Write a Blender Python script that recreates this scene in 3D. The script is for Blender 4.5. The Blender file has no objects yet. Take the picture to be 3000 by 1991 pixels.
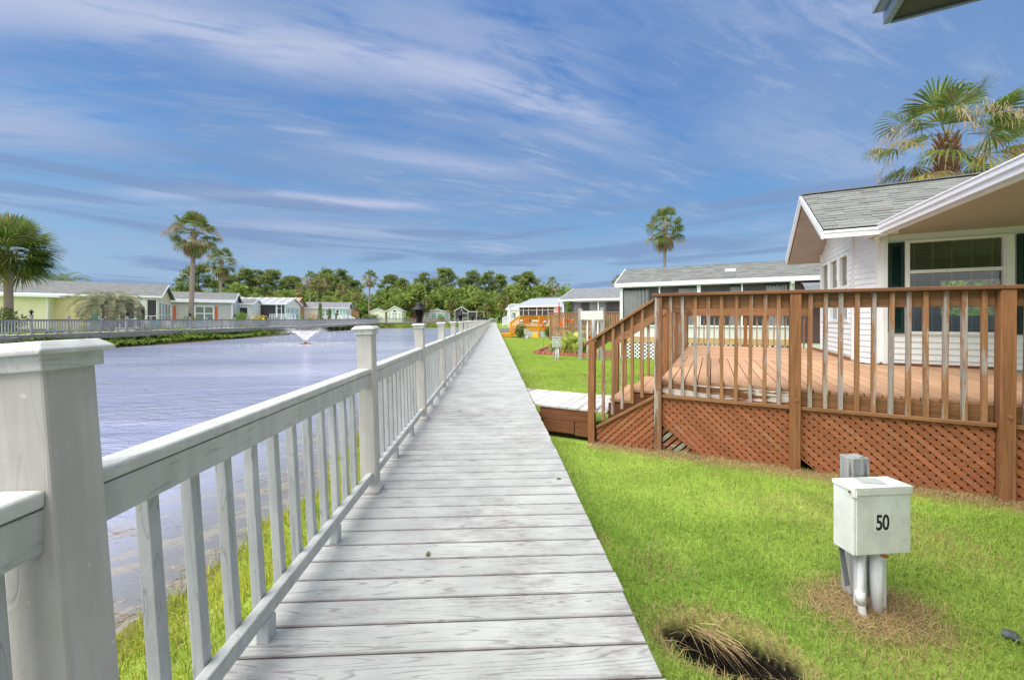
import bpy, bmesh, math, random
import numpy as np
from mathutils import Vector, Matrix

SC = bpy.context.scene
COL = SC.collection
R = random.Random(7)
NR = np.random.default_rng(11)
rad = math.radians
V = Vector
ZV = V((0, 0, 1))

# ------------------------------------------------------------------ materials
class NT:
    def __init__(s, name):
        s.m = bpy.data.materials.new(name); s.m.use_nodes = True
        s.t = s.m.node_tree; s.t.nodes.clear()
        s.out = s.n('ShaderNodeOutputMaterial')
    def n(s, typ, **kw):
        nd = s.t.nodes.new(typ)
        for k, v in kw.items(): setattr(nd, k, v)
        return nd
    def l(s, a, b): s.t.links.new(a, b)
    def val(s, sock, v):
        if hasattr(v, 'is_linked') or hasattr(v, 'links'): s.l(v, sock)
        else: sock.default_value = v
    def math(s, op, a, b=0.0, c=0.0, clamp=False):
        nd = s.n('ShaderNodeMath', operation=op, use_clamp=clamp)
        for i, x in enumerate((a, b, c)): s.val(nd.inputs[i], x)
        return nd.outputs[0]
    def vmul(s, v, xyz):
        nd = s.n('ShaderNodeVectorMath', operation='MULTIPLY'); s.l(v, nd.inputs[0]); nd.inputs[1].default_value = xyz
        return nd.outputs[0]
    def vadd(s, v, w):
        nd = s.n('ShaderNodeVectorMath', operation='ADD'); s.l(v, nd.inputs[0]); s.val(nd.inputs[1], w)
        return nd.outputs[0]
    def noise(s, v, scale=1.0, detail=3.0, rough=0.55, dist=0.0):
        nd = s.n('ShaderNodeTexNoise'); s.l(v, nd.inputs['Vector'])
        nd.inputs['Scale'].default_value = scale; nd.inputs['Detail'].default_value = detail
        nd.inputs['Roughness'].default_value = rough; nd.inputs['Distortion'].default_value = dist
        return nd.outputs['Fac']
    def ramp(s, f, lo, hi, a=0.0, b=1.0):
        nd = s.n('ShaderNodeMapRange', interpolation_type='SMOOTHSTEP'); s.val(nd.inputs[0], f)
        nd.inputs[1].default_value = lo; nd.inputs[2].default_value = hi
        nd.inputs[3].default_value = a; nd.inputs[4].default_value = b
        return nd.outputs[0]
    def mix(s, f, a, b):
        nd = s.n('ShaderNodeMix', data_type='RGBA'); s.val(nd.inputs[0], f)
        s.val(nd.inputs[6], a if not isinstance(a, tuple) else (*a[:3], 1)); s.val(nd.inputs[7], b if not isinstance(b, tuple) else (*b[:3], 1))
        return nd.outputs[2]
    def scale(s, c, f):
        nd = s.n('ShaderNodeMix', data_type='RGBA', blend_type='MULTIPLY'); nd.inputs[0].default_value = 1
        s.val(nd.inputs[6], c if not isinstance(c, tuple) else (*c[:3], 1))
        cb = s.n('ShaderNodeCombineColor')
        for i in range(3): s.val(cb.inputs[i], f)
        s.l(cb.outputs[0], nd.inputs[7]); return nd.outputs[2]
    def obj(s): return s.n('ShaderNodeTexCoord').outputs['Object']
    def pos(s): return s.n('ShaderNodeNewGeometry').outputs['Position']
    def isl(s): return s.n('ShaderNodeNewGeometry').outputs['Random Per Island']
    def orn(s): return s.n('ShaderNodeObjectInfo').outputs['Random']
    def xyz(s, v):
        nd = s.n('ShaderNodeSeparateXYZ'); s.l(v, nd.inputs[0]); return nd.outputs
    def comb(s, x, y, z):
        nd = s.n('ShaderNodeCombineXYZ')
        for i, q in enumerate((x, y, z)): s.val(nd.inputs[i], q)
        return nd.outputs[0]
    def bump(s, h, strength=0.3, dist=0.01):
        nd = s.n('ShaderNodeBump'); s.l(h, nd.inputs['Height'])
        nd.inputs['Strength'].default_value = strength; nd.inputs['Distance'].default_value = dist
        return nd.outputs[0]
    def bsdf(s, col, rough=0.6, spec=0.3, normal=None, metal=0.0):
        nd = s.n('ShaderNodeBsdfPrincipled')
        s.val(nd.inputs['Base Color'], col if not isinstance(col, tuple) else (*col[:3], 1))
        s.val(nd.inputs['Roughness'], rough); nd.inputs['Specular IOR Level'].default_value = spec
        nd.inputs['Metallic'].default_value = metal
        if normal is not None: s.l(normal, nd.inputs['Normal'])
        return nd.outputs[0]
    def done(s, sh): s.l(sh, s.out.inputs[0]); return s.m

def paint(name, col, rough=0.45, var=0.10, dirt=(0.35, 0.33, 0.28), damt=0.12, scale=3.0, spec=0.3, bump=0.0):
    t = NT(name); p = t.obj(); o = t.vadd(p, t.comb(t.math('MULTIPLY', t.orn(), 31.0), 0.0, 0.0))
    n1 = t.noise(o, scale, 4); n2 = t.noise(o, scale * 4.3, 5, 0.65)
    c = t.scale(col, t.ramp(n1, 0.25, 0.75, 1 - var, 1 + var * 0.5))
    c = t.mix(t.ramp(n2, 0.55, 0.85, 0, damt), c, dirt)
    nm = t.bump(t.noise(o, 60, 3), bump, 0.004) if bump else None
    return t.done(t.bsdf(c, rough, spec, nm))

def stain(name, base, worn, axis='x', th=0.62, soft=0.06, tone=0.25, spread=0.35, knots=True, rough=0.7):
    """stained, weathered timber; grain runs along the given local axis"""
    t = NT(name); p = t.obj(); r = t.isl(); r2 = t.orn()
    off = t.comb(t.math('MULTIPLY', r, 17.0), t.math('MULTIPLY', r2, 23.0), t.math('MULTIPLY', r, 9.0))
    g = {'x': (2.0, 45, 45), 'y': (45, 2.0, 45), 'z': (45, 45, 2.0)}[axis]
    w = {'x': (1.6, 16, 16), 'y': (16, 1.6, 16), 'z': (16, 16, 1.6)}[axis]
    gr = t.noise(t.vadd(t.vmul(p, g), off), 1.0, 4, 0.6, 0.6)
    rings = t.math('SINE', t.math('MULTIPLY', t.noise(t.vadd(t.vmul(p, tuple(x * 0.3 for x in g)), off), 1.0, 1), 60.0))
    sh = t.math('ADD', t.ramp(gr, 0.25, 0.75, 1 - tone, 1 + tone), t.math('MULTIPLY', rings, 0.05))
    sh = t.math('MULTIPLY', sh, t.math('ADD', 0.86, t.math('MULTIPLY', r, 0.28)))
    c = t.scale(base, sh)
    wn = t.noise(t.vadd(t.vmul(p, w), off), 1.0, 6, 0.7)
    bl = t.noise(t.vadd(t.vmul(p, tuple(x * 0.25 for x in w)), off), 1.0, 2)
    m = t.math('ADD', t.math('ADD', wn, t.math('MULTIPLY', t.math('SUBTRACT', bl, 0.5), 0.7)),
               t.math('MULTIPLY', t.math('SUBTRACT', r, 0.5), spread))
    mk = t.ramp(m, th, th + soft)
    c = t.mix(mk, c, t.scale(worn, t.ramp(gr, 0.3, 0.7, 0.72, 1.15)))
    hgt = t.math('SUBTRACT', gr, t.math('MULTIPLY', mk, 0.5))
    return t.done(t.bsdf(c, rough, 0.2, t.bump(hgt, 0.35, 0.004)))

def siding(name, col, pitch=0.115, line=0.72, var=0.05):
    t = NT(name); p = t.obj(); x, y, z = t.xyz(p)
    f = t.math('FRACT', t.math('DIVIDE', z, pitch))
    ln = t.math('MULTIPLY', t.ramp(f, 0.03, 0.14, line, 1.0), t.ramp(t.noise(t.vmul(p, (1, 1, 0.4)), 1.3, 4), 0.3, 0.7, 1 - var, 1 + var))
    return t.done(t.bsdf(t.scale(col, ln), 0.5, 0.25, t.bump(f, 0.6, 0.012)))

def shingle(name, c1, c2, gap, row=0.14, wid=0.32):  # gap colour paints the shadow under each course, along with the tab joints
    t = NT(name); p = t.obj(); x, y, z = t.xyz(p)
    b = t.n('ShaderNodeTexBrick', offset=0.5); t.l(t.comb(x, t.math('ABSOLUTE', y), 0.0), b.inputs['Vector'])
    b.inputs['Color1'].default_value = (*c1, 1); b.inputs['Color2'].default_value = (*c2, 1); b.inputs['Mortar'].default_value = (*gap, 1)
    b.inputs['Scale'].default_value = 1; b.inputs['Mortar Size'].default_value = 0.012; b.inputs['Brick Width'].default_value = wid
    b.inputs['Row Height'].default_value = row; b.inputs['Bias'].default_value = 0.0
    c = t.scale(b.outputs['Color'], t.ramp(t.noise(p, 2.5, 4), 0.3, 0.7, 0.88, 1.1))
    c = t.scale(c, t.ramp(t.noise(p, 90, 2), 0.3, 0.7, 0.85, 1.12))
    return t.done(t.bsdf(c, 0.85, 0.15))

def leafmat(name, dark, light, trans=0.35, rough=0.5, dry=None, dryamt=0.0):
    t = NT(name); r = t.isl(); o = t.obj()
    n = t.noise(o, 0.9, 2)
    f = t.math('ADD', t.math('MULTIPLY', r, 0.65), t.math('MULTIPLY', t.math('SUBTRACT', n, 0.32), 0.9), clamp=True)
    c = t.mix(f, dark, light)
    if dry: c = t.mix(t.ramp(t.math('FRACT', t.math('MULTIPLY', r, 13.7)), 1 - dryamt, 1 - dryamt + 0.02), c, dry)
    up = t.vadd(t.vmul(t.n('ShaderNodeNewGeometry').outputs['Normal'], (0.75, 0.75, 0.75)), (0.0, 0.0, 0.45)); nn = t.n('ShaderNodeVectorMath', operation='NORMALIZE'); t.l(up, nn.inputs[0])
    d = t.bsdf(c, rough, 0.25, nn.outputs[0])
    tr = t.n('ShaderNodeBsdfTranslucent'); t.l(c, tr.inputs[0])
    mx = t.n('ShaderNodeMixShader'); mx.inputs[0].default_value = trans
    t.l(d, mx.inputs[1]); t.l(tr.outputs[0], mx.inputs[2])
    return t.done(mx.outputs[0])

def attrmat(name, trans=0.3, rough=0.55, noise=0.0):
    t = NT(name); a = t.n('ShaderNodeAttribute', attribute_name='Col'); c = a.outputs['Color']
    up = t.vadd(t.vmul(t.n('ShaderNodeNewGeometry').outputs['Normal'], (0.55, 0.55, 0.55)), (0.0, 0.0, 0.8)); nn = t.n('ShaderNodeVectorMath', operation='NORMALIZE'); t.l(up, nn.inputs[0])
    d = t.bsdf(c, rough, 0.2, nn.outputs[0])
    tr = t.n('ShaderNodeBsdfTranslucent'); t.l(c, tr.inputs[0])
    mx = t.n('ShaderNodeMixShader'); mx.inputs[0].default_value = trans
    t.l(d, mx.inputs[1]); t.l(tr.outputs[0], mx.inputs[2])
    return t.done(mx.outputs[0])

def glass(name, tint=(0.02, 0.025, 0.03), rough=0.03, spec=0.5):
    t = NT(name); p = t.obj()
    nm = t.bump(t.noise(p, 1.2, 2), 0.05, 0.02)
    return t.done(t.bsdf(tint, rough, spec, nm))

def clearglass(name):
    t = NT(name); fr = t.n('ShaderNodeFresnel'); fr.inputs[0].default_value = 1.5
    a = t.n('ShaderNodeBsdfTransparent'); a.inputs[0].default_value = (0.86, 0.9, 0.88, 1)
    g = t.n('ShaderNodeBsdfGlossy'); g.inputs['Roughness'].default_value = 0.02
    mx = t.n('ShaderNodeMixShader'); t.l(t.math('MULTIPLY_ADD', fr.outputs[0], 1.0, 0.02, clamp=True), mx.inputs[0])
    t.l(a.outputs[0], mx.inputs[1]); t.l(g.outputs[0], mx.inputs[2]); return t.done(mx.outputs[0])

def screenmat(name, col=(0.035, 0.037, 0.04), alpha=0.75):
    t = NT(name); a = t.n('ShaderNodeBsdfTransparent'); d = t.bsdf(col, 0.6, 0.2)
    mx = t.n('ShaderNodeMixShader'); mx.inputs[0].default_value = alpha
    t.l(a.outputs[0], mx.inputs[1]); t.l(d, mx.inputs[2]); return t.done(mx.outputs[0])

M = {}
def build_mats():
    # grey composite planks with moulded cathedral grain
    t = NT('composite_plank'); p = t.pos(); r = t.isl(); x, y, z = t.xyz(p)
    yb = t.math('MULTIPLY', y, 10.5)
    v = t.comb(t.math('ADD', t.math('MULTIPLY', x, 0.55), t.math('MULTIPLY', r, 71.0)), t.math('ADD', yb, t.math('MULTIPLY', r, 37.0)), 0.0)
    n = t.noise(v, 1.0, 1.0, 0.35, 0.0)
    ln = t.math('ABSOLUTE', t.math('SUBTRACT', t.math('FRACT', t.math('MULTIPLY', n, 24.0)), 0.5))
    brk = t.noise(t.vmul(p, (9, 40, 1)), 1.0, 3)
    line = t.math('MULTIPLY', t.ramp(ln, 0.05, 0.14, 1.0, 0.0), t.ramp(brk, 0.36, 0.58, 0.15, 1.0))
    big = t.noise(t.vmul(p, (1.0, 0.8, 1)), 0.9, 3)
    fine = t.noise(t.vmul(p, (14, 75, 1)), 1.0, 4, 0.7)
    mid = t.noise(t.vmul(p, (4, 9, 1)), 1.0, 5, 0.65)
    near = t.ramp(y, 5.0, 7.5, 1.0, 0.25)
    dirt = t.math('MULTIPLY', t.math('MULTIPLY', t.ramp(t.math('ADD', big, t.math('MULTIPLY', t.math('SUBTRACT', mid, 0.5), 0.8)), 0.42, 0.72), t.ramp(fine, 0.35, 0.65, 0.15, 1.0)), near)
    c = t.mix(t.ramp(t.noise(p, 3.0, 5), 0.3, 0.7), (0.365, 0.385, 0.375), (0.46, 0.48, 0.468))
    c = t.scale(c, t.math('ADD', 0.93, t.math('MULTIPLY', r, 0.12)))
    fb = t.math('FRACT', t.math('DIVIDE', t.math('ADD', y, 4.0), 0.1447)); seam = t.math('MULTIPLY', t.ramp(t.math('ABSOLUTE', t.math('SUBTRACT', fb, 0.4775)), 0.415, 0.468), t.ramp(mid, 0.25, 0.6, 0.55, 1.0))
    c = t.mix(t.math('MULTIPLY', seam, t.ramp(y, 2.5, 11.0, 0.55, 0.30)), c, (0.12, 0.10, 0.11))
    c = t.mix(t.math('MULTIPLY', dirt, 0.66), c, (0.16, 0.132, 0.142))
    c = t.mix(t.math('MULTIPLY', line, t.math('ADD', 0.20, t.math('MULTIPLY', near, 0.30))), c, (0.14, 0.10, 0.115))
    h = t.math('SUBTRACT', t.noise(p, 160, 2), t.math('MULTIPLY', line, 1.4))
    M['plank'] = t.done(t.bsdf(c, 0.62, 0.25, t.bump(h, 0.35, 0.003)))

    def comp(name, c1, c2, g, streak):
        t = NT(name); p = t.obj(); off = t.comb(t.math('MULTIPLY', t.isl(), 13.0), t.math('MULTIPLY', t.orn(), 29.0), 0.0)
        v = t.vadd(t.vmul(p, g), off)
        n = t.noise(v, 1.0, 2, 0.5, 0.4)
        ln = t.ramp(t.math('ABSOLUTE', t.math('SUBTRACT', t.math('FRACT', t.math('MULTIPLY', n, 7.0)), 0.5)), 0.01, 0.06, 1, 0)
        c = t.mix(t.ramp(t.noise(t.vadd(p, off), 3.5, 5, 0.6), 0.3, 0.7), c1, c2)
        st = t.noise(t.vadd(t.vmul(p, (22, 22, 1.6)), off), 1.0, 4, 0.6)
        c = t.scale(c, t.ramp(st, 0.3, 0.7, 0.90, 1.06))
        wp = t.noise(t.vadd(p, off), 26, 2)
        c = t.mix(t.ramp(wp, 0.70, 0.76, 0, 0.35), c, (0.78, 0.80, 0.80))
        c = t.mix(t.math('MULTIPLY', ln, streak), c, (0.12, 0.11, 0.11))
        h = t.math('SUBTRACT', t.noise(t.vmul(p, (90, 90, 90)), 1, 3), ln)
        return t.done(t.bsdf(c, 0.6, 0.25, t.bump(h, 0.25, 0.003)))
    M['comp_rail'] = comp('composite_rail', (0.45, 0.475, 0.46), (0.54, 0.56, 0.55), (16, 1.6, 16), 0.26)
    M['comp_cap'] = comp('composite_cap', (0.50, 0.52, 0.51), (0.60, 0.615, 0.605), (16, 2.0, 16), 0.2)
    M['comp_bal'] = comp('composite_baluster', (0.42, 0.445, 0.455), (0.52, 0.54, 0.55), (22, 22, 1.3), 0.36)
    M['comp_post'] = comp('composite_post', (0.44, 0.435, 0.41), (0.52, 0.515, 0.49), (6, 6, 1.0), 0.0)
    M['far_grey'] = paint('grey_painted_timber', (0.31, 0.32, 0.34), 0.6, 0.18, (0.2, 0.19, 0.18), 0.3, 2.0)
    M['far_cap'] = paint('grey_rail_cap', (0.17, 0.165, 0.165), 0.6, 0.15)
    M['fascia'] = stain('weathered_fascia', (0.23, 0.215, 0.205), (0.36, 0.35, 0.34), 'y', 0.6, 0.1, 0.22)
    M['pile'] = stain('pile_timber', (0.28, 0.18, 0.10), (0.3, 0.28, 0.26), 'z', 0.6)
    M['far_plank'] = paint('pale_far_planks', (0.62, 0.62, 0.52), 0.7, 0.12)
    B = (0.29, 0.150, 0.073); W = (0.38, 0.34, 0.315)
    M['st_x'] = stain('stained_rail', B, W, 'x', 0.72)
    M['st_y'] = stain('stained_rail_cross', B, W, 'y', 0.74)
    M['st_z'] = stain('stained_baluster', B, W, 'z', 0.70, 0.05, 0.25, 0.55)
    M['st_cap'] = stain('stained_cap', (0.22, 0.105, 0.055), (0.40, 0.32, 0.27), 'x', 0.58, 0.12)
    M['st_post'] = stain('stained_post', (0.29, 0.135, 0.062), W, 'z', 0.74, 0.08, 0.3, 0.25)
    M['st_postworn'] = stain('worn_post', (0.25, 0.13, 0.075), (0.47, 0.43, 0.40), 'z', 0.46, 0.14, 0.3, 0.1)
    M['st_floor'] = stain('deck_floor_stain', (0.48, 0.290, 0.175), (0.58, 0.41, 0.29), 'y', 0.74, 0.14, 0.10, 0.25)
    M['st_floorx'] = stain('deck_floor_stain_cross', (0.47, 0.280, 0.170), (0.56, 0.40, 0.28), 'x', 0.74, 0.14, 0.10, 0.25)
    M['st_rim'] = stain('peeling_rim_board', (0.20, 0.09, 0.045), (0.66, 0.62, 0.58), 'x', 0.47, 0.06, 0.3, 0.0)
    M['st_rim2'] = stain('faded_rim_board', (0.24, 0.125, 0.06), (0.55, 0.47, 0.40), 'x', 0.66, 0.06, 0.35, 0.0)
    M['st_lat'] = stain('lattice_stain', (0.34, 0.130, 0.064), (0.38, 0.18, 0.10), 'x', 0.62, 0.2, 0.18, 0.3)
    M['st_latold'] = stain('lattice_bare', (0.34, 0.33, 0.28), (0.30, 0.12, 0.06), 'x', 0.56, 0.06, 0.3, 0.3)
    M['st_dark'] = stain('walkway_fascia', (0.20, 0.085, 0.045), (0.34, 0.22, 0.16), 'x', 0.78)
    M['ramp'] = stain('worn_grey_plank', (0.53, 0.53, 0.52), (0.24, 0.18, 0.17), 'y', 0.60, 0.18, 0.16, 0.3)
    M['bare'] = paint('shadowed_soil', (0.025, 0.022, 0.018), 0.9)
    M['white'] = paint('white_vinyl', (0.84, 0.90, 0.93), 0.42, 0.04, (0.45, 0.43, 0.36), 0.12)
    M['trim'] = paint('white_trim', (0.82, 0.86, 0.92), 0.4, 0.04, (0.4, 0.38, 0.32), 0.12)
    M['beige'] = siding('beige_vinyl_soffit', (0.37, 0.315, 0.28), 0.105, 0.80)
    M['soffit'] = paint('beige_soffit_board', (0.44, 0.385, 0.345), 0.55, 0.08)
    M['ceil'] = paint('beige_ceiling', (0.42, 0.385, 0.345), 0.55, 0.06)
    M['shing'] = paint('grey_shingle_tab', (0.33, 0.345, 0.335), 0.9, 0.22, (0.16, 0.165, 0.16), 0.35, 22.0, 0.1)
    t = NT('grey_shingles'); p = t.obj(); r = t.isl()
    c = t.scale((0.195, 0.207, 0.200), t.math('ADD', 0.82, t.math('MULTIPLY', r, 0.34)))
    c = t.scale(c, t.ramp(t.noise(p, 120, 2), 0.3, 0.7, 0.78, 1.18)); M['shing'] = t.done(t.bsdf(c, 0.9, 0.12))
    M['underlay'] = paint('roof_underlay', (0.05, 0.05, 0.052), 0.9)
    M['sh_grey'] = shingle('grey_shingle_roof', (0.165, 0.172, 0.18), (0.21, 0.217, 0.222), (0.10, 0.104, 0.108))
    M['sh_blue'] = shingle('bluish_shingle_roof', (0.18, 0.195, 0.215), (0.23, 0.245, 0.262), (0.12, 0.128, 0.138))
    M['sh_dark'] = shingle('dark_shingle_roof', (0.10, 0.10, 0.10), (0.14, 0.135, 0.13), (0.06, 0.06, 0.06))
    M['sh_red'] = shingle('terracotta_shingle_roof', (0.52, 0.24, 0.13), (0.6, 0.3, 0.17), (0.35, 0.15, 0.1))
    M['green_sh'] = paint('dark_green_shutter', (0.008, 0.034, 0.033), 0.45, 0.15)
    M['orange_sh'] = paint('coral_shutter', (0.66, 0.17, 0.085), 0.5, 0.08)
    M['teal_sh'] = paint('pale_teal_shutter', (0.32, 0.60, 0.55), 0.5, 0.06)
    M['teal_door'] = paint('teal_door', (0.10, 0.30, 0.29), 0.5, 0.06)
    M['pane'] = glass('dark_window_pane', (0.03, 0.035, 0.04))
    M['pane_sky'] = glass('sky_reflection_tint_pane', (0.22, 0.26, 0.28), 0.05, 0.8)  # sky reflection put into the pane's base colour
    M['pane_pale'] = glass('pale_curtained_pane', (0.38, 0.44, 0.46), 0.12, 0.6)
    M['clear'] = clearglass('clear_pane')
    M['olive'] = glass('olive_reflection_tint_pane', (0.10, 0.10, 0.05), 0.03, 0.9)  # olive tone of a reflection painted into the pane
    M['blind'] = paint('ivory_blind_slat', (0.80, 0.77, 0.68), 0.5, 0.05)
    M['room'] = paint('dim_room_wall', (0.46, 0.33, 0.25), 0.8)
    M['roomd'] = paint('dark_room', (0.04, 0.038, 0.036), 0.8)
    M['screen'] = screenmat('insect_screen')
    M['curtain'] = paint('grey_curtain', (0.22, 0.23, 0.25), 0.8, 0.15)
    M['lace'] = paint('dark_patterned_valance', (0.02, 0.022, 0.03), 0.8, 0.3, (0.4, 0.42, 0.46), 0.8, 30.0)
    M['tanboard'] = stain('tan_skirt_board', (0.50, 0.36, 0.19), (0.55, 0.45, 0.3), 'x', 0.7)
    M['y_wall'] = siding('pale_yellow_siding', (0.82, 0.73, 0.47), 0.13, 0.66)
    M['y_wall2'] = siding('cream_yellow_siding', (0.84, 0.81, 0.60), 0.15, 0.68)
    M['g_wall'] = siding('pale_grey_siding', (0.54, 0.56, 0.60), 0.12, 0.8)
    M['w_wall'] = siding('white_siding', (0.74, 0.76, 0.76), 0.12, 0.85)
    M['c_wall'] = siding('cream_siding', (0.77, 0.77, 0.66), 0.12, 0.85)
    M['br_wall'] = siding('tan_brown_siding', (0.38, 0.22, 0.115), 0.2, 0.8)
    M['metal_roof'] = paint('white_metal_roof', (0.42, 0.46, 0.50), 0.35, 0.06)
    M['poly_roof'] = paint('translucent_panel_roof', (0.36, 0.38, 0.40), 0.35, 0.22, (0.3, 0.3, 0.34), 0.5, 1.4)
    M['orange_wood'] = stain('orange_stained_wood', (0.74, 0.33, 0.02), (0.62, 0.25, 0.02), 'z', 0.75)
    M['brown_wood'] = stain('brown_fence_stain', (0.31, 0.18, 0.11), (0.38, 0.25, 0.17), 'z', 0.7)
    M['red_wood'] = paint('dark_red_paint', (0.20, 0.035, 0.025), 0.6)
    M['black'] = paint('black_lamp_paint', (0.012, 0.012, 0.014), 0.5, 0.2, (0.08, 0.08, 0.08), 0.2)
    M['bulb'] = paint('frosted_lens', (0.6, 0.6, 0.58), 0.3)
    M['boxw'] = paint('chalky_white_enamel', (0.76, 0.80, 0.78), 0.42, 0.14, (0.38, 0.42, 0.42), 0.5, 7.0)
    M['boxg'] = paint('faded_grey_green_enamel', (0.46, 0.50, 0.47), 0.5, 0.12, (0.3, 0.32, 0.26), 0.3, 8.0)
    M['pvc'] = paint('white_pvc_pipe', (0.70, 0.73, 0.78), 0.35, 0.05, (0.4, 0.4, 0.38), 0.2, 14)
    M['gpost'] = stain('grey_bare_post', (0.36, 0.37, 0.37), (0.16, 0.16, 0.155), 'z', 0.58, 0.08, 0.3)
    M['strap'] = paint('dark_grey_metal', (0.09, 0.10, 0.115), 0.4)
    M['rust'] = paint('rusty_metal', (0.22, 0.075, 0.03), 0.8, 0.3)
    M['digit'] = paint('navy_black_numeral', (0.012, 0.014, 0.03), 0.5)
    M['sticker'] = paint('white_sticker', (0.80, 0.82, 0.84), 0.4, 0.02)
    M['brick'] = paint('red_edging_block', (0.40, 0.13, 0.105), 0.85, 0.3, (0.55, 0.36, 0.3), 0.4, 8.0, 0.15, 0.5)
    M['mulch'] = paint('bed_mulch', (0.20, 0.12, 0.06), 0.95, 0.4, (0.05, 0.03, 0.02), 0.6, 12.0, 0.1, 0.8)
    M['trunk_p'] = stain('palm_trunk', (0.27, 0.225, 0.19), (0.36, 0.32, 0.28), 'x', 0.6, 0.2, 0.35)
    M['boot'] = stain('palm_boots', (0.20, 0.10, 0.055), (0.30, 0.22, 0.15), 'z', 0.6, 0.2, 0.35)
    M['trunk'] = stain('pine_bark', (0.16, 0.125, 0.105), (0.24, 0.21, 0.19), 'z', 0.6, 0.2, 0.4)
    M['palm'] = leafmat('palm_frond', (0.055, 0.1, 0.02), (0.22, 0.3, 0.055), 0.35, 0.4, (0.24, 0.19, 0.08), 0.10)
    M['palm_y'] = leafmat('yellowing_frond', (0.16, 0.155, 0.035), (0.42, 0.38, 0.1), 0.35, 0.45, (0.34, 0.25, 0.12), 0.3)
    M['palm_d'] = leafmat('dead_frond', (0.22, 0.15, 0.085), (0.48, 0.37, 0.24), 0.2, 0.7)
    M['flower_st'] = leafmat('tan_flower_stalk', (0.26, 0.2, 0.12), (0.42, 0.33, 0.2), 0.2, 0.7)
    M['pindo'] = leafmat('grey_green_frond', (0.13, 0.17, 0.085), (0.38, 0.41, 0.26), 0.3, 0.5, (0.42, 0.34, 0.24), 0.25)
    M['pine'] = leafmat('pine_needles', (0.05, 0.085, 0.024), (0.21, 0.27, 0.065), 0.22, 0.6)
    M['pine2'] = leafmat('pine_needles_light', (0.065, 0.11, 0.026), (0.26, 0.32, 0.08), 0.22, 0.6)
    M['broad'] = leafmat('broad_leaves', (0.07, 0.125, 0.025), (0.28, 0.38, 0.065), 0.35, 0.55)
    M['broady'] = leafmat('yellow_green_leaves', (0.095, 0.145, 0.03), (0.32, 0.40, 0.08), 0.35, 0.55)
    M['shrubl'] = leafmat('shrub_leaves', (0.045, 0.08, 0.018), (0.24, 0.29, 0.045), 0.3, 0.45)
    M['bright'] = leafmat('bright_lime_leaves', (0.10, 0.18, 0.015), (0.28, 0.40, 0.03), 0.4, 0.5)
    M['canna'] = leafmat('canna_leaves', (0.32, 0.42, 0.06), (0.78, 0.82, 0.26), 0.4, 0.4)
    M['fern'] = leafmat('fern_leaves', (0.09, 0.17, 0.025), (0.36, 0.5, 0.09), 0.35, 0.5)
    M['petal_o'] = leafmat('orange_petals', (0.75, 0.16, 0.01), (0.85, 0.26, 0.02), 0.35)
    M['petal_r'] = leafmat('red_petals', (0.45, 0.03, 0.03), (0.7, 0.12, 0.06), 0.3)
    M['petal_y'] = leafmat('yellow_petals', (0.75, 0.5, 0.02), (0.85, 0.66, 0.05), 0.3)
    M['petal_p'] = leafmat('pink_petals', (0.6, 0.14, 0.18), (0.75, 0.3, 0.3), 0.3)
    M['turq'] = paint('turquoise_plastic', (0.16, 0.50, 0.56), 0.45, 0.05)
    M['wplast'] = paint('white_plastic', (0.78, 0.80, 0.80), 0.45, 0.05)
    M['magenta'] = paint('crimson_canvas', (0.48, 0.03, 0.085), 0.8, 0.15)
    M['redch'] = paint('red_brown_cushion', (0.42, 0.075, 0.03), 0.8, 0.1)
    M['yellow'] = paint('yellow_plastic', (0.75, 0.45, 0.05), 0.45)
    M['steel'] = paint('galvanised_steel', (0.40, 0.43, 0.46), 0.4, 0.08)
    M['greyd'] = paint('grey_deck_paint', (0.27, 0.285, 0.30), 0.7, 0.1)
    M['awn'] = paint('grey_awning_sheet', (0.16, 0.17, 0.18), 0.25, 0.1)
    M['grass'] = attrmat('grass_blades', 0.35, 0.5)
    M['debris'] = attrmat('dry_blades', 0.1, 0.8)
build_mats()
# ------------------------------------------------------------------ mesh helpers
def tag(o, label=None, cat=None, group=None, kind=None):
    if label: o['label'] = label
    if cat: o['category'] = cat
    if group: o['group'] = group
    if kind: o['kind'] = kind
    return o

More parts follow.
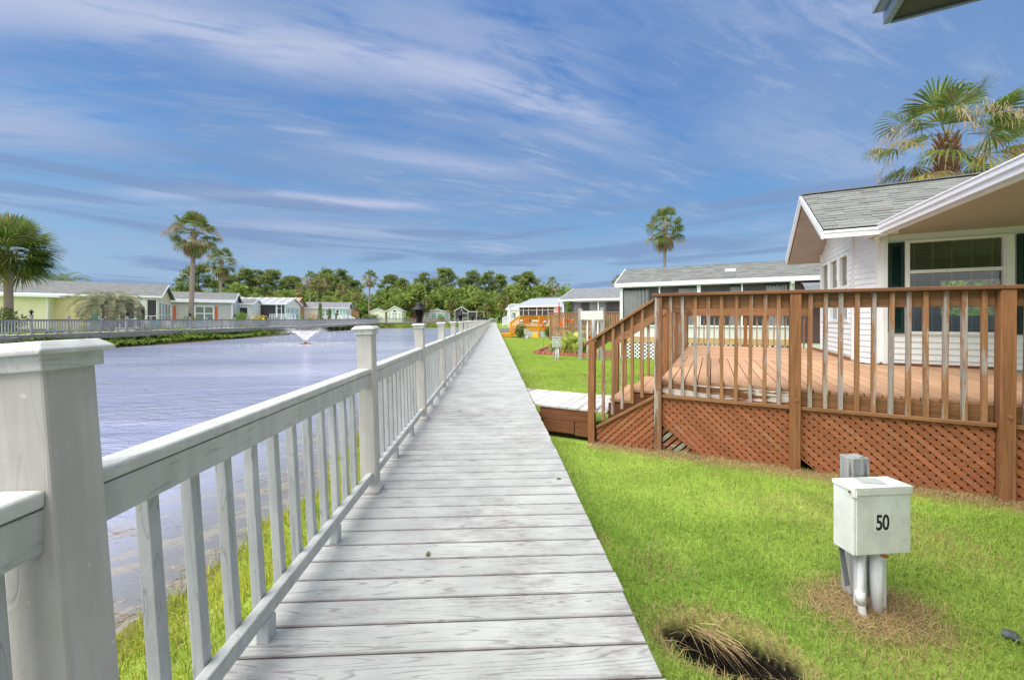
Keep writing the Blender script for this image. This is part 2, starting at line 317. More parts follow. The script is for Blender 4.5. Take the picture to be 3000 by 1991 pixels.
class MB:
    def __init__(s): s.v = []; s.f = []; s.mi = []; s.k = 0
    def add(s, vs, fs):
        b = len(s.v); s.v.extend([tuple(p) for p in vs]); s.f.extend([tuple(b + i for i in f) for f in fs]); s.mi.extend([s.k] * len(fs)); return s
    def shear(s, y0, k):
        s.v = [(x + (y0-y)*k, y, z) for x, y, z in s.v]; return s
    def box(s, x0, x1, y0, y1, z0, z1):
        return s.add([(x0,y0,z0),(x1,y0,z0),(x1,y1,z0),(x0,y1,z0),(x0,y0,z1),(x1,y0,z1),(x1,y1,z1),(x0,y1,z1)],
                     [(0,3,2,1),(4,5,6,7),(0,1,5,4),(1,2,6,5),(2,3,7,6),(3,0,4,7)])
    def bb(s, o, S, N, s0, s1, n0, n1, z0, z1):
        """box in a wall frame: S along the wall, N out of it, z up"""
        o = V(o); S = V(S); N = V(N); P = lambda a, b, c: o + S * a + N * b + ZV * c
        vs = [P(s0,n0,z0),P(s1,n0,z0),P(s1,n1,z0),P(s0,n1,z0),P(s0,n0,z1),P(s1,n0,z1),P(s1,n1,z1),P(s0,n1,z1)]
        fl = S.cross(N).z < 0
        fs = [(0,3,2,1),(4,5,6,7),(0,1,5,4),(1,2,6,5),(2,3,7,6),(3,0,4,7)]
        if fl: fs = [f[::-1] for f in fs]
        return s.add(vs, fs)
    def bar(s, p, q, w, h, up=(0, 0, 1)):
        p = V(p); q = V(q); d = (q - p).normalized(); up = V(up)
        a = d.cross(up)
        a = a.normalized() if a.length > 1e-6 else V((1, 0, 0)); b = a.cross(d).normalized()
        a *= w / 2; b *= h / 2
        vs = [p-a-b, p+a-b, p+a+b, p-a+b, q-a-b, q+a-b, q+a+b, q-a+b]
        return s.add(vs, [(0,3,2,1),(4,5,6,7),(0,1,5,4),(1,2,6,5),(2,3,7,6),(3,0,4,7)][::1])
    def poly(s, pts): return s.add(pts, [tuple(range(len(pts)))])
    def slab(s, pts, t):
        """closed plate: the polygon pushed by the vector t"""
        t = V(t); n = len(pts); a = [V(p) for p in pts]; vs = a + [p + t for p in a]
        fs = [tuple(range(n))[::-1], tuple(range(n, 2*n))] + [(i, (i+1) % n, n + (i+1) % n, n + i) for i in range(n)]
        return s.add(vs, fs)
    def tube(s, pts, rs, n=8, cap=True):
        pts = [V(p) for p in pts]; rings = []
        for i, p in enumerate(pts):
            d = (pts[min(i+1, len(pts)-1)] - pts[max(i-1, 0)]).normalized()
            a = d.cross(V((0, 1, 0.01)));  a = a.normalized(); b = d.cross(a)
            r = rs[i] if isinstance(rs, (list, tuple)) else rs
            rings.append([p + a * (r * math.cos(2*math.pi*k/n)) + b * (r * math.sin(2*math.pi*k/n)) for k in range(n)])
        vs = [q for rg in rings for q in rg]; fs = []
        for i in range(len(pts)-1):
            for k in range(n): fs.append((i*n+k, i*n+(k+1) % n, (i+1)*n+(k+1) % n, (i+1)*n+k))
        if cap: fs += [tuple(range(n))[::-1], tuple(range((len(pts)-1)*n, len(pts)*n))]
        return s.add(vs, fs)
    def lathe(s, prof, n=20, c=(0, 0, 0)):
        vs = []; fs = []
        for r, z in prof:
            for k in range(n): vs.append((c[0] + r*math.cos(2*math.pi*k/n), c[1] + r*math.sin(2*math.pi*k/n), c[2] + z))
        for i in range(len(prof)-1):
            for k in range(n): fs.append((i*n+k, i*n+(k+1) % n, (i+1)*n+(k+1) % n, (i+1)*n+k))
        return s.add(vs, fs)
    def laps(s, o, S, N, s0, s1, z0, z1, pitch, holes=(), clip=None, thick=0.021):
        """clapboards: each board leans out at its lower lip; holes are (s0,s1,z0,z1)"""
        o = V(o); S = V(S); N = V(N); P = lambda a, b, c: o + S*a + N*b + ZV*c
        fl = S.cross(ZV).dot(N) < 0
        k = 0
        while z0 + k*pitch < z1 - 1e-4:
            za, zb = z0 + k*pitch, min(z0 + (k+1)*pitch, z1); k += 1
            cuts = sorted({za, zb} | {h for H in holes for h in H[2:4] if za < h < zb})
            for c0, c1 in zip(cuts[:-1], cuts[1:]):
                a, b = s0, s1
                if clip: a, b = clip((c0 + c1)/2, s0, s1)
                segs = [(a, b)]
                for H in holes:
                    if H[2] < c1 - 1e-5 and H[3] > c0 + 1e-5:
                        segs = [q for (x, y) in segs for q in ((x, min(y, H[0])), (max(x, H[1]), y)) if q[1] - q[0] > 1e-3]
                for x, y in segs:
                    n0 = thick*(1 - (c0-za)/pitch); n1 = thick*(1 - (c1-za)/pitch)
                    vs = [P(x,n0,c0),P(y,n0,c0),P(y,n1,c1),P(x,n1,c1)]; fs = [(0,1,2,3)]
                    if c0 == za: vs += [P(x,0,c0),P(y,0,c0)]; fs.append((4,5,1,0))
                    if fl: fs = [f[::-1] for f in fs]
                    s.add(vs, fs)
        return s
    def build(s, name, mat, parent=None, smooth=False, bevel=0.0, seg=2, loc=None, rotz=None):
        me = bpy.data.meshes.new(name); me.from_pydata(s.v, [], s.f)
        for m in (mat if isinstance(mat, (list, tuple)) else [mat]): me.materials.append(m)
        if any(s.mi): me.polygons.foreach_set('material_index', s.mi)
        if smooth: me.polygons.foreach_set('use_smooth', [True]*len(s.f))
        me.validate(); me.update()
        o = bpy.data.objects.new(name, me); COL.objects.link(o)
        if parent is not None: o.parent = parent
        if bevel:
            b = o.modifiers.new('bevel', 'BEVEL'); b.width = bevel; b.segments = seg; b.limit_method = 'ANGLE'; b.angle_limit = rad(40)
        if loc is not None: o.location = loc
        if rotz is not None: o.rotation_euler = (0, 0, rotz)
        return o

def npmesh(name, verts, faces_flat, nper, mat, parent=None, col=None, smooth=False):
    """fast mesh from numpy: verts (N,3), faces_flat indices, nper loops per face (int or array)"""
    me = bpy.data.meshes.new(name)
    nl = len(faces_flat); tot = np.full(nl // nper, nper, np.int32) if isinstance(nper, int) else np.asarray(nper, np.int32)
    nf = len(tot); st = np.concatenate(([0], np.cumsum(tot)[:-1])).astype(np.int32)
    me.vertices.add(len(verts)); me.vertices.foreach_set('co', np.asarray(verts, np.float32).ravel())
    me.loops.add(nl); me.loops.foreach_set('vertex_index', np.asarray(faces_flat, np.int32))
    me.polygons.add(nf); me.polygons.foreach_set('loop_start', st); me.polygons.foreach_set('loop_total', tot)
    if smooth: me.polygons.foreach_set('use_smooth', np.ones(nf, bool))
    if col is not None:
        a = me.color_attributes.new('Col', 'FLOAT_COLOR', 'POINT'); c4 = np.ones((len(verts), 4), np.float32); c4[:, :3] = col
        a.data.foreach_set('color', c4.ravel())
    me.materials.append(mat); me.update(calc_edges=True)
    o = bpy.data.objects.new(name, me); COL.objects.link(o)
    if parent is not None: o.parent = parent
    return o

def empty(name, loc=(0, 0, 0), rotz=0.0, label=None, cat=None, group=None):
    o = bpy.data.objects.new(name, None); o.empty_display_size = 0.2; COL.objects.link(o)
    o.location = loc; o.rotation_euler = (0, 0, rotz)
    return tag(o, label, cat, group)

def copy_tree(o, parent=None):
    c = o.copy(); COL.objects.link(c)
    if parent is not None: c.parent = parent
    for ch in list(o.children): copy_tree(ch, c)
    return c

def dup(root, loc, rotz=0.0, scale=None, label=None, group=None):
    c = copy_tree(root); c.location = loc; c.rotation_euler = (root.rotation_euler[0], root.rotation_euler[1], rotz)
    if scale: c.scale = (scale, scale, scale) if not isinstance(scale, tuple) else scale
    if label: c['label'] = label
    if group: c['group'] = group
    return c

def cards(centres, size, aspect=0.5, rng=NR, droop=0.0):
    """one small leaf quad per centre, random orientation -> verts, faces"""
    n = len(centres); a = rng.normal(size=(n, 3)); a[:, 2] -= droop; a /= np.linalg.norm(a, axis=1)[:, None] + 1e-9
    b = rng.normal(size=(n, 3)); b -= a*(a*b).sum(1)[:, None]; b /= np.linalg.norm(b, axis=1)[:, None] + 1e-9
    s = size*(0.6 + 0.8*rng.random(n))[:, None]
    a = a*s; b = b*s*aspect*0.5
    v = np.stack([centres, centres + a*0.5 + b, centres + a, centres + a*0.5 - b], 1).reshape(-1, 3)
    return v, np.arange(n*4)

def clump_pts(cs, rs, n, rng=NR, flat=0.7):
    """points spread through ellipsoidal clumps, denser near their skin"""
    out = []
    for c, r in zip(cs, rs):
        k = max(4, int(n*r*r)); d = rng.normal(size=(k, 3)); d /= np.linalg.norm(d, axis=1)[:, None]
        q = d*(rng.random(k)**0.4)[:, None]*r; q[:, 2] *= flat; out.append(q + np.asarray(c))
    return np.concatenate(out)

# ------------------------------------------------------------------ terrain
def sst(a, b, x): t = np.clip((x-a)/(b-a), 0, 1); return t*t*(3-2*t)
WATER_Z = -0.75
def pond_d(x, y):
    xe = -2.24 + 0.12*np.sin(1.7*y) + 0.07*np.sin(4.1*y+1) + 0.03*np.sin(11*y)
    xw = -26.7 - 1.3*sst(45, 65, y) + 0.35*np.sin(0.55*y) + 0.12*np.sin(2.3*y)
    yn = 91.5 + (x+28)*0.33 + 0.9*np.sin(0.5*x) + 0.3*np.sin(1.9*x)
    return np.minimum(np.minimum(xe-x, x-xw), yn-y)
def ground_h(x, y):
    x = np.asarray(x, float); y = np.asarray(y, float)
    d = pond_d(x, y); w = sst(5, 20, -x); nn = sst(80, 94, y)
    T = -0.45 + 0.62*np.maximum(w, nn)
    Ls = 1.35 + 1.7*w + 3.5*nn
    h = np.where(d > 0, WATER_Z - np.minimum(d*0.35, 1.0), WATER_Z + (T-WATER_Z)*sst(0, 1, np.maximum(-d, 0)/Ls))
    h = h + np.where(d < -1.5, 0.012*np.sin(1.3*x+0.4)*np.sin(0.9*y), 0)
    # washed-out hole in the lawn beside the boardwalk
    a = rad(-28); ux = (x-1.22)*math.cos(a) + (y-1.98)*math.sin(a); uy = -(x-1.22)*math.sin(a) + (y-1.98)*math.cos(a)
    q = (ux/0.29)**2 + (uy/0.145)**2 + 0.25*np.sin(9*ux+2)*np.sin(14*uy)
    return h - 0.27*np.exp(-np.maximum(q, 0)**1.6)
def gh(x, y): return float(ground_h(x, y))
# ------------------------------------------------------------------ deck frame (the right-hand lots are turned about 30 degrees)
TH = rad(-29.7); DU = V((math.cos(TH), math.sin(TH), 0)); DN = V((-math.sin(TH), math.cos(TH), 0)); DO = V((2.183, 5.082, 0))
def DW(u, n, z=0): return DO + DU*u + DN*n + ZV*z
def dloc(x, y):
    dx = x-DO.x; dy = y-DO.y
    return dx*DU.x + dy*DU.y, dx*DN.x + dy*DN.y

def vnoise(x, y, s, seed=0):
    """cheap smooth value noise"""
    x = x*s + seed*17.3; y = y*s + seed*9.1
    xi = np.floor(x).astype(int); yi = np.floor(y).astype(int); fx = x-xi; fy = y-yi
    fx = fx*fx*(3-2*fx); fy = fy*fy*(3-2*fy)
    H = lambda a, b: (np.sin(a*127.1 + b*311.7)*43758.5453) % 1.0
    return (H(xi, yi)*(1-fx) + H(xi+1, yi)*fx)*(1-fy) + (H(xi, yi+1)*(1-fx) + H(xi+1, yi+1)*fx)*fy

def dryness(x, y):
    u, n = dloc(x, y)
    d = 0.95*np.exp(-(((x-2.20)/0.25)**2 + ((y-2.20)/0.19)**2)**1.3)
    ed = np.where((u > -0.9) & (u < 6), np.exp(-((n+0.22)/0.16)**2), 0)
    d = np.maximum(d, ed*0.95)
    a = rad(-28); ux = (x-1.22)*math.cos(a) + (y-1.98)*math.sin(a); uy = -(x-1.22)*math.sin(a) + (y-1.98)*math.cos(a)
    d = np.maximum(d, 0.75*np.exp(-((np.sqrt((ux/0.33)**2 + (uy/0.20)**2)-1.0)/0.28)**2))
    d = np.maximum(d, 0.85*sst(0.60, 0.85, vnoise(x, y, 2.6, 3))*sst(1.1, 0.7, x)*sst(4.0, 2.6, y))
    d = np.maximum(d, 0.22*sst(0.58, 0.9, vnoise(x, y, 1.3, 5)))
    return np.clip(d, 0, 1)

def lawn_col(x, y, rng=None):
    g = vnoise(x, y, 0.8, 1)*0.5 + vnoise(x, y, 3.1, 2)*0.5
    if rng is not None: g = np.clip(g + rng.normal(0, 0.22, len(x)), 0, 1)
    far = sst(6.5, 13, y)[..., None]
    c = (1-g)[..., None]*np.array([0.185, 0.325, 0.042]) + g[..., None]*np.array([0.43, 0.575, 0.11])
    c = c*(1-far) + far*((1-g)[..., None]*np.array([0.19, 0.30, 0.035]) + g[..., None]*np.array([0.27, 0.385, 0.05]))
    return c
DRY = np.array([0.44, 0.32, 0.165])

def build_ground():
    xs = np.unique(np.round(np.concatenate([np.linspace(-420, -60, 19), np.linspace(-60, -34, 14), np.linspace(-34, -24, 41), np.linspace(-24, -3.4, 12),
        np.linspace(-3.4, -0.8, 40), np.linspace(-0.8, 0.7, 6), np.linspace(0.7, 1.8, 46), np.linspace(1.8, 9, 30), np.linspace(9, 40, 16), np.linspace(40, 420, 19)]), 3))
    ys = np.unique(np.round(np.concatenate([np.linspace(-120, -6, 12), np.linspace(-6, 1.3, 16), np.linspace(1.3, 2.7, 58), np.linspace(2.7, 12, 60), np.linspace(12, 84, 130),
        np.linspace(84, 130, 70), np.linspace(130, 180, 14), np.linspace(180, 640, 14)]), 3))
    X, Y = np.meshgrid(xs, ys); Z = ground_h(X, Y)
    nx, ny = len(xs), len(ys)
    v = np.stack([X, Y, Z], -1).reshape(-1, 3)
    i = np.arange(nx*ny).reshape(ny, nx)
    f = np.stack([i[:-1, :-1], i[:-1, 1:], i[1:, 1:], i[1:, :-1]], -1).reshape(-1)
    x, y, z = v.T
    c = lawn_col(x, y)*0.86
    d = dryness(x, y)[:, None]; c = c*(1-d*0.8) + d*0.8*DRY*0.75
    pd = pond_d(x, y)
    soil = (np.where(x > -10, sst(-0.22, -0.02, pd), sst(-0.9, -0.05, pd))*np.where(x > -10, 0.75, 0.9))[:, None]; c = c*(1-soil) + soil*np.array([0.13, 0.085, 0.045])
    west = ((sst(-4.2, -0.6, pd))*(x < -10)*(y < 90))[:, None]; c = c*(1-west*0.7) + west*0.7*np.array([0.17, 0.12, 0.06])
    north = ((pd > -7)*(pd < -0.25)*(y > 88))[:, None]; c = c*(1-north) + north*np.array([0.20, 0.285, 0.035])
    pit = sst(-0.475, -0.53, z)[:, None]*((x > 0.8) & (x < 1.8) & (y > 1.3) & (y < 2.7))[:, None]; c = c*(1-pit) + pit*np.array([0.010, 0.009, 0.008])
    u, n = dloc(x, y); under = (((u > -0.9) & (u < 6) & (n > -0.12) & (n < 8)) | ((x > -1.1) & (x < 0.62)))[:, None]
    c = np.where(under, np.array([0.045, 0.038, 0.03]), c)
    t = NT('lawn_ground'); a = t.n('ShaderNodeAttribute', attribute_name='Col').outputs['Color']; p = t.pos()
    k = t.math('MULTIPLY', t.ramp(t.noise(p, 2.2, 5, 0.7), 0.3, 0.7, 0.80, 1.15), t.ramp(t.noise(p, 38, 3, 0.7), 0.3, 0.7, 0.72, 1.2))
    m = t.done(t.bsdf(t.scale(a, k), 0.9, 0.1, t.bump(t.noise(p, 55, 4, 0.7), 0.7, 0.03)))
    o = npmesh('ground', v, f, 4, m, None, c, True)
    tag(o, 'green lawn and pond banks', None, None, 'structure')

def build_water():
    t = NT('pond_water'); p = t.pos(); x, y, z = t.xyz(p)
    far = t.ramp(y, 8.0, 60.0)
    w1 = t.noise(t.vmul(p, (7.0, 13.0, 1)), 1.0, 4, 0.65, 0.4)
    w2 = t.noise(t.vmul(p, (2.2, 4.2, 1)), 1.0, 3, 0.6, 0.4)
    w3 = t.noise(t.vmul(p, (0.05, 0.12, 1)), 1.0, 2)
    calm = t.ramp(x, -5.4, -3.4, 1.0, 0.10)
    gust = t.ramp(t.noise(t.vmul(p, (0.10, 0.22, 1)), 1.0, 3, 0.55, 0.8), 0.36, 0.62, 0.40, 1.15); gust = t.math('MULTIPLY', gust, t.ramp(y, 25.0, 95.0, 1.0, 0.5))
    h = t.math('MULTIPLY', t.math('MULTIPLY', t.math('ADD', t.math('MULTIPLY', w1, 0.45), w2), calm), gust)
    nm = t.bump(h, 0.75, 0.19)
    shoal = t.ramp(x, -4.6, -2.3)
    base = t.mix(t.ramp(w3, 0.35, 0.65), (0.25, 0.28, 0.43), (0.38, 0.41, 0.56))  # lavender base carries reflected sky brightness besides the murk of the water
    base = t.mix(shoal, base, (0.165, 0.165, 0.165))
    rot = t.comb(t.math('ADD', t.math('MULTIPLY', x, 1.1), t.math('MULTIPLY', y, 0.55)), t.math('SUBTRACT', t.math('MULTIPLY', y, 4.0), t.math('MULTIPLY', x, 2.0)), 0.0)
    fl = t.math('ADD', t.math('MULTIPLY', t.noise(rot, 1.3, 5, 0.62, 0.7), 0.75), t.math('MULTIPLY', t.noise(t.vmul(p, (40, 26, 1)), 1.0, 3, 0.7), 0.25))
    scum = t.math('MULTIPLY', t.ramp(fl, 0.50, 0.60), t.ramp(x, -4.4, -3.2))
    scum = t.math('MULTIPLY', scum, t.ramp(y, 6.0, 12.0, 1.0, 0.0))
    base = t.mix(t.math('MULTIPLY', scum, 0.55), base, (0.25, 0.225, 0.165))
    m = t.done(t.bsdf(base, t.math('ADD', 0.10, t.math('MULTIPLY', scum, 0.6)), 0.55, nm))
    b = MB(); b.box(-60, 0.5, -60, 150, WATER_Z-0.004, WATER_Z)
    o = b.build('pond_water', m); tag(o, 'rippled pale lavender pond', None, None, 'structure')

# ------------------------------------------------------------------ grass (stuff)
def blades(name, x, y, hmin, hmax, wid, lean, colfn, mat, zoff=-0.01, label=None, flop=0.0, bias=None):
    n = len(x); rng = NR
    z = ground_h(x, y) + zoff
    ang = rng.random(n)*2*np.pi; h = (hmin + (hmax-hmin)*rng.random(n)**1.5); w = wid*(0.6+0.8*rng.random(n))
    ln = np.abs(rng.normal(0, lean, n)) + flop
    la = ang + np.pi/2 + rng.normal(0, 0.7, n)
    base = np.stack([x, y, z], 1)
    sx = np.stack([np.cos(ang), np.sin(ang), np.zeros(n)], 1)*w[:, None]*0.5
    ld = np.stack([np.cos(la), np.sin(la), np.zeros(n)], 1)
    up = np.array([0, 0, 1.0])
    mid = base + up*(h*0.55)[:, None] + ld*(h*ln*0.35)[:, None]
    tip = base + up*(h*np.clip(1.0-ln*0.38, 0.25, 1))[:, None] + ld*(h*ln*1.0)[:, None]
    v = np.stack([base-sx, base+sx, mid+sx*0.7, mid-sx*0.7, tip], 1).reshape(-1, 3)
    b = (np.arange(n)*5)[:, None]
    f = np.concatenate([b + np.array([0, 1, 2, 3]), b + np.array([3, 2, 4])], 1).reshape(-1)
    tot = np.tile(np.array([4, 3]), n)
    c = np.repeat(colfn(x, y), 5, 0)
    o = npmesh(name, v, f, tot, mat, None, c); tag(o, label, None, None, 'stuff'); return o

def build_grass():
    def ok(x, y):
        u, n = dloc(x, y)
        under = ((u > -0.02) & (u < 8) & (n > -0.02) & (n < 8)) | ((u > -2.6) & (u <= 0) & (n > -0.25) & (n < 1.05))
        bed = (x > 2.4) & (y > 17.5) & (y < 22) & (x > 2.6 + (y-18.5)*0.2)
        hole = ground_h(x, y) < -0.50
        return (x > 0.605) & ~under & ~bed & ~(hole & (y < 4))
    def col(x, y):
        c = lawn_col(x, y, NR); d = dryness(x, y)
        isdry = NR.random(len(x)) < np.clip(d*0.98 + 0.025, 0, 1)
        dc = DRY*(0.65+0.7*NR.random(len(x)))[:, None]
        return np.where(isdry[:, None], dc, c)
    xs, ys = [], []
    for (x0, x1, y0, y1, dens) in ((0.6, 6.0, 0.3, 3.2, 9500), (0.6, 5.2, 3.2, 5.8, 5200), (0.6, 7, 5.8, 12, 1500), (0.6, 9, 12, 22, 420), (0.6, 9, 22, 39, 120)):
        k = int((x1-x0)*(y1-y0)*dens); x = x0+(x1-x0)*NR.random(k); y = y0+(y1-y0)*NR.random(k)
        m = ok(x, y) & (x < 1.5 + 1.75*y)
        xs.append(x[m]); ys.append(y[m])
    n1 = xs[0].size + xs[1].size
    x = np.concatenate(xs[:2]); y = np.concatenate(ys[:2])
    blades('lawn_grass', x, y, 0.022, 0.075, 0.0042, 0.75, col, M['grass'], label='short bright green lawn blades beside the boardwalk')
    x = np.concatenate(xs[2:]); y = np.concatenate(ys[2:])
    blades('lawn_grass', x, y, 0.02, 0.055, 0.010, 0.6, col, M['grass'], label='mown lawn further along the boardwalk')
    # dead straw: round the pedestal, along the deck lattice, spilling into the hole
    k = 5200; x = 2.21 + NR.normal(0, 0.17, k); y = 2.18 + NR.normal(0, 0.12, k)
    k2 = 5200; uu = -0.85 + 5.6*NR.random(k2); nn = -0.20 + NR.normal(0, 0.07, k2)
    x = np.concatenate([x, DO.x + uu*DU.x + nn*DN.x]); y = np.concatenate([y, DO.y + uu*DU.y + nn*DN.y])
    k3 = 150; a = NR.random(k3)*6.28; x = np.concatenate([x, 1.20 + 0.31*np.cos(a) + NR.normal(0, .03, k3)]); y = np.concatenate([y, 2.00 + 0.18*np.sin(a) + NR.normal(0, .03, k3)])
    dcol = lambda x, y: DRY*(0.55+0.8*NR.random(len(x)))[:, None]
    blades('dead_straw', x, y, 0.03, 0.09, 0.0034, 1.6, dcol, M['debris'], label='dry straw along the lattice and round the meter box', flop=0.5)
    # straw wad hanging into the hole
    k = 70; x = 1.13 + NR.normal(0, 0.03, k); y = 2.08 + NR.normal(0, 0.025, k)
    n = k; p0 = np.stack([x, y, ground_h(x, y)*0 - 0.43], 1); dv = np.stack([0.10 + NR.normal(0, .06, n), -0.16 + NR.normal(0, .06, n), -0.06 + NR.normal(0, .03, n)], 1)
    md = p0 + dv*0.5 + np.stack([NR.normal(0, .012, n), NR.normal(0, .012, n), 0.035+NR.normal(0, .012, n)], 1); p1 = p0 + dv
    s = NR.normal(0, 1, (n, 3)); s *= 0.0016/np.linalg.norm(s, axis=1)[:, None]
    v = np.stack([p0-s, p0+s, md+s, md-s, p1], 1).reshape(-1, 3); b = (np.arange(n)*5)[:, None]
    f = np.concatenate([b+np.array([0, 1, 2, 3]), b+np.array([3, 2, 4])], 1).reshape(-1)
    o = npmesh('dead_straw', v, f, np.tile([4, 3], n), M['debris'], None, np.repeat(dcol(x, y), 5, 0)); tag(o, 'wad of dry straw hanging into the black hole', None, None, 'stuff')
    # near bank: taller yellow-green grass between the boardwalk and the water
    k = 62000; x = -2.35 + 1.75*NR.random(k); y = 0.3 + 13.7*NR.random(k)**1.25; pd = pond_d(x, y); m = (pd < -0.05 + 0.10*NR.random(k)); x = x[m]; y = y[m]
    def bcol(x, y):
        g = np.clip(vnoise(x, y, 2.4, 7) + NR.normal(0, .22, len(x)), 0, 1)[:, None]
        c = (1-g)*np.array([0.20, 0.29, 0.02]) + g*np.array([0.47, 0.50, 0.05])
        dr = (NR.random(len(x)) < 0.03 + 0.40*sst(-0.16, -0.02, pond_d(x, y))*sst(0.35, 0.6, vnoise(x, y, 1.5, 12)))[:, None]
        return np.where(dr, DRY*(0.4+0.6*NR.random(len(x)))[:, None], c)
    blades('bank_grass', x, y, 0.05, 0.16, 0.0055, 0.8, bcol, M['grass'], label='yellow green bank grass under the near railing')
    k = 9000; x = -2.2 + 1.3*NR.random(k); y = 14 + 50*NR.random(k); m = pond_d(x, y) < 0
    blades('bank_grass', x[m], y[m], 0.08, 0.28, 0.03, 0.6, bcol, M['grass'], label='yellow green bank grass further along the boardwalk')
    # reeds and floating stems in the shallows
    k = 900; x = -2.75 + 0.75*NR.random(k); y = 1.2 + 6*NR.random(k); m = vnoise(x, y, 1.8, 9) > 0.52; x = x[m]; y = y[m]
    blades('reeds', x, y, 0.25, 0.62, 0.004, 0.5, lambda x, y: np.where((NR.random(len(x)) < .5)[:, None], DRY*0.8, np.array([0.2, 0.26, 0.06])), M['grass'], label='thin reeds standing in the shallows')
    k = 2600; x = -4.6 + 2.7*NR.random(k); y = 0.8 + 8*NR.random(k); m = (vnoise(x + .5*y, y*2.2 - x, 0.9, 4) > 0.55) & (pond_d(x, y) > 0.03); x = x[m]; y = y[m]; n = len(x)
    a = 0.5 + NR.normal(0, .5, n); L = 0.03 + 0.16*NR.random(n)**2; d = np.stack([np.cos(a)*L, np.sin(a)*L, 0*L], 1); s = np.stack([-np.sin(a), np.cos(a), 0*a], 1)*0.003
    p = np.stack([x, y, np.full(n, WATER_Z+0.004)], 1)
    v = np.stack([p-s, p+d-s, p+d+s, p+s], 1).reshape(-1, 3)
    o = npmesh('floating_stems', v, np.arange(n*4), 4, M['debris'], None, np.repeat(DRY*(0.35+0.5*NR.random(n))[:, None], 4, 0)); tag(o, 'dead stems floating on the pond edge', None, None, 'stuff')
    # north bank and west bank
    k = 26000; x = -30 + 29*NR.random(k); y = 90 + 16*NR.random(k); pd = pond_d(x, y); m = (pd < -0.2) & (pd > -6.5)
    blades('bank_grass', x[m], y[m], 0.12, 0.4, 0.10, 0.4, lambda x, y: ((0.2+0.8*vnoise(x, y, 0.9, 8))[:, None])*np.array([0.27, 0.36, 0.035]), M['grass'], label='bright green bank along the far end of the pond')

def build_ferns():
    pts = []; k = 2400
    y = 15 + 78*NR.random(k)**1.1; x = np.full(k, 0.0)
    edge = -26.7 - 1.3*sst(45, 65, y); x = edge - 0.35 - 2.2*NR.random(k)
    dens = 0.25 + 0.75*sst(0.3, 0.6, vnoise(x*0.3, y, 0.35, 6)); m = NR.random(k) < dens; x = x[m]; y = y[m]
    V4 = []
    for a, b in zip(x, y):
        z = gh(a, b); nf = 6
        for j in range(nf):
            an = NR.random()*6.28; L = 0.35 + 0.4*NR.random(); d = np.array([math.cos(an), math.sin(an), 0]); sd = np.array([-d[1], d[0], 0])*0.075
            p0 = np.array([a, b, z]); p1 = p0 + d*L*0.45 + [0, 0, L*0.55]; p2 = p0 + d*L + [0, 0, L*0.35]
            V4 += [p0, p1+sd, p2, p1-sd]
    v = np.array(V4); o = npmesh('ferns', v, np.arange(len(v)), 4, M['fern']); tag(o, 'dense ferns on the far bank under the boardwalk', None, None, 'stuff')

# ------------------------------------------------------------------ boardwalks
BAY = 2.055
def wz(y): return 0.5*float(sst(62, 104, y))           # the near boardwalk climbs a little towards its far end
def lean(y): return 0.030 + 0.045*min(1, max(0, (2.85-y)/1.9))
def build_boardwalk():
    b = MB(); y = -4.0; rng = random.Random(3)
    while y < 103:
        z = wz(y); dx = rng.uniform(-0.006, 0.006)
        b.box(-1.04+dx, 0.600+dx, y, y+0.1370, z-0.028, z); y += 0.1447
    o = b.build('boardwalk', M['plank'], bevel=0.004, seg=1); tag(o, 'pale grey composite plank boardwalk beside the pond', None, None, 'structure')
    b = MB()
    for x in (-0.98, -0.2, 0.555):
        for k in range(18): 
            y0 = -4 + k*6; b.bar((x, y0, wz(y0)-0.14), (x, y0+6, wz(y0+6)-0.14), 0.04, 0.22)
    for k in range(44):
        y = -3.2+k*2.4
        for x in (-0.93, 0.50): b.box(x-0.05, x+0.05, y-0.05, y+0.05, -1.6, wz(y)-0.15)
    b.build('joists', M['fascia'], o)

def post_parts(root, x, y, z, h, matp, matc, ln, skirt=True, w=0.055, name='post', cap=True):
    b = MB(); b.box(-w, w, -w, w, 0, h-0.03)
    p = b.build(name, matp, root, bevel=0.006); p.location = (x, y, z); p.rotation_euler = (0, -ln, 0)
    if cap:
        b = MB(); k = w*1.19; b.box(-k, k, -k, k, h-0.062, h-0.026)
        k2 = w*1.46; k3 = w*1.12
        b.add([(-k2,-k2,h-0.028),(k2,-k2,h-0.028),(k2,k2,h-0.028),(-k2,k2,h-0.028),(-k2,-k2,h-0.018),(k2,-k2,h-0.018),(k2,k2,h-0.018),(-k2,k2,h-0.018),(-k3,-k3,h),(k3,-k3,h),(k3,k3,h),(-k3,k3,h)],
              [(3,2,1,0),(0,1,5,4),(1,2,6,5),(2,3,7,6),(3,0,4,7),(4,5,9,8),(5,6,10,9),(6,7,11,10),(7,4,8,11),(8,9,10,11)])
        b.build('post_cap', matc, p, bevel=0.003)
    if skirt:
        b = MB(); a, c = w*1.42, w*1.10
        b.add([(-a,-a,0.002),(a,-a,0.002),(a,a,0.002),(-a,a,0.002),(-a,-a,.022),(a,-a,.022),(a,a,.022),(-a,a,.022),(-c,-c,.052),(c,-c,.052),(c,c,.052),(-c,c,.052)],
              [(3,2,1,0),(0,1,5,4),(1,2,6,5),(2,3,7,6),(3,0,4,7),(4,5,9,8),(5,6,10,9),(6,7,11,10),(7,4,8,11),(8,9,10,11)])
        b.build('post_skirt', matp, p, bevel=0.003)
    return p

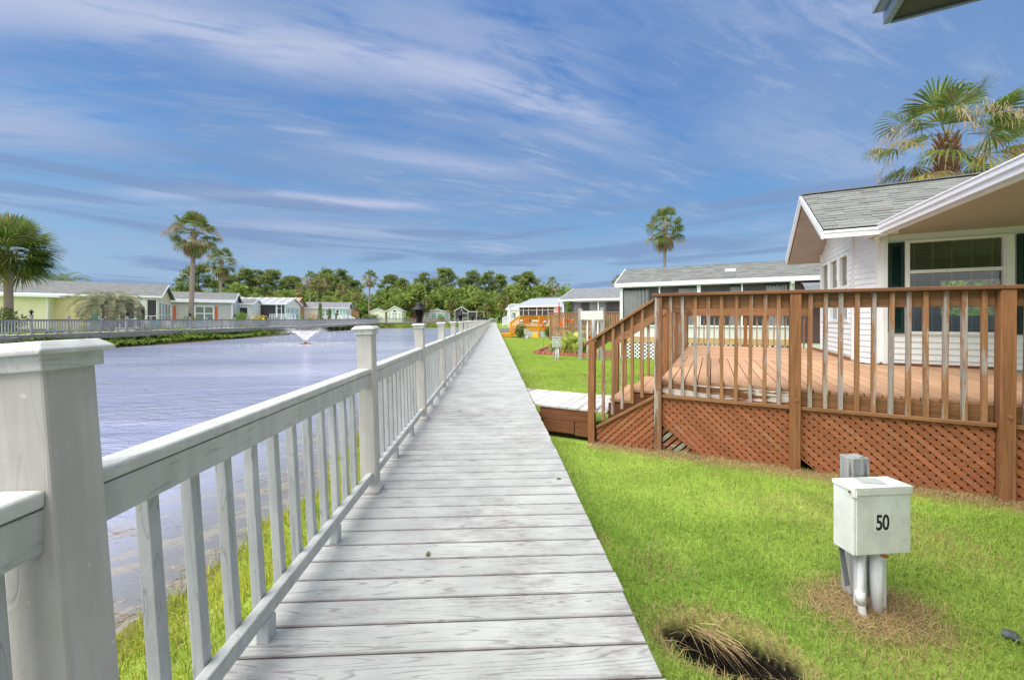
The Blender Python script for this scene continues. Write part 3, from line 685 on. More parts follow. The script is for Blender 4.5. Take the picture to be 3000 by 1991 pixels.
def near_railing():
    root = empty('boardwalk_railing', (-0.905, 0, 0), 0, 'pale grey composite railing running along the near boardwalk', 'railing')
    X = 0.0; posts = []; k = -2
    y = 0.91 - 2*BAY
    while y < 102.5: posts.append(y); y += BAY if abs(y-0.91) > 0.01 else 2.015
    p0 = None
    for y in posts:
        ln = lean(y); z = wz(y)
        post_parts(root, X, y, z, 1.21, M['comp_post'], M['comp_cap'], ln)
    nb = 0; far = MB(); bal = None; blk = None; far_blk = MB()
    for a, c in zip(posts[:-1], posts[1:]):
        za, zc = wz(a), wz(c); la, lc = lean(a), lean(c)
        P = lambda y, xo, z: V((X + xo - (la + (lc-la)*(y-a)/(c-a))*z, y, z + za + (zc-za)*(y-a)/(c-a)))
        ya, yc = a+0.052, c-0.052
        b = MB(); b.bar(P(ya, 0.0, 0.884), P(yc, 0.0, 0.884), 0.086, 0.038); b.build('top_rail', M['comp_cap'], root, bevel=0.010, seg=3)
        b = MB(); b.bar(P(ya, 0.016, 0.816), P(yc, 0.016, 0.816), 0.036, 0.092); b.build('rail_board', M['comp_rail'], root, bevel=0.004)
        b = MB(); b.bar(P(ya, 0.012, 0.118), P(yc, 0.012, 0.118), 0.042, 0.064); b.build('bottom_rail', M['comp_rail'], root, bevel=0.006)
        n = 11; st = 0.152; m0 = (c-a-10*st)/2
        for i in range(n + (1 if abs(c-0.91) < .02 else 0)):
            yy = a+m0+st*i if i < n else c-0.105; l = la + (lc-la)*(yy-a)/(c-a); zz = za + (zc-za)*(yy-a)/(c-a)
            vis = yy > 0.55
            if vis and nb < 100:
                if bal is None:
                    b = MB(); b.box(-0.0185, 0.0185, -0.0185, 0.0185, 0.09, 0.858); bal = b.build('baluster', M['comp_bal'], root, bevel=0.003)
                    o = bal
                else:
                    o = bal.copy(); COL.objects.link(o)
                o.location = (X-0.028, yy, zz); o.rotation_euler = (0, -l, 0); nb += 1
            else: far.bar(P(yy, -0.028, 0.09), P(yy, -0.028, 0.858), 0.037, 0.037, (1, 0, 0))
        for i in (1, 2):
            yy = a + (c-a)*i/3; l = lean(yy)
            if yy < 42:
                if blk is None:
                    b = MB(); b.box(-0.023, 0.023, -0.028, 0.028, 0, 0.087); blk = b.build('support_block', M['comp_bal'], root, bevel=0.003); o = blk
                else: o = blk.copy(); COL.objects.link(o)
                o.location = (X+0.010, yy, wz(yy))
            else: far_blk.box(X-0.013, X+0.033, yy-0.028, yy+0.028, wz(yy), wz(yy)+0.087)
    o = far.build('balusters', M['comp_bal'], root); o['kind'] = 'stuff'
    o = far_blk.build('support_blocks', M['comp_bal'], root); o['kind'] = 'stuff'
    # railing across the far end
    b = MB(); z = wz(posts[-1]); ye = posts[-1]
    b.bar((0.06, ye, z+0.88), (1.5, ye, z+0.88), 0.08, 0.12); b.bar((0.06, ye, z+0.12), (1.5, ye, z+0.12), 0.04, 0.06)
    for i in range(9): b.box(0.14+i*0.15, 0.18+i*0.15, ye-0.02, ye+0.02, z+0.1, z+0.85)
    b.box(1.46, 1.57, ye-0.055, ye+0.055, z, z+1.2); b.build('end_railing', M['comp_rail'], root)
    return [(y, wz(y), lean(y)) for y in posts]

def lamp_proto():
    root = empty('post_lamp', (0, 0, 0), 0)
    b = MB(); b.lathe([(0.0, 0), (0.036, 0), (0.036, 0.085), (0.0, 0.085)], 8); b.box(-.062, .062, -.062, .062, -0.012, 0.006); b.build('base', M['black'], root)
    for i, z in enumerate((0.088, 0.113, 0.138)):
        r = 0.072 + 0.010*i
        b = MB(); b.lathe([(0.03, z+0.012), (r, z-0.006), (r+0.003, z-0.002), (0.034, z+0.022), (0.03, z+0.012)], 20); b.build('louvre', M['black'], root, smooth=True)
    b = MB(); b.lathe([(0.024, 0.08), (0.024, 0.17)], 12); b.build('lens', M['bulb'], root, smooth=True)
    b = MB(); b.lathe([(0.0, 0.158), (0.110, 0.160), (0.113, 0.166), (0.085, 0.186), (0.060, 0.205), (0.047, 0.214), (0.047, 0.232), (0.040, 0.248), (0.024, 0.259), (0.0, 0.263)], 22); b.build('roof', M['black'], root, smooth=True)
    return root

def far_boardwalk():
    # polyline of the pond-side edge: along the west shore, then across the far end
    P = [(-27.9, -6.0, .35), (-27.9, 56.0, .37), (-27.9, 97.0, .60)]
    Q = [(-27.9, 97.0, .60), (-14.0, 105.0, .58), (-1.2, 107.5, .55)]
    lamps = []
    for path, lab, rl, ins in ((P, 'weathered boardwalk on piles along the far shore', 'grey timber railing along the boardwalk on the far shore', -1.0), (Q, 'boardwalk crossing the far end of the pond', 'grey timber railing crossing the far end of the pond', 1.0)):
        deck = MB(); fas = MB(); pil = MB()
        root = empty('boardwalk_railing', path[0], 0, rl, 'railing'); o0 = V(path[0])
        nb = 0; farb = MB(); fblk = MB(); start = True; bal = None
        for (a, c) in zip(path[:-1], path[1:]):
            a = V(a); c = V(c); d = c-a; L = d.length; d.normalize(); s = V((-d.y, d.x, 0))      # s points away from the pond on the west side
            deck.slab([a + s*0.02 + ZV*-0.04, c + s*0.02 + ZV*-0.04, c + s*1.6 + ZV*-0.04, a + s*1.6 + ZV*-0.04], (0, 0, 0.04))
            m = (a+c)/2
            fas.bar(a - s*0.02 + ZV*-0.14, c - s*0.02 + ZV*-0.14, 0.04, 0.24); fas.bar(a - s*0.012 + ZV*-0.345, c - s*0.012 + ZV*-0.345, 0.04, 0.165)
            npil = int(L/2.6)
            for i in range(npil+1):
                q = a + d*(L*i/max(1, npil))
                pil.bar((q.x + s.x*.10, q.y + s.y*.10, -1.5), (q.x + s.x*.10, q.y + s.y*.10, q.z-.3), 0.13, 0.13, (1, 0, 0)); pil.bar((q.x + s.x*1.45, q.y+s.y*1.45, -1.2), (q.x+s.x*1.45, q.y+s.y*1.45, q.z-.04), 0.12, 0.12, (1, 0, 0))
            n = max(1, round(L/BAY)); st = L/n
            off = 0.0
            for i in range(n+1):
                if i == n and c.x > -2: pass
                elif i == n: continue
                q = a + d*(st*i) + s*0.10
                post_parts(root, q.x-o0.x, q.y-o0.y, q.z-o0.z, 1.2, M['far_grey'], M['far_grey'], 0, False, 0.06, cap=False)
                lamps.append((q.x, q.y, q.z+1.19, len(lamps)))
            for i in range(n):
                q0 = a + d*(st*i+0.06) + s*0.10 - o0; q1 = a + d*(st*(i+1)-0.06) + s*0.10 - o0
                b = MB(); b.bar(q0 + ZV*0.895, q1 + ZV*0.895, 0.14, 0.035); b.build('top_rail', M['far_cap'], root)
                b = MB(); b.bar(q0 + ZV*0.84, q1 + ZV*0.84, 0.035, 0.075); b.bar(q0 + ZV*0.17, q1 + ZV*0.17, 0.04, 0.07); b.build('rail_board', M['far_grey'], root)
                for k in range(12):
                    r = q0 + (q1-q0)*((k+1)/13); w = r + o0
                    vis = w.y > 22.0 and w.x > -40 and path is P
                    if vis and nb < 100:
                        if bal is None:
                            b = MB(); b.box(-0.024, 0.024, -0.024, 0.024, 0.14, 0.83); bal = b.build('baluster', M['far_grey'], root); o = bal
                        else: o = bal.copy(); COL.objects.link(o)
                        o.location = r; o.rotation_euler = (0, 0, math.atan2(d.y, d.x)); nb += 1
                    else: farb.bar(r + ZV*0.14, r + ZV*0.83, 0.048, 0.048, d)
                for k in (1, 2):
                    r = q0 + (q1-q0)*(k/3); fblk.bar(r, r + ZV*0.14, 0.07, 0.07, d)
        o = farb.build('balusters', M['far_grey'], root); o['kind'] = 'stuff'
        o = fblk.build('support_blocks', M['far_grey'], root); o['kind'] = 'stuff'
        dk = deck.build('boardwalk', M['far_plank']); tag(dk, lab, None, None, 'structure')
        fas.build('fascia', M['fascia'], dk); pil.build('piles', M['pile'], dk)
    return lamps
# ------------------------------------------------------------------ stained timber deck with stairs
ZF = 0.47
def lattice(b, x0, x1, z0, z1, o, S, N, n0, sgn, step=0.0635, w=0.0455, th=0.006, keep=None):
    """diagonal strips clipped to the rectangle / keep(s,z)"""
    o = V(o); S = V(S); N = V(N); H = z1-z0; d = step*math.sqrt(2)
    c = x0 - H if sgn > 0 else x0
    end = x1 if sgn > 0 else x1 + H
    hw = w*math.sqrt(2)/2
    while c < end:
        # strip centre line: s = c + sgn*(z-z0)
        def clip_line(off):
            za, zb = z0, z1
            s_at = lambda z: c + off + sgn*(z-z0)
            pts = []
            lo, hi = z0, z1
            if sgn > 0: lo = max(lo, z0 + (x0-c-off)); hi = min(hi, z0 + (x1-c-off))
            else: lo = max(lo, z0 + (c+off-x1)); hi = min(hi, z0 + (c+off-x0))
            return lo, hi, s_at
        lo1, hi1, f1 = clip_line(-hw); lo2, hi2, f2 = clip_line(hw)
        if hi1 > lo1 and hi2 > lo2:
            A = [(f1(lo1), lo1), (f2(lo2), lo2), (f2(hi2), hi2), (f1(hi1), hi1)]
            if keep: A = keep(A)
            if A: b.slab([o + S*s + N*n0 + ZV*z for s, z in A], N*th)
        c += d
    return b

def build_deck():
    root = empty('wooden_deck', DO, TH, 'weathered brown stained timber deck with stairs and lattice skirt beside the white cottage', 'deck')
    root.rotation_euler = (0, rad(0.25), TH)
    X = V((1, 0, 0)); Y = V((0, 1, 0)); UL = 4.75
    # floor: boards run away from the lawn, then a second field runs across
    b = MB(); x = 0.02; i = 0
    while x < UL:
        w = 0.137; x1 = min(x+w, UL); b.slab([(x, -0.02, ZF-0.036), (x1, -0.02, ZF-0.036), (x1, 3.66, ZF-0.036), (x, 3.66, ZF-0.036)], (0, 0, 0.036)); x += 0.148
    b.build('floor_boards', M['st_floor'], root, bevel=0.003, seg=1)
    b = MB(); y = 3.67
    while y < 7.95:
        b.box(0.02 + R.uniform(-.015, .015), 3.06, y, y+0.137, ZF-0.037, ZF-0.001); y += 0.142
    b.build('floor_boards', M['st_floorx'], root, bevel=0.003, seg=1)
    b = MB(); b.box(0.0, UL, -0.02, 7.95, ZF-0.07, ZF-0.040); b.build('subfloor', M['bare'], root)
    # rim boards
    posts = [0.0, 1.46, 3.09, 4.70]
    for a, c, m in ((0.05, 1.41, 'st_rim'), (1.51, 3.03, 'st_rim2'), (3.15, 4.65, 'st_rim2')):
        b = MB(); b.box(a, c, -0.058, -0.022, 0.285, ZF-0.038); b.build('rim_board', M[m], root, bevel=0.003)
        b = MB(); b.box(a-0.0, c+0.0, -0.115, -0.060, 0.246, 0.284); b.build('ledge', M['st_x'], root, bevel=0.004)
    b = MB(); b.box(-0.03, 0.02, 1.45, 7.95, 0.2, ZF-0.038); b.build('rim_board', M['st_y'], root)
    # posts
    for i, u in enumerate(posts):
        b = MB(); w = 0.045 if i == 0 else 0.052; b.box(-w, w, -w, w, -0.56, 1.553)
        o = b.build('post', M['st_postworn' if i == 0 else 'st_post'], root, bevel=0.006); o.location = (u, -0.085, 0)
        b = MB(); b.tube([(u+0.01, -0.085-w-0.012, 0.36), (u+0.01, -0.085-w+0.002, 0.36)], 0.016, 10); b.build('bolt', M['st_post'], o.parent)
    # front rail
    b = MB(); b.box(-0.075, 3.06, -0.150, 0.000, 1.556, 1.594); b.build('rail_cap', M['st_cap'], root, bevel=0.006)
    b = MB(); b.box(3.063, 4.95, -0.150, 0.002, 1.555, 1.593); b.build('rail_cap', M['st_cap'], root, bevel=0.006)
    for a, c in ((0.047, 1.405), (1.515, 3.035), (3.145, 4.65)):
        b = MB(); b.box(a, c, -0.062, -0.024, 1.395, 1.553); b.build('rail_board', M['st_x'], root, bevel=0.004)
    def bal(x, y, z0, z1, mat='st_z', w=0.019):
        b = MB(); b.box(-w, w, -w, w, z0, z1)
        for z in (z1-0.05, z1-0.11, z0+0.06, z0+0.14):
            b.k = 1; b.box(-0.0035, 0.0035, -w-0.0012, -w+0.001, z-0.0035, z+0.0035)
        b.k = 0
        o = b.build('baluster', [M[mat], M['strap']], root, bevel=0.0025, seg=1); o.location = (x, y, 0)
        o.rotation_euler = (R.uniform(-.006, .006), R.uniform(-.008, .008), R.uniform(-.05, .05)); return o
    for a, c, n in ((0.0, 1.46, 9), (1.46, 3.09, 11), (3.09, 4.70, 11)):
        for i in range(n): bal(a+(c-a)*(i+1)/(n+1), -0.083, 0.285, 1.552)
    # left side rail beyond the stairs and the far rail
    ys0, ys1 = 1.42, 7.80
    for y in (ys0, 3.5, 5.65, ys1):
        b = MB(); b.box(-0.045, 0.045, -0.045, 0.045, -0.5, 1.56); o = b.build('post', M['st_post'], root, bevel=0.005); o.location = (-0.07, y, 0)
    b = MB(); b.box(-0.14, 0.0, ys0-0.06, ys1+0.07, 1.562, 1.598); b.build('rail_cap', M['st_y'], root, bevel=0.005)
    b = MB(); b.box(-0.035, 0.0, ys0+0.05, ys1-0.05, 1.40, 1.56); b.build('rail_board', M['st_y'], root, bevel=0.004)
    for k in range(1, 44):
        y = ys0 + (ys1-ys0)*k/44
        if min(abs(y-3.5), abs(y-5.65)) > 0.06: bal(-0.075, y, 0.26, 1.552)
    for x in (1.5, 3.02):
        b = MB(); b.box(-0.045, 0.045, -0.045, 0.045, -0.5, 1.56); o = b.build('post', M['st_post'], root, bevel=0.005); o.location = (x, ys1, 0)
    b = MB(); b.box(0.0, 3.1, ys1-0.08, ys1+0.06, 1.560, 1.596); b.build('rail_cap', M['st_x'], root, bevel=0.005)
    b = MB(); b.box(-0.02, 3.0, ys1-0.085, ys1-0.047, 1.37, 1.558); b.build('rail_board', M['st_x'], root, bevel=0.004)
    for k in range(1, 22):
        x = 3.02*k/22
        if abs(x-1.5) > 0.06: bal(x, ys1, 0.26, 1.37, 'st_z', 0.016)
    # kick board along the cottage wall
    b = MB(); b.bar((3.035, 4.35, ZF+0.03), (3.035, 7.8, ZF+0.03), 0.05, 0.06); b.build('kick_board', M['st_y'], root, bevel=0.004)
    b = MB(); b.bar((3.3, 3.715, ZF+0.02), (4.7, 3.715, ZF+0.02), 0.03, 0.04); b.build('kick_board', M['st_dark'], root)
    # lattice skirts: front layer strips fall to the right, back layer to the left
    o = V((0, 0, 0)); N = V((0, -1, 0))
    for a, c, z0 in ((0.05, 1.41, -0.50), (1.51, 3.03, -0.50), (3.15, 4.65, -0.50)):
        if a < 1:
            def keep(A):
                # the lower left corner has broken away
                f = lambda s, z: (s-0.05)*0.72 + (z+0.46) - 0.34
                out = []
                for (p, q) in zip(A, A[1:]+A[:1]):
                    fp, fq = f(*p), f(*q)
                    if fp >= 0: out.append(p)
                    if fp*fq < 0: t = fp/(fp-fq); out.append((p[0]+(q[0]-p[0])*t, p[1]+(q[1]-p[1])*t))
                return out if len(out) > 2 else None
        elif a < 2:
            def keep(A):
                f = lambda s, z: (s-1.51)*0.8 + (z+0.46) - 0.16
                out = []
                for (p, q) in zip(A, A[1:]+A[:1]):
                    fp, fq = f(*p), f(*q)
                    if fp >= 0: out.append(p)
                    if fp*fq < 0: t = fp/(fp-fq); out.append((p[0]+(q[0]-p[0])*t, p[1]+(q[1]-p[1])*t))
                return out if len(out) > 2 else None
        else: keep = None
        b = MB(); lattice(b, a, c, z0+0.02, 0.244, o, X, N, 0.072, -1, keep=keep); lattice(b, a, c, z0+0.02, 0.244, o, X, N, 0.064, 1, w=0.044, th=0.007, keep=keep)
        b.build('lattice_panel', M['st_lat'], root)
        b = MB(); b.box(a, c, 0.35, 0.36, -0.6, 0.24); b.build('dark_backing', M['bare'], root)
    b = MB(); lattice(b, 0.055, 0.50, -0.48, -0.12, o, X, N, 0.058, 1, 0.066, w=0.046, th=0.004); b.build('bare_lattice', M['st_latold'], root)
    # stairs down to the side walkway
    for zt, x0, x1 in ((0.31, -0.37, -0.09), (0.155, -0.64, -0.36)):
        b = MB(); xm = (x0+x1)/2
        b.box(x0, xm-0.003, -0.03, 1.38, zt-0.038, zt); b.box(xm+0.003, x1+0.02, -0.03, 1.38, zt-0.038, zt); b.build('tread', M['st_floor'], root, bevel=0.004)
        b = MB(); b.box(x0+0.02, x0+0.045, 0.0, 1.38, zt-0.16, zt-0.04); b.build('riser', M['st_y'], root)
    for y in (-0.03, 1.33):
        b = MB(); b.slab([(-0.66, y, -0.42), (0.0, y, -0.40), (0.0, y, 0.26), (-0.35, y, 0.255), (-0.35, y, 0.105), (-0.66, y, 0.095)], (0, 0.035, 0)); b.build('stringer', M['st_dark'], root)
    for y, zz in ((-0.095, 0), (1.42, 0)):
        b = MB(); b.box(-0.045, 0.045, -0.045, 0.045, -0.52, 0.955); o2 = b.build('newel_post', M['st_post'], root, bevel=0.006); o2.location = (-0.87, y-0.02 if y < 0 else y, 0)
        s = (1.46-0.93)/0.80
        z_at = lambda x: 0.93 + (x+0.90)*s
        b = MB(); b.slab([(-0.97, y-0.065, z_at(-0.97)), (-0.05, y-0.065, z_at(-0.05)), (-0.05, y+0.065, z_at(-0.05)), (-0.97, y+0.065, z_at(-0.97))], (0, 0, 0.042)); b.build('stair_rail_cap', M['st_x'], root, bevel=0.005)
        ya = y + (0.02 if y < 0 else -0.06)
        b = MB(); b.slab([(-0.825, ya, z_at(-0.825)-0.15), (-0.05, ya, z_at(-0.05)-0.15), (-0.05, ya, z_at(-0.05)-0.004), (-0.825, ya, z_at(-0.825)-0.004)], (0, 0.036, 0)); b.build('stair_rail_board', M['st_x'], root, bevel=0.003)
        for i in range(5):
            x = -0.71 + i*0.128; zb = -0.20 + (x+0.77)*0.69
            bal(x, y-0.018 if y < 0 else y+0.018, zb+0.03, z_at(x)-0.004)
        b = MB(); b.slab([(-0.80, y-0.05, -0.255), (-0.05, y-0.05, 0.225), (-0.05, y+0.01, 0.225), (-0.80, y+0.01, -0.255)], (0, 0, 0.04)); b.build('stair_ledge', M['st_x'], root, bevel=0.003)
    # triangular lattice under the stair
    def keep3(A):
        f = lambda s, z: (-0.255 + (s+0.80)*0.64) - z
        out = []
        for (p, q) in zip(A, A[1:]+A[:1]):
            fp, fq = f(*p), f(*q)
            if fp >= 0: out.append(p)
            if fp*fq < 0: t = fp/(fp-fq); out.append((p[0]+(q[0]-p[0])*t, p[1]+(q[1]-p[1])*t))
        return out if len(out) > 2 else None
    b = MB(); lattice(b, -0.80, -0.05, -0.45, 0.23, o, X, N, 0.105, 1, keep=keep3); lattice(b, -0.80, -0.05, -0.45, 0.23, o, X, N, 0.098, -1, w=0.044, th=0.006, keep=keep3)
    b.build('lattice_panel', M['st_lat'], root)
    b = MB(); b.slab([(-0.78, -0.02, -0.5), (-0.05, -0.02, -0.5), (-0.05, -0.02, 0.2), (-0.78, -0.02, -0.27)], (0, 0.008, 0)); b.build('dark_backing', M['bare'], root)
    return root

def build_side_walkway():
    root = empty('side_walkway', DO, TH, 'short grey plank walkway joining the boardwalk to the deck stairs', 'walkway')
    b = MB(); x = -0.655
    while x > -2.75:
        # trimmed against the boardwalk edge (world x = 0.61)
        xm = x-0.137
        cut = lambda u, n: (DO + DU*u + DN*n).x > 0.615
        n0, n1 = -0.13, 1.02
        def lim(u):  # smallest n with world x >= .615
            return max(n0, (0.615 - DO.x - DU.x*u)/DN.x)
        a, c = lim(x), lim(xm)
        if a < n1:
            a2, c2 = min(a, n1), min(c, n1)
            b.slab([(x, a2, -0.034), (x, n1, -0.034), (xm, n1, -0.034), (xm, c2, -0.034)][::-1], (0, 0, 0.032))
        x -= 0.142
    b.build('planks', M['ramp'], root, bevel=0.003, seg=1)
    for z0, z1, xa, xb in ((-0.205, -0.036, -1.66, -0.86), (-0.385, -0.210, -1.60, -1.13), (-0.400, -0.212, -1.12, -0.86)):
        b = MB(); b.box(xa, xb, -0.115, -0.075, z0, z1); b.build('fascia', M['st_dark'], root, bevel=0.004)
    b = MB(); b.box(-1.9, -0.7, 0.98, 1.01, -0.3, -0.036); b.build('fascia', M['st_dark'], root)
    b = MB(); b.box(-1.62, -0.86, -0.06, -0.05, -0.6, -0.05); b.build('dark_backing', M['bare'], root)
    return root
# ------------------------------------------------------------------ buildings
def window(parent, o, S, N, s0, s1, z0, z1, cols=1, rows=2, fw=0.05, pane='pane', frame='white', proud=0.05, blind=False, name='window', sill=True):
    b = MB()
    b.bb(o, S, N, s0-fw, s0, -0.02, proud, z0-fw, z1+fw); b.bb(o, S, N, s1, s1+fw, -0.02, proud, z0-fw, z1+fw)
    b.bb(o, S, N, s0, s1, -0.02, proud-0.002, z1, z1+fw); b.bb(o, S, N, s0, s1, -0.02, proud-0.002, z0-fw, z0)
    for i in range(1, cols): s = s0+(s1-s0)*i/cols; b.bb(o, S, N, s-fw*.4, s+fw*.4, -0.01, proud-0.012, z0, z1)
    for i in range(1, rows): z = z0+(z1-z0)*i/rows; b.bb(o, S, N, s0, s1, -0.01, proud-0.015, z-fw*.4, z+fw*.4)
    f = b.build(name, M[frame], parent)
    p = MB(); p.bb(o, S, N, s0, s1, 0.004, 0.018, z0, z1); p.build('pane', M[pane], f)
    if sill: q = MB(); q.bb(o, S, N, s0-fw-.02, s1+fw+.02, 0.0, proud+.03, z0-fw-.025, z0-fw-.001); q.build('sill', M[frame], f)
    return f

def shutter(parent, o, S, N, s0, s1, z0, z1, mat, slats=True, n0=0.0):
    b = MB(); w = 0.05
    b.bb(o, S, N, s0, s0+w, n0, n0+0.04, z0, z1); b.bb(o, S, N, s1-w, s1, n0, n0+0.04, z0, z1)
    zm = (z0+z1)/2
    for a, c in ((z0, z0+0.07), (zm-0.035, zm+0.035), (z1-0.07, z1)): b.bb(o, S, N, s0+w, s1-w, n0, n0+0.038, a, c)
    if slats:
        Sv = V(S); Nv = V(N); ov = V(o)
        z = z0+0.075
        while z < z1-0.08:
            if abs(z-zm) > 0.05:
                pts = [ov + Sv*(s0+w) + Nv*(n0+0.032) + ZV*z, ov + Sv*(s1-w) + Nv*(n0+0.032) + ZV*z, ov + Sv*(s1-w) + Nv*(n0+0.002) + ZV*(z+0.034), ov + Sv*(s0+w) + Nv*(n0+0.002) + ZV*(z+0.034)]
                b.slab(pts, Nv*-0.005)
            z += 0.040
    b.bb(o, S, N, s0+w, s1-w, n0, n0+0.006, z0, z1)
    return b.build('shutter', M[mat], parent)

def shingle_field(parent, e0, e1, r0, r1, name='shingles', row=0.135, tab=0.30, limit=None):
    """individual shingle tabs laid course by course from the eave e0-e1 up to the ridge r0-r1"""
    e0, e1, r0, r1 = map(V, (e0, e1, r0, r1)); L = (e1-e0).length; S = (e1-e0).normalized()
    up = (r0-e0); up = up - S*up.dot(S); H = up.length; up.normalize(); nrm = S.cross(up)
    if nrm.z < 0: nrm = -nrm
    b = MB(); k = 0; rng = random.Random(5)
    while k*row < H-0.01:
        h0 = k*row; h1 = min(H, h0+row*1.25); s = -rng.random()*tab
        t = h0/H; a0 = (e0 + (r0-e0)*t - e0).dot(S); a1 = (e1 + (r1-e1)*t - e0).dot(S)
        while s < a1:
            w = tab*(0.55 + 0.75*rng.random()); q0 = max(s, a0); q1 = min(s+w-0.004, a1)
            if q1-q0 > 0.02:
                lift = 0.009 + (0.007 if rng.random() < 0.45 else 0.0)
                p = lambda x, y, n: e0 + S*x + up*y + nrm*n
                d = rng.uniform(-0.006, 0.004)
                vs = [p(q0, h0+d, lift), p(q1, h0+d, lift), p(q1, h1, 0.002), p(q0, h1, 0.002), p(q0, h0+d, 0.0), p(q1, h0+d, 0.0)]
                fl = S.cross(up).dot(nrm) > 0
                fs = [(0, 1, 2, 3), (4, 5, 1, 0), (4, 0, 3), (5, 2, 1)]
                b.add(vs, fs if fl else [f[::-1] for f in fs])
            s += w
        k += 1
    return b.build(name, M['shing'], parent)

def cottage():
    """white cottage behind the deck; deck frame, so x runs away from the pond and y away from the lawn"""
    X = V((1, 0, 0)); Y = V((0, 1, 0)); O = V((0, 0, 0))
    root = empty('white_cottage', DO, TH, 'white clapboard cottage with grey shingle roof and dark green shutters behind the brown deck', 'house')
    E0, E1, RY, UO = 3.25, 6.97, 5.11, 2.42          # eave lines, ridge line, gable overhang
    ZE, ZR = 2.86, 3.99; L = 13.0
    A = V((3.08, 6.71, 0)); B = V((3.08, 4.28, 0)); C = V((3.30, 3.76, 0))
    # gable end wall with three tall windows
    S1 = V((0, -1, 0)); N1 = V((-1, 0, 0)); o1 = A
    wins = [(0.09, 0.68), (0.86, 1.44), (1.60, 2.15)]
    holes = [(a, c, 1.24, 2.58) for a, c in wins]
    kz = (ZR-ZE)/(RY-E0)
    def clip1(z, a, c):
        q = max(0.0, z-(ZE-0.16))/kz
        return (max(a, 6.71-(E1-q)), min(c, 6.71-(E0+q)))
    w = MB(); w.laps(o1, S1, N1, 0.0, 2.43, ZF-0.02, 3.72, 0.105, holes, clip1)
    S2 = (C-B).normalized(); N2 = V((S2.y, -S2.x, 0)); l2 = (C-B).length
    w.laps(B, S2, N2, 0.0, l2, ZF-0.02, 2.97, 0.105)
    S2b = V((0.22, 0.52, 0)).normalized(); N2b = V((-S2b.y, S2b.x, 0)); w.laps(A, S2b, N2b, 0, 0.56, ZF-.02, 2.74, 0.105)
    # porch wall
    hw = (0.40, 1.55, 1.05, 2.59)
    w.laps(C, X, -Y, 0.0, 6.0, ZF-0.02, 2.78, 0.105, [hw])
    w.build('wall', M['white'], root)
    b = MB(); b.slab([(3.12, 4.3, -0.4), (3.34, 3.80, -0.4), (L, 3.80, -0.4), (L, 7.2, -0.4), (3.34, 7.2, -0.4), (3.12, 6.7, -0.4)], (0, 0, 0.86)); b.build('skirting', M['w_wall'], root)
    # the front room: back wall with a rear window open to the garden behind
    b = MB(); x0, x1, yb = 3.46, 7.6, 6.96; ha, hb, hz0, hz1 = 5.3, 7.0, 1.35, 2.15
    for (p, q, z0, z1) in ((x0, ha, ZF, 2.7), (hb, x1, ZF, 2.7), (ha, hb, ZF, hz0), (ha, hb, hz1, 2.7)): b.box(p, q, yb, yb+0.02, z0, z1)
    b.box(x0-0.02, x0, 3.83, yb, ZF, 2.7); b.box(x1, x1+0.02, 3.83, yb, ZF, 2.7); b.build('inner_wall', M['room'], root)
    b = MB(); b.box(x0, x1, 3.83, yb, ZF-0.02, ZF); b.build('room_floor', M['tanboard'], root)
    b = MB(); b.box(x0, x1, 3.83, yb, 2.66, 2.68); b.build('room_ceiling', M['white'], root)
    b = MB(); b.box(L-.02, L, 3.8, 7.2, -.4, 2.8)
    for (p, q, z0, z1) in ((3.4, ha, -.4, 2.8), (hb, L-.02, -.4, 2.8), (ha, hb, -.4, hz0), (ha, hb, hz1, 2.8)): b.box(p, q, 7.18, 7.2, z0, z1)
    b.build('wall', M['white'], root)
    # corner trims
    for p, ww in ((B, 0.045), (A, 0.04)):
        b = MB(); b.box(p.x-0.035, p.x+0.06, p.y-ww, p.y+ww, ZF+0.01, 3.0 if p.y < 5 else 2.86); b.build('corner_trim', M['white'], root, bevel=0.004)
    b = MB(); b.box(C.x-0.035, C.x+0.03, C.y-0.03, C.y+0.04, ZF, 2.74); b.build('corner_trim', M['white'], root, bevel=0.004)
    b = MB(); b.box(C.x+0.031, C.x+0.105, C.y-0.062, C.y-0.0, ZF, 2.76)
    for k in range(3): b.box(C.x+0.038+0.022*k, C.x+0.050+0.022*k, C.y-0.068, C.y-0.062, ZF+.05, 2.74)
    b.build('porch_pilaster', M['white'], root, bevel=0.003)
    for a, c in wins:
        b = MB(); f = 0.035
        b.bb(o1, S1, N1, a-f, a+0.02, -0.05, 0.035, 1.20, 2.62); b.bb(o1, S1, N1, c-0.02, c+f, -0.05, 0.035, 1.20, 2.62)
        for z0, z1 in ((1.20, 1.26), (1.885, 1.955), (2.56, 2.62)): b.bb(o1, S1, N1, a+0.02, c-0.02, -0.05, 0.034, z0, z1)
        fr = b.build('window', M['white'], root, bevel=0.004)
        b = MB(); b.bb(o1, S1, N1, a+0.02, c-0.02, -0.03, -0.02, 1.955, 2.56); b.build('pane', M['olive'], fr)
        b = MB(); b.bb(o1, S1, N1, a+0.02, c-0.02, -0.03, -0.02, 1.26, 1.885); b.build('pane', M['pane_sky'], fr)
    # porch window with blinds, between two louvred shutters
    b = MB(); f = 0.05; a, c, z0, z1 = hw
    b.bb(C, X, -Y, a-0.07, a, -0.09, 0.045, z0-f, z1+0.045); b.bb(C, X, -Y, c, c+0.09, -0.09, 0.045, z0-f, z1+0.045)
    b.bb(C, X, -Y, a, c, -0.09, 0.043, z1, z1+0.045); b.bb(C, X, -Y, a, c, -0.09, 0.043, z0-f, z0); b.bb(C, X, -Y, a, c, -0.05, 0.035, 2.055, 2.115)
    b.bb(C, X, -Y, c-0.03, c, -0.05, 0.03, z0, z1)
    wf = b.build('window', M['white'], root, bevel=0.004)
    b = MB(); b.bb(C, X, -Y, a, c, -0.030, -0.026, z0, z1); b.build('pane', M['clear'], wf)
    b = MB(); z = z0+0.015
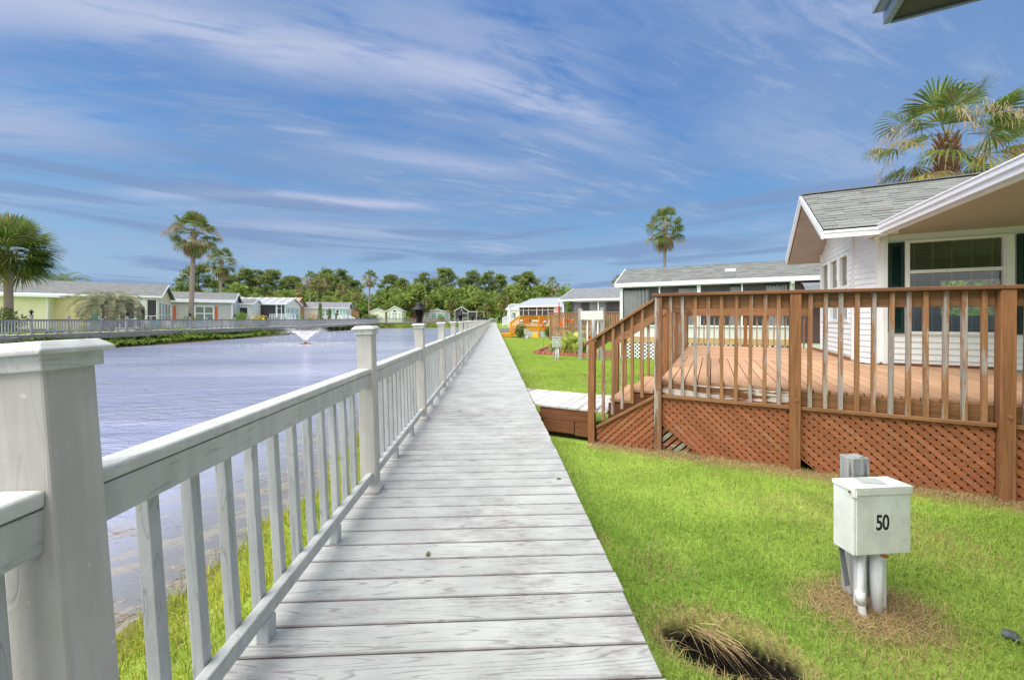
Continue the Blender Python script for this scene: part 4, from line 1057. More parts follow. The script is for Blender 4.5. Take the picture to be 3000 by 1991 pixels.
    while z < z1-0.02:
        b.slab([C + X*a + Y*0.055 + ZV*z, C + X*(c-.03) + Y*0.055 + ZV*z, C + X*(c-.03) + Y*0.078 + ZV*(z+0.006), C + X*a + Y*0.078 + ZV*(z+0.006)], (0, 0, 0.0022)); z += 0.0285
    for k in range(5): s = a+0.09+k*(c-a-0.2)/4; b.bb(C, X, -Y, s-0.004, s+0.004, -0.08, -0.077, z0, z1)
    b.build('blind', M['blind'], wf)
    shutter(root, C, X, -Y, 0.115, 0.325, 1.02, 2.61, 'green_sh', n0=0.016); shutter(root, C, X, -Y, 1.67, 1.93, 1.02, 2.62, 'green_sh', n0=0.016)
    b = MB(); b.bb(C, X, -Y, 2.3, 3.3, 0.0, 0.05, ZF, 2.5); b.build('door', M['white'], root)
    # roof
    for sgn, ye in ((1, E0), (-1, E1)):
        b = MB(); b.slab([(UO, ye, ZE-0.03), (L+0.3, ye, ZE-0.03), (L+0.3, RY, ZR-0.03), (UO, RY, ZR-0.03)], (0, 0, 0.025)); b.build('roof', M['underlay'], root)
    rf = shingle_field(root, (UO-0.02, E0-0.03, ZE-0.005), (L+0.3, E0-0.03, ZE-0.005), (UO-0.02, RY, ZR+0.004), (L+0.3, RY, ZR+0.004), 'roof')
    rf = shingle_field(root, (L+0.3, E1+0.03, ZE-0.005), (UO-0.02, E1+0.03, ZE-0.005), (L+0.3, RY, ZR+0.004), (UO-0.02, RY, ZR+0.004), 'roof')
    b = MB(); b.bar((UO-0.02, RY, ZR+0.014), (L+0.3, RY, ZR+0.014), 0.15, 0.022); b.build('ridge_cap', M['shing'], root)
    # bargeboards, eave fascia, gable siding and flat soffit
    for ye in (E0, E1):
        b = MB(); b.slab([(UO-0.02, ye, ZE-0.17), (UO-0.02, ye, ZE-0.02), (UO-0.02, RY, ZR-0.02), (UO-0.02, RY, ZR-0.17)], (-0.028, 0, 0)); b.build('bargeboard', M['trim'], root)
        b = MB(); b.slab([(UO-0.046, ye, ZE-0.08), (UO-0.046, ye, ZE-0.005), (UO-0.046, RY, ZR-0.005), (UO-0.046, RY, ZR-0.08)], (-0.02, 0, 0)); b.build('bargeboard', M['trim'], root)
        b = MB(); b.bb((UO-.02, ye, 0), X, Y*(-1 if ye == E0 else 1), 0, 1.0 if ye == E0 else L-UO, 0.0, 0.025, ZE-0.165, ZE-0.035)
        b.bb((UO-.02, ye, 0), X, Y*(-1 if ye == E0 else 1), 0, 1.0 if ye == E0 else L-UO, 0.0, 0.04, ZE-0.075, ZE-0.03); b.build('fascia', M['white'], root, bevel=0.004)
    # open overhang: the undersides of both slopes are lined with narrow beige boards
    kz = (ZR-ZE)/(RY-E0)
    for ye, sg in ((E0, 1), (E1, -1)):
        w = MB(); n = 17
        for i in range(n):
            t0, t1 = i/n + 0.004, (i+1)/n - 0.003
            ya, yb = ye + (RY-ye)*t0, ye + (RY-ye)*t1; za, zb = ZE-0.165 + (ZR-ZE)*t0, ZE-0.165 + (ZR-ZE)*t1 + 0.006
            w.slab([(UO, ya, za), (3.42, ya, za), (3.42, yb, zb), (UO, yb, zb)], (0, 0, 0.008))
        w.build('soffit_boards', M['soffit'], root)
        w = MB(); w.slab([(UO, ye, ZE-0.150), (3.42, ye, ZE-0.150), (3.42, RY, ZR-0.150), (UO, RY, ZR-0.150)], (0, 0, 0.004)); w.build('soffit_backing', M['underlay'], root)
    # porch: flat beige ceiling, low roof, white gutter on the pond side
    b = MB(); y = -3.4
    while y < 3.74:
        b.box(3.20, 8.0, y, y+0.145, 2.752, 2.764); y += 0.148
    b.shear(3.86, .0732); b.build('porch_ceiling', M['ceil'], root)
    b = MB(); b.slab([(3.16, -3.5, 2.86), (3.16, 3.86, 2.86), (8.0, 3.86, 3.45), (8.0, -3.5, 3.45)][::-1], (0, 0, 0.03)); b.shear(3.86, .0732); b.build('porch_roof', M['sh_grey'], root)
    b = MB()
    b.slab([(3.15, -3.5, 2.72), (3.15, 3.86, 2.72), (3.15, 3.86, 2.875), (3.15, -3.5, 2.875)], (-0.012, 0, 0))
    b.box(3.115, 3.139, -3.5, 3.865, 2.72, 2.80); b.box(3.085, 3.1151, -3.5, 3.868, 2.795, 2.875); b.box(3.07, 3.1, -3.5, 3.87, 2.858, 2.882)
    b.shear(3.86, .0732); b.build('gutter', M['trim'], root, bevel=0.006)
    b = MB(); b.slab([(3.14, 3.855, 2.72), (3.45, 3.855, 2.72), (3.45, 3.855, 2.89), (3.14, 3.855, 2.87)], (0, .02, 0)); b.build('gutter_end', M['trim'], root)
    b = MB(); b.box(3.20, 3.24, -3.4, 3.74, 2.70, 2.752); b.shear(3.86, .0732); b.build('porch_beam', M['white'], root)
    b = MB(); b.box(3.26, 3.36, -2.9, -2.8, ZF-.9, 2.70); b.build('porch_post', M['white'], root)
    b = MB(); b.tube([(3.22, 3.60, 2.74), (3.25, 3.64, 2.66), (3.30, 3.68, 2.63)], 0.022, 8); b.build('downspout_elbow', M['white'], root)
    return root

def corner_house():
    """the neighbouring house beside the camera: only its porch roof corner reaches into view"""
    root = empty('neighbour_house', (1.986, 1.894, 0), TH, 'dark soffit corner of a porch roof overhead at the upper right', 'house')
    b = MB(); y = -0.02; b.slab([(0.02, 0, 2.765), (5, 0, 2.765), (5, -6, 2.765), (0.02, -6, 2.765)][::-1], (0, 0, 0.012)); 
    b.build('soffit', M['sof_dark'], root)
    b = MB(); 
    for k in range(14): b.box(0.03, 5, -0.012-0.30*k, -0.003-0.30*k, 2.758, 2.766)
    b.build('soffit_seams', M['strap'], root)
    b = MB(); b.slab([(-0.02, 0.03, 2.90), (5, 0.03, 2.90), (5, 0.03, 3.4), (-0.02, 0.03, 2.92)], (0, -6.0, 0)); b.build('roof', M['sh_dark'], root)
    b = MB(); b.box(-0.012, 0.019, -6, 0.0, 2.75, 2.90); b.box(0.02, 5, -0.002, 0.012, 2.752, 2.90)
    b.build('fascia', M['fas_dark'], root, bevel=0.005)
    b = MB(); b.box(-0.05, -0.013, -6, -0.03, 2.80, 2.835); b.box(-0.062, -0.05, -6, -0.03, 2.80, 2.90); b.box(-0.05, -0.013, -0.045, -0.03, 2.835, 2.90); b.build('gutter', M['fas_dark'], root, bevel=0.006)
    b = MB(); b.box(2.4, 5, -6, -2.2, -0.45, 2.75); b.build('wall', M['w_wall'], root)
    b = MB(); b.box(0.10, 0.2, -5.9, -5.8, -0.45, 2.75); b.build('porch_post', M['white'], root)
    return root

def mobile_home(name, label, org, rot, xa, xb, W, zb, ze, rise, ov, wallm, roofm, go=0.35, trimm='trim', group=None, gable_m=None):
    """long low house: front wall y=0 facing -y, gables at x=xa and x=xb, ridge along x"""
    root = empty(name, (org[0], org[1], 0), rot, label, 'house', group)
    zr = ze + rise; zw = ze - ov*rise/(W/2)*0 - 0.02
    gz = lambda: zw + rise*(W/2)/(W/2+ov) if False else zr - 0.03
    b = MB()
    b.poly([(xa, 0, zb), (xb, 0, zb), (xb, 0, zw), (xa, 0, zw)]); b.poly([(xb, W, zb), (xa, W, zb), (xa, W, zw), (xb, W, zw)])
    b.poly([(xb, 0, zb), (xb, W, zb), (xb, W, zw), (xb, W/2, gz()), (xb, 0, zw)]); b.poly([(xa, W, zb), (xa, 0, zb), (xa, 0, zw), (xa, W/2, gz()), (xa, W, zw)])
    b.poly([(xa, 0, zb), (xa, W, zb), (xb, W, zb), (xb, 0, zb)])
    b.build('wall', M[wallm], root)
    s = rise/(W/2+ov) ; zo = ze
    for y0, y1 in ((-ov, W/2), (W+ov, W/2)):
        b = MB(); q = [(xa-go, y0, zo), (xb+go, y0, zo), (xb+go, y1, zr), (xa-go, y1, zr)]
        if y0 > y1: q = q[::-1]
        b.slab(q, (0, 0, 0.07)); b.build('roof', M[roofm], root)
    for y0 in (-ov, W+ov):
        sg = -1 if y0 < 0 else 1
        b = MB(); ya, yb = sorted((y0, y0+sg*0.09)); b.box(xa-go, xb+go, ya, yb, zo-0.11, zo+0.06); b.build('gutter', M[trimm], root)
    for x, sg in ((xa-go, -1), (xb+go, 1)):
        for y0 in (-ov, W+ov):
            b = MB(); b.slab([(x, y0, zo-0.12), (x, W/2, zr-0.12), (x, W/2, zr+0.08), (x, y0, zo+0.08)], (sg*0.03, 0, 0)); b.build('bargeboard', M[trimm], root)
    b = MB(); b.box(xa-go, xb+go, -ov, 0.0, zo-0.03, zo-0.015); b.build('soffit', M[trimm], root)
    return root

def screen_bay(root, o, S, N, s0, s1, z0, z1, muls=(), rails=(), curtain=(), back=True, fw=0.05, mullw=None, depth=0.5):
    f = MB(); f.bb(o, S, N, s0-fw, s0, 0, 0.06, z0, z1); f.bb(o, S, N, s1, s1+fw, 0, 0.06, z0, z1); f.bb(o, S, N, s0, s1, 0, 0.058, z1-0.04, z1+0.03); f.bb(o, S, N, s0, s1, 0, 0.058, z0-0.03, z0+0.03)
    for m in muls:
        w = 0.025 if isinstance(m, (int, float)) else m[1]; m = m if isinstance(m, (int, float)) else m[0]; f.bb(o, S, N, m-w, m+w, 0, 0.056, z0+.03, z1-.04)
    for r in rails: f.bb(o, S, N, s0, s1, 0, 0.05, r-0.025, r+0.025)
    fr = f.build('screen_frame', M['white'], root)
    p = MB(); p.bb(o, S, N, s0, s1, 0.012, 0.018, z0, z1); p.build('screen', M['scr_solid'], fr)
    for (a, c, za, zb, mat) in curtain:
        b = MB(); S2, N2, O2 = V(S), V(N), V(o); n = 22; rows = []
        for i in range(n+1):
            s = a+(c-a)*i/n; d = 0.026 + 0.012*math.sin(i*1.9) + 0.006*math.sin(i*4.3)
            rows.append((s, d))
        for (sa, da), (sb, db) in zip(rows[:-1], rows[1:]):
            b.poly([O2 + S2*sa + N2*da + ZV*za, O2 + S2*sb + N2*db + ZV*za, O2 + S2*sb + N2*db + ZV*zb, O2 + S2*sa + N2*da + ZV*zb])
        b.build('curtain', M[mat], root, smooth=True)
    return fr

def railing_run(b, p, q, z0, z1, step, w, cap=True, rail2=True):
    p = V(p); q = V(q); d = (q-p); L = d.length; d.normalize(); n = max(1, round(L/step))
    for i in range(n+1):
        c = p + d*(L*i/n); b.bar(c + ZV*z0, c + ZV*z1, w, w, d)
    b.bar(p + ZV*z1, q + ZV*z1, 0.12 if cap else 0.05, 0.05)
    if rail2: b.bar(p + ZV*(z0+0.04), q + ZV*(z0+0.04), 0.05, 0.09)
# ------------------------------------------------------------------ neighbouring houses on the right bank
X_, Y_, O_ = V((1, 0, 0)), V((0, 1, 0)), V((0, 0, 0))
def right_houses():
    M['scr_solid'] = paint('dark_screen_panel', (0.055, 0.057, 0.062), 0.55, 0.25, (0.1, 0.1, 0.105), 0.3, 1.6)
    M['plum'] = paint('plum_brown_wall', (0.12, 0.075, 0.08), 0.6)
    # house beyond the deck: shingle roof, screened porch with tied curtains
    h = mobile_home('porch_house', 'white house with grey shingle roof, screened porch and grey curtains just beyond the brown deck', (5.71, 17.25), TH, 0.0, 14.0, 4.58, -0.45, 2.80, 0.92, 0.13, 'w_wall', 'underlay', 0.26)
    for o in [c for c in h.children if c.name.startswith('roof')]: bpy.data.objects.remove(o)
    ro = 0.13+2.29
    b = MB(); b.slab([(-.26, -0.13, 2.80), (14.2, -0.13, 2.80), (14.2, 2.29, 3.72), (-.26, 2.29, 3.72)], (0, 0, 0.03)); b.slab([(14.2, 4.71, 2.80), (-.26, 4.71, 2.80), (-.26, 2.29, 3.72), (14.2, 2.29, 3.72)], (0, 0, 0.03)); b.build('roof_deck', M['underlay'], h)
    shingle_field(h, (-.28, -0.16, 2.83), (14.2, -0.16, 2.83), (-.28, 2.29, 3.757), (14.2, 2.29, 3.757), 'roof', 0.135, 0.32)
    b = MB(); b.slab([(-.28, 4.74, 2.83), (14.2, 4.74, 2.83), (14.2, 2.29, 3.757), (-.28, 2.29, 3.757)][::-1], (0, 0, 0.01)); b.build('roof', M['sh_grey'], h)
    b = MB(); b.box(4.1, 4.5, 1.05, 1.3, 3.26, 3.40); b.build('roof_vent', M['trim'], h, bevel=0.01)
    S, N = X_, -Y_
    screen_bay(h, O_, S, N, 0.06, 6.20, 0.99, 2.70, muls=(1.6, (3.12, 0.07), 4.65), curtain=((0.10, 1.15, 0.99, 2.56, 'curtain'), (0.10, 1.0, 2.52, 2.68, 'lace'), (2.35, 3.02, 1.0, 2.58, 'curtain'), (2.30, 3.02, 2.54, 2.68, 'lace'), (4.25, 4.60, 1.0, 2.58, 'curtain'), (4.22, 4.60, 2.54, 2.68, 'lace'), (5.45, 6.12, 1.0, 2.58, 'curtain'), (5.40, 6.15, 2.52, 2.68, 'lace')))
    b = MB(); b.box(-0.06, 0.06, -0.07, 0.06, -0.45, 2.74); b.box(6.2, 6.34, -0.07, 0.03, 0.3, 2.74); b.build('porch_post', M['white'], h, bevel=0.006)
    b = MB(); b.slab([(6.21, -0.07, 2.72), (6.21, -0.30, 2.72), (6.21, -0.27, 2.60), (6.21, -0.14, 2.52), (6.21, -0.07, 2.35)], (0.10, 0, 0)); b.build('bracket', M['white'], h, bevel=0.006)
    b = MB(); b.box(0.06, 6.3, -0.045, -0.001, 0.27, 0.51); b.build('skirt_board', M['tanboard'], h)
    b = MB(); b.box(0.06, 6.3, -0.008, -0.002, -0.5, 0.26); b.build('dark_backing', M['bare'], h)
    b = MB(); lattice(b, 0.06, 6.3, -0.44, 0.26, O_, S, N, 0.030, 1, 0.115, 0.045, 0.006); lattice(b, 0.06, 6.3, -0.44, 0.26, O_, S, N, 0.022, -1, 0.115, 0.045, 0.006); b.build('lattice_skirt', M['white'], h)
    b = MB(); b.box(6.36, 14.0, -0.03, -0.002, 0.4, 2.7); b.build('recess_wall', M['plum'], h)
    b = MB(); b.box(7.4, 8.3, -0.06, -0.031, 0.5, 2.4); b.build('door', M['white'], h)
    b = MB()
    for i in range(8):
        a0, a1 = rad(90-i*8), rad(90-(i+1)*8); f = lambda a: (-0.05-1.0*math.cos(a)*1.2, 1.75 + 0.85*math.sin(a))
        (ya, za), (yb, zb) = f(a0), f(a1); b.slab([(6.5, ya, za), (7.9, ya, za), (7.9, yb, zb), (6.5, yb, zb)], (0, 0, 0.012))
    b.build('awning', M['awn'], h)
    # house three
    h = mobile_home('curtained_house', 'pale house with bluish shingle roof and curtained screens behind the brown slatted fence', (6.05, 33.9), TH, 0.0, 12.0, 7.8, -0.45, 2.95, 1.22, 0.3, 'w_wall', 'sh_blue', 0.36)
    M['bluec'] = paint('slate_blue_curtain', (0.17, 0.22, 0.31), 0.8, 0.2)
    screen_bay(h, O_, S, N, 0.08, 6.8, 0.7, 2.78, muls=((3.1, 0.06), 4.9), curtain=((0.12, 0.95, 0.7, 2.74, 'bluec'), (0.97, 1.62, 0.7, 2.74, 'curtain'), (2.35, 3.0, 0.7, 2.74, 'curtain'), (3.2, 3.75, 0.7, 2.74, 'curtain')))
    b = MB(); b.box(-0.04, 0.1, -0.1, 0.05, -0.45, 2.85); b.build('porch_post', M['white'], h)
    # metal-roofed house
    h = mobile_home('metal_roof_house', 'white house with ribbed metal roof and screened porch behind the orange deck', (2.95, 46.0), TH, 0.0, 11.0, 9.0, -0.45, 2.82, 1.08, 0.3, 'w_wall', 'metal_roof', 0.35)
    b = MB()
    for i in range(28):
        x = -0.3+i*0.42; b.bar((x, -0.3, 2.905), (x, 4.5, 3.985), 0.05, 0.05)
    b.build('roof_ribs', M['metal_roof'], h)
    screen_bay(h, O_, S, N, 0.1, 4.4, 0.9, 2.7, muls=(0.6, 1.25, (2.3, .04), 3.0, 3.7), rails=(2.35,))
    window(h, O_, S, N, 5.1, 6.6, 1.3, 2.55, 1, 2, 0.08, 'pane_pale'); 
    b = MB(); b.box(-2.0, 0.2, 1.0, 6, 2.85, 3.1); b.build('side_roof', M['metal_roof'], h); b = MB(); b.box(-1.9, -1.7, 1.1, 1.3, -.45, 2.85); b.box(-1.9, -0.2, 1.1, 1.2, 1.0, 1.1); b.build('side_post', M['white'], h)
    b = MB(); b.slab([(-1.6, 5, 2.6), (2.5, 5, 2.9), (2.5, 9, 4.3), (-1.6, 9, 4.3)], (0, 0, 0.1)); b.build('rear_roof', M['sh_dark'], h)
    # far yellow cottage
    h = mobile_home('yellow_cottage', 'small pale yellow cottage at the far right end of the boardwalk', (3.0, 89.0), TH, 0.0, 8.0, 4.4, -0.2, 3.55, 1.3, 0.2, 'c_wall', 'metal_roof', 0.3)
    window(h, O_, -Y_, -X_, -3.2, -2.4, 1.6, 2.9, 1, 2, 0.1, 'pane'); window(h, O_, S, N, 1.2, 2.2, 1.6, 2.8, 1, 2, 0.1, 'pane')

    # orange stained deck
    d = empty('orange_deck', (2.45, 38.0, 0), 0, 'bright orange stained deck with white lattice skirt in front of the metal roofed house', 'deck')
    b = MB(); b.box(0, 4.2, 0.05, 5.5, 0.44, 0.5); b.build('floor', M['orange_wood'], d)
    b = MB(); b.box(0, 4.2, 0.0, 0.05, 0.16, 0.48); b.box(-0.05, 0, 0.0, 5.5, 0.16, 0.48); b.build('rim_board', M['orange_wood'], d)
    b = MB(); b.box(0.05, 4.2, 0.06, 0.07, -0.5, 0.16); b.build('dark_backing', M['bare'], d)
    b = MB(); lattice(b, 0.05, 4.2, -0.46, 0.16, O_, X_, -Y_, -0.03, 1, 0.10, 0.055, 0.006); lattice(b, 0.05, 4.2, -0.46, 0.16, O_, X_, -Y_, -0.04, -1, 0.10, 0.055, 0.006); b.build('lattice_skirt', M['white'], d)
    for x in (0.03, 1.95, 4.15): b = MB(); b.box(x-0.07, x+0.07, -0.09, 0.05, -0.5, 1.66); b.build('post', M['orange_wood'], d)
    b = MB(); railing_run(b, (0.1, 0, 0), (1.88, 0, 0), 0.52, 1.64, 0.14, 0.05); railing_run(b, (2.02, 0, 0), (4.1, 0, 0), 0.52, 1.64, 0.14, 0.05); railing_run(b, (4.15, 0.1, 0), (4.15, 5.4, 0), 0.52, 1.64, 0.16, 0.05); b.bar((0, 0, 1.52), (4.2, 0, 1.52), 0.05, 0.13); b.build('railing', M['orange_wood'], d)
    b = MB()
    for y in (0.0, 1.2):
        b.box(-0.87, -0.74, y-0.06, y+0.06, -0.5, 0.98); b.bar((-0.82, y, 0.98), (0.03, y, 1.62), 0.12, 0.05); b.bar((-0.82, y, 0.86), (0.03, y, 1.5), 0.05, 0.13); b.bar((-0.8, y, -0.2), (0.03, y, 0.42), 0.05, 0.12)
        for k in range(1, 6): x = -0.82+k*0.145; b.box(x-0.022, x+0.022, y-0.02, y+0.02, -0.2+(x+.82)*.75, 0.9+(x+.82)*0.75)
    b.build('stair_railing', M['orange_wood'], d)
    b = MB(); b.box(-1.75, -0.75, -0.15, 1.3, -0.42, -0.08); b.box(-0.75, -0.35, 0, 1.2, -.3, 0.1); b.box(-0.35, 0, 0, 1.2, 0, 0.3); b.build('steps', M['orange_wood'], d)
    # furniture and planters on it
    for x, y in ((0.95, 2.4), (2.55, 2.6)):
        c = empty('patio_chair', (2.45+x, 38+y, 0.5), 0.2, 'red cushioned patio chair on the orange deck, ' + ('left of the railing post' if x < 2 else 'right of the railing post'), 'chair', 'patio chairs on the orange deck')
        b = MB(); b.box(-0.3, 0.3, -0.3, 0.3, 0.32, 0.46); b.build('seat', M['redch'], c, bevel=0.03); b = MB(); b.box(-0.3, 0.3, 0.25, 0.38, 0.45, 1.05); b.build('backrest', M['redch'], c, bevel=0.03)
        b = MB()
        for sx in (-.3, .3):
            for sy in (-.28, .28): b.box(sx-.02, sx+.02, sy-.02, sy+.02, 0, .34)
            b.box(sx-.03, sx+.03, -.3, .3, .58, .62)
        b.build('frame', M['strap'], c)
    for i, (x, y, z, w, m, lab) in enumerate(((3.55, 45.3, 1.05, 0.8, 'petal_r', 'long white flower box with tall red flowers left of three on the metal roofed house'), (4.85, 44.7, 1.02, 0.75, 'petal_r', 'middle white flower box on the metal roofed house with low red flowers'), (6.6, 43.6, 1.0, 0.75, 'petal_y', 'flower box with few yellow flowers right of the screened porch'))):
        c = empty('flower_box', (x, y, z), TH, lab, 'flower box', 'flower boxes on the metal roofed house')
        b = MB(); b.box(-w/2-.1, w/2+.1, -0.14, 0.14, 0, 0.2); b.build('box', M['white'], c, bevel=0.01)
        q = clump_pts([(dx, 0, 0.34 + (0.12 if i == 0 else 0)) for dx in np.linspace(-w/2, w/2, 5)], [0.2]*5, 900); v, f = cards(q, 0.12, 0.6); npmesh('foliage', v, f, 4, M['broady'], c)
        q = clump_pts([(dx, -.03, 0.45 + (0.15 if i == 0 else 0)) for dx in np.linspace(-w/2, w/2, 4)], [0.16]*4, 500 if i < 2 else 420); v, f = cards(q, 0.10, 0.9); npmesh('flowers', v, f, 4, M[m], c)
    u = empty('patio_umbrella', (6.35, 37.9, 0.5), 0, 'closed crimson patio umbrella beside the curtained house', 'umbrella')
    b = MB(); b.lathe([(0.10, 0.75), (0.14, 0.95), (0.11, 1.5), (0.05, 2.2), (0.02, 2.45), (0.0, 2.47)], 10); b.build('canopy', M['magenta'], u, smooth=True); b = MB(); b.tube([(0, 0, 0), (0, 0, 2.5)], 0.025, 8); b.lathe([(0, 0), (0.25, 0), (0.25, .06), (0, .08)], 14); b.build('pole', M['strap'], u)
    lt = empty('lantern', (4.95, 37.95, 0.95), 0, 'small grey lantern hanging on the orange deck rail', 'lantern')
    b = MB(); b.lathe([(0, 0), (.12, .02), (.12, .2), (.22, .26), (.16, .36), (.04, .44), (0, .45)], 12); b.build('body', M['steel'], lt, smooth=True); b = MB(); b.tube([(0, 0, .44), (0, -.06, .7), (0, 0, .72)], .015, 6); b.build('hook', M['strap'], lt)
    lt.location = (4.95, 37.80, 0.72)
    yb = empty('yellow_tarp', (3.95, 37.6, -0.45), 0.3, 'crumpled yellow plastic sheet leaning on the white lattice', 'sheet')
    b = MB(); b.slab([(-.35, -.1, 0), (.35, -.15, 0), (.28, .1, .34), (.05, .2, .5), (-.12, .15, .28)], (0, .06, .02)); b.build('sheet', M['yellow'], yb)
    # white ramp railings and grey landing further on
    rr = empty('white_ramp_railing', (1.55, 47.0, 0), 0, 'white slatted ramp railing on the grey landing beyond the orange deck', 'railing')
    b = MB(); railing_run(b, (-0.5, 0, 0.45), (1.0, 2.6, 1.0), 0.05, 1.0, 0.22, 0.06); b.build('railing', M['white'], rr)
    b = MB(); b.slab([(-0.7, -0.3, -0.5), (2.4, -0.3, -0.5), (2.4, 3.0, -0.5), (-0.7, 3.0, -0.5)], (0, 0, 0.75)); b.build('landing', M['greyd'], rr)
    b = MB(); b.box(-0.7, 2.4, -0.9, -0.31, -0.5, -0.05); b.build('step', M['greyd'], rr)

    # brown slatted fence-deck of house three
    f = empty('slatted_fence', (4.60, 31.9, 0), TH, 'brown vertical slatted deck fence behind the flower bed', 'fence')
    b = MB(); 
    for k in range(34):
        x = k*0.18
        if 1.85 < x < 6.2 and k % 2: pass
        b.box(x-0.06, x+0.06, -0.03, 0.03, -0.48, 1.80 + (0.0 if x < 6 else 0))
    b.build('slats', M['brown_wood'], f); b = MB(); b.box(-.05, 6.1, 0.031, 0.08, 1.5, 1.62); b.box(-.05, 6.1, .031, .08, 0.42, 0.6); b.box(-.05, 6.1, .031, .08, -0.3, -0.2); b.box(-0.08, 6.1, -0.08, 0.1, 1.80, 1.85); b.build('rails', M['brown_wood'], f)
    for x in (-0.02, 1.95, 4.0, 6.0): b = MB(); b.box(x-.06, x+.06, 0.08, 0.2, -.5, 1.8); b.build('post', M['brown_wood'], f)
    b = MB(); b.box(0, 6.1, 0.2, 2.0, 0.42, 0.5); b.build('deck_floor', M['st_floorx'], f)

# ------------------------------------------------------------------ houses on the far shore
def far_houses():
    S, N = X_, -Y_
    # pale yellow house
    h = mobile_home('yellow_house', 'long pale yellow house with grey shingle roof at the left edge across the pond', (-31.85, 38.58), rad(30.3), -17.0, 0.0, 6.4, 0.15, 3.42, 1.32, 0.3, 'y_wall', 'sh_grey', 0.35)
    b = MB(); b.box(-17, -6.65, -0.9, -0.002, 0.5, 3.10); b.build('side_room', M['y_wall2'], h)
    b = MB(); b.box(-17.2, -5.95, -1.35, -0.002, 3.11, 3.30); b.build('canopy', M['trim'], h)
    b = MB(); b.tube([(-6.75, -1.2, 3.12), (-6.75, -1.0, 2.95), (-6.75, -0.96, 2.8), (-6.75, -0.96, 0.4)], 0.07, 8); b.build('downspout', M['trim'], h)
    b = MB(); b.box(-4.45, -3.95, -0.04, -0.002, 0.3, 3.1); b.build('door', M['teal_door'], h)
    screen_bay(h, O_, S, N, -3.75, -1.62, 0.5, 3.15, muls=((-3.5, .06), -2.6, -2.2), rails=(1.3,)); screen_bay(h, O_, S, N, -0.72, -0.10, 0.5, 3.15, rails=(1.6,))
    b = MB(); b.bb(O_, S, N, -1.55, -0.80, 0, 0.05, 0.4, 2.55); b.bb(O_, S, N, -1.55, -0.8, 0.001, 0.04, 2.62, 3.15); b.build('door', M['white'], h)
    b = MB(); b.bb(O_, S, N, -1.45, -0.90, 0.05, 0.06, 0.6, 2.45); b.build('door_glass', M['pane'], h)
    for k in range(4): window(h, V((0, 0, 0)), Y_, X_, 0.35+k*1.5, 1.55+k*1.5, 0.6, 2.85, 1, 2, 0.09, 'pane_sky' if k < 2 else 'pane')
    b = MB(); b.tube([(-9, 3.0, 4.6), (-9, 3.0, 5.35)], 0.05, 8); b.build('roof_vent', M['strap'], h)
    # grey house with coral shutters
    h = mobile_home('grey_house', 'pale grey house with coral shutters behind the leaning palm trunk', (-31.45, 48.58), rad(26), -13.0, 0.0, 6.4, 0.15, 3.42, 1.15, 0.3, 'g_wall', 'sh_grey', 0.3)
    b = MB(); b.box(-13.2, 0.3, -0.55, -0.30, 3.25, 3.62); b.build('porch_awning', M['trim'], h)
    window(h, O_, S, N, -3.5, -1.9, 1.2, 2.75, 2, 2, 0.14, 'pane_sky'); window(h, O_, S, N, -6.5, -5.75, 1.0, 2.75, 1, 3, 0.08, 'pane_pale')
    for a in (-4.0, -1.72, -5.55): shutter(h, O_, S, N, a, a+0.28, 1.0, 2.85, 'orange_sh', False)
    b = MB(); b.box(-0.12, 0.04, -0.08, 0.02, 0.2, 3.3); b.build('downspout', M['trim'], h)
    # low white porch house with picture window
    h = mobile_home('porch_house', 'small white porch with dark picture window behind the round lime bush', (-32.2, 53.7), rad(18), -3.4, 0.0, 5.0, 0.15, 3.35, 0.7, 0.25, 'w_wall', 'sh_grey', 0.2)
    window(h, O_, S, N, -2.7, -0.55, 0.9, 2.85, 2, 2, 0.07, 'pane'); b = MB(); b.bb(O_, S, N, -1.7, -1.4, 0.03, 0.05, 1.0, 2.8); b.build('curtain', M['teal_sh'], h)
    # screened house with panel roof and cream gable
    h = mobile_home('screened_house', 'cream gabled house with panelled pale roof and large dark screened porch', (-30.4, 58.5), rad(10), -9.0, 0.0, 7.0, 0.15, 3.55, 1.0, 0.25, 'c_wall', 'poly_roof', 0.3)
    b = MB()
    for i in range(9): x = -9.2+i*1.15; b.bar((x, -0.25, 3.64), (x, 3.5, 4.64), 0.12, 0.06)
    b.build('roof_ribs', M['trim'], h)
    screen_bay(h, O_, S, N, -5.6, -1.25, 0.4, 3.4, muls=(-3.35,), rails=(1.75,), fw=0.09); screen_bay(h, O_, S, N, -1.05, -0.55, 0.4, 3.4, rails=(2.9,), fw=0.09); screen_bay(h, O_, S, N, -0.45, -0.08, 0.4, 3.4)
    for y in (0.75, 2.75, 4.9):
        window(h, O_, Y_, X_, y, y+1.0, 1.5, 3.0, 1, 2, 0.08, 'pane_pale')
        for q in (y-0.42, y+1.1): shutter(h, O_, Y_, X_, q, q+0.3, 1.45, 3.05, 'teal_sh', False)
    r = empty('white_porch_railing', (-29.9, 57.3, 0.15), rad(10), 'white porch railing in front of the cream gabled house', 'railing'); b = MB(); railing_run(b, (-1.9, 0, 0), (0.9, 0, 0), 0.3, 1.9, 0.2, 0.07); railing_run(b, (0.9, 0, 0), (0.9, 1.8, 0), 0.3, 1.9, 0.2, 0.07); b.build('railing', M['white'], r)
    # white house with pale teal shutters
    h = mobile_home('white_house', 'white house with pale teal shutters and long grey roof behind the cypresses', (-31.8, 85.6), rad(10), -13.5, 0.0, 6.4, 0.15, 3.75, 1.3, 0.3, 'w_wall', 'sh_blue', 0.5)
    window(h, O_, S, N, -3.95, -2.8, 2.2, 3.3, 2, 3, 0.1, 'pane')
    for a in (-4.6, -2.65, -1.2, -.55): shutter(h, O_, S, N, a, a+0.45, 2.0, 3.4, 'teal_sh', False)
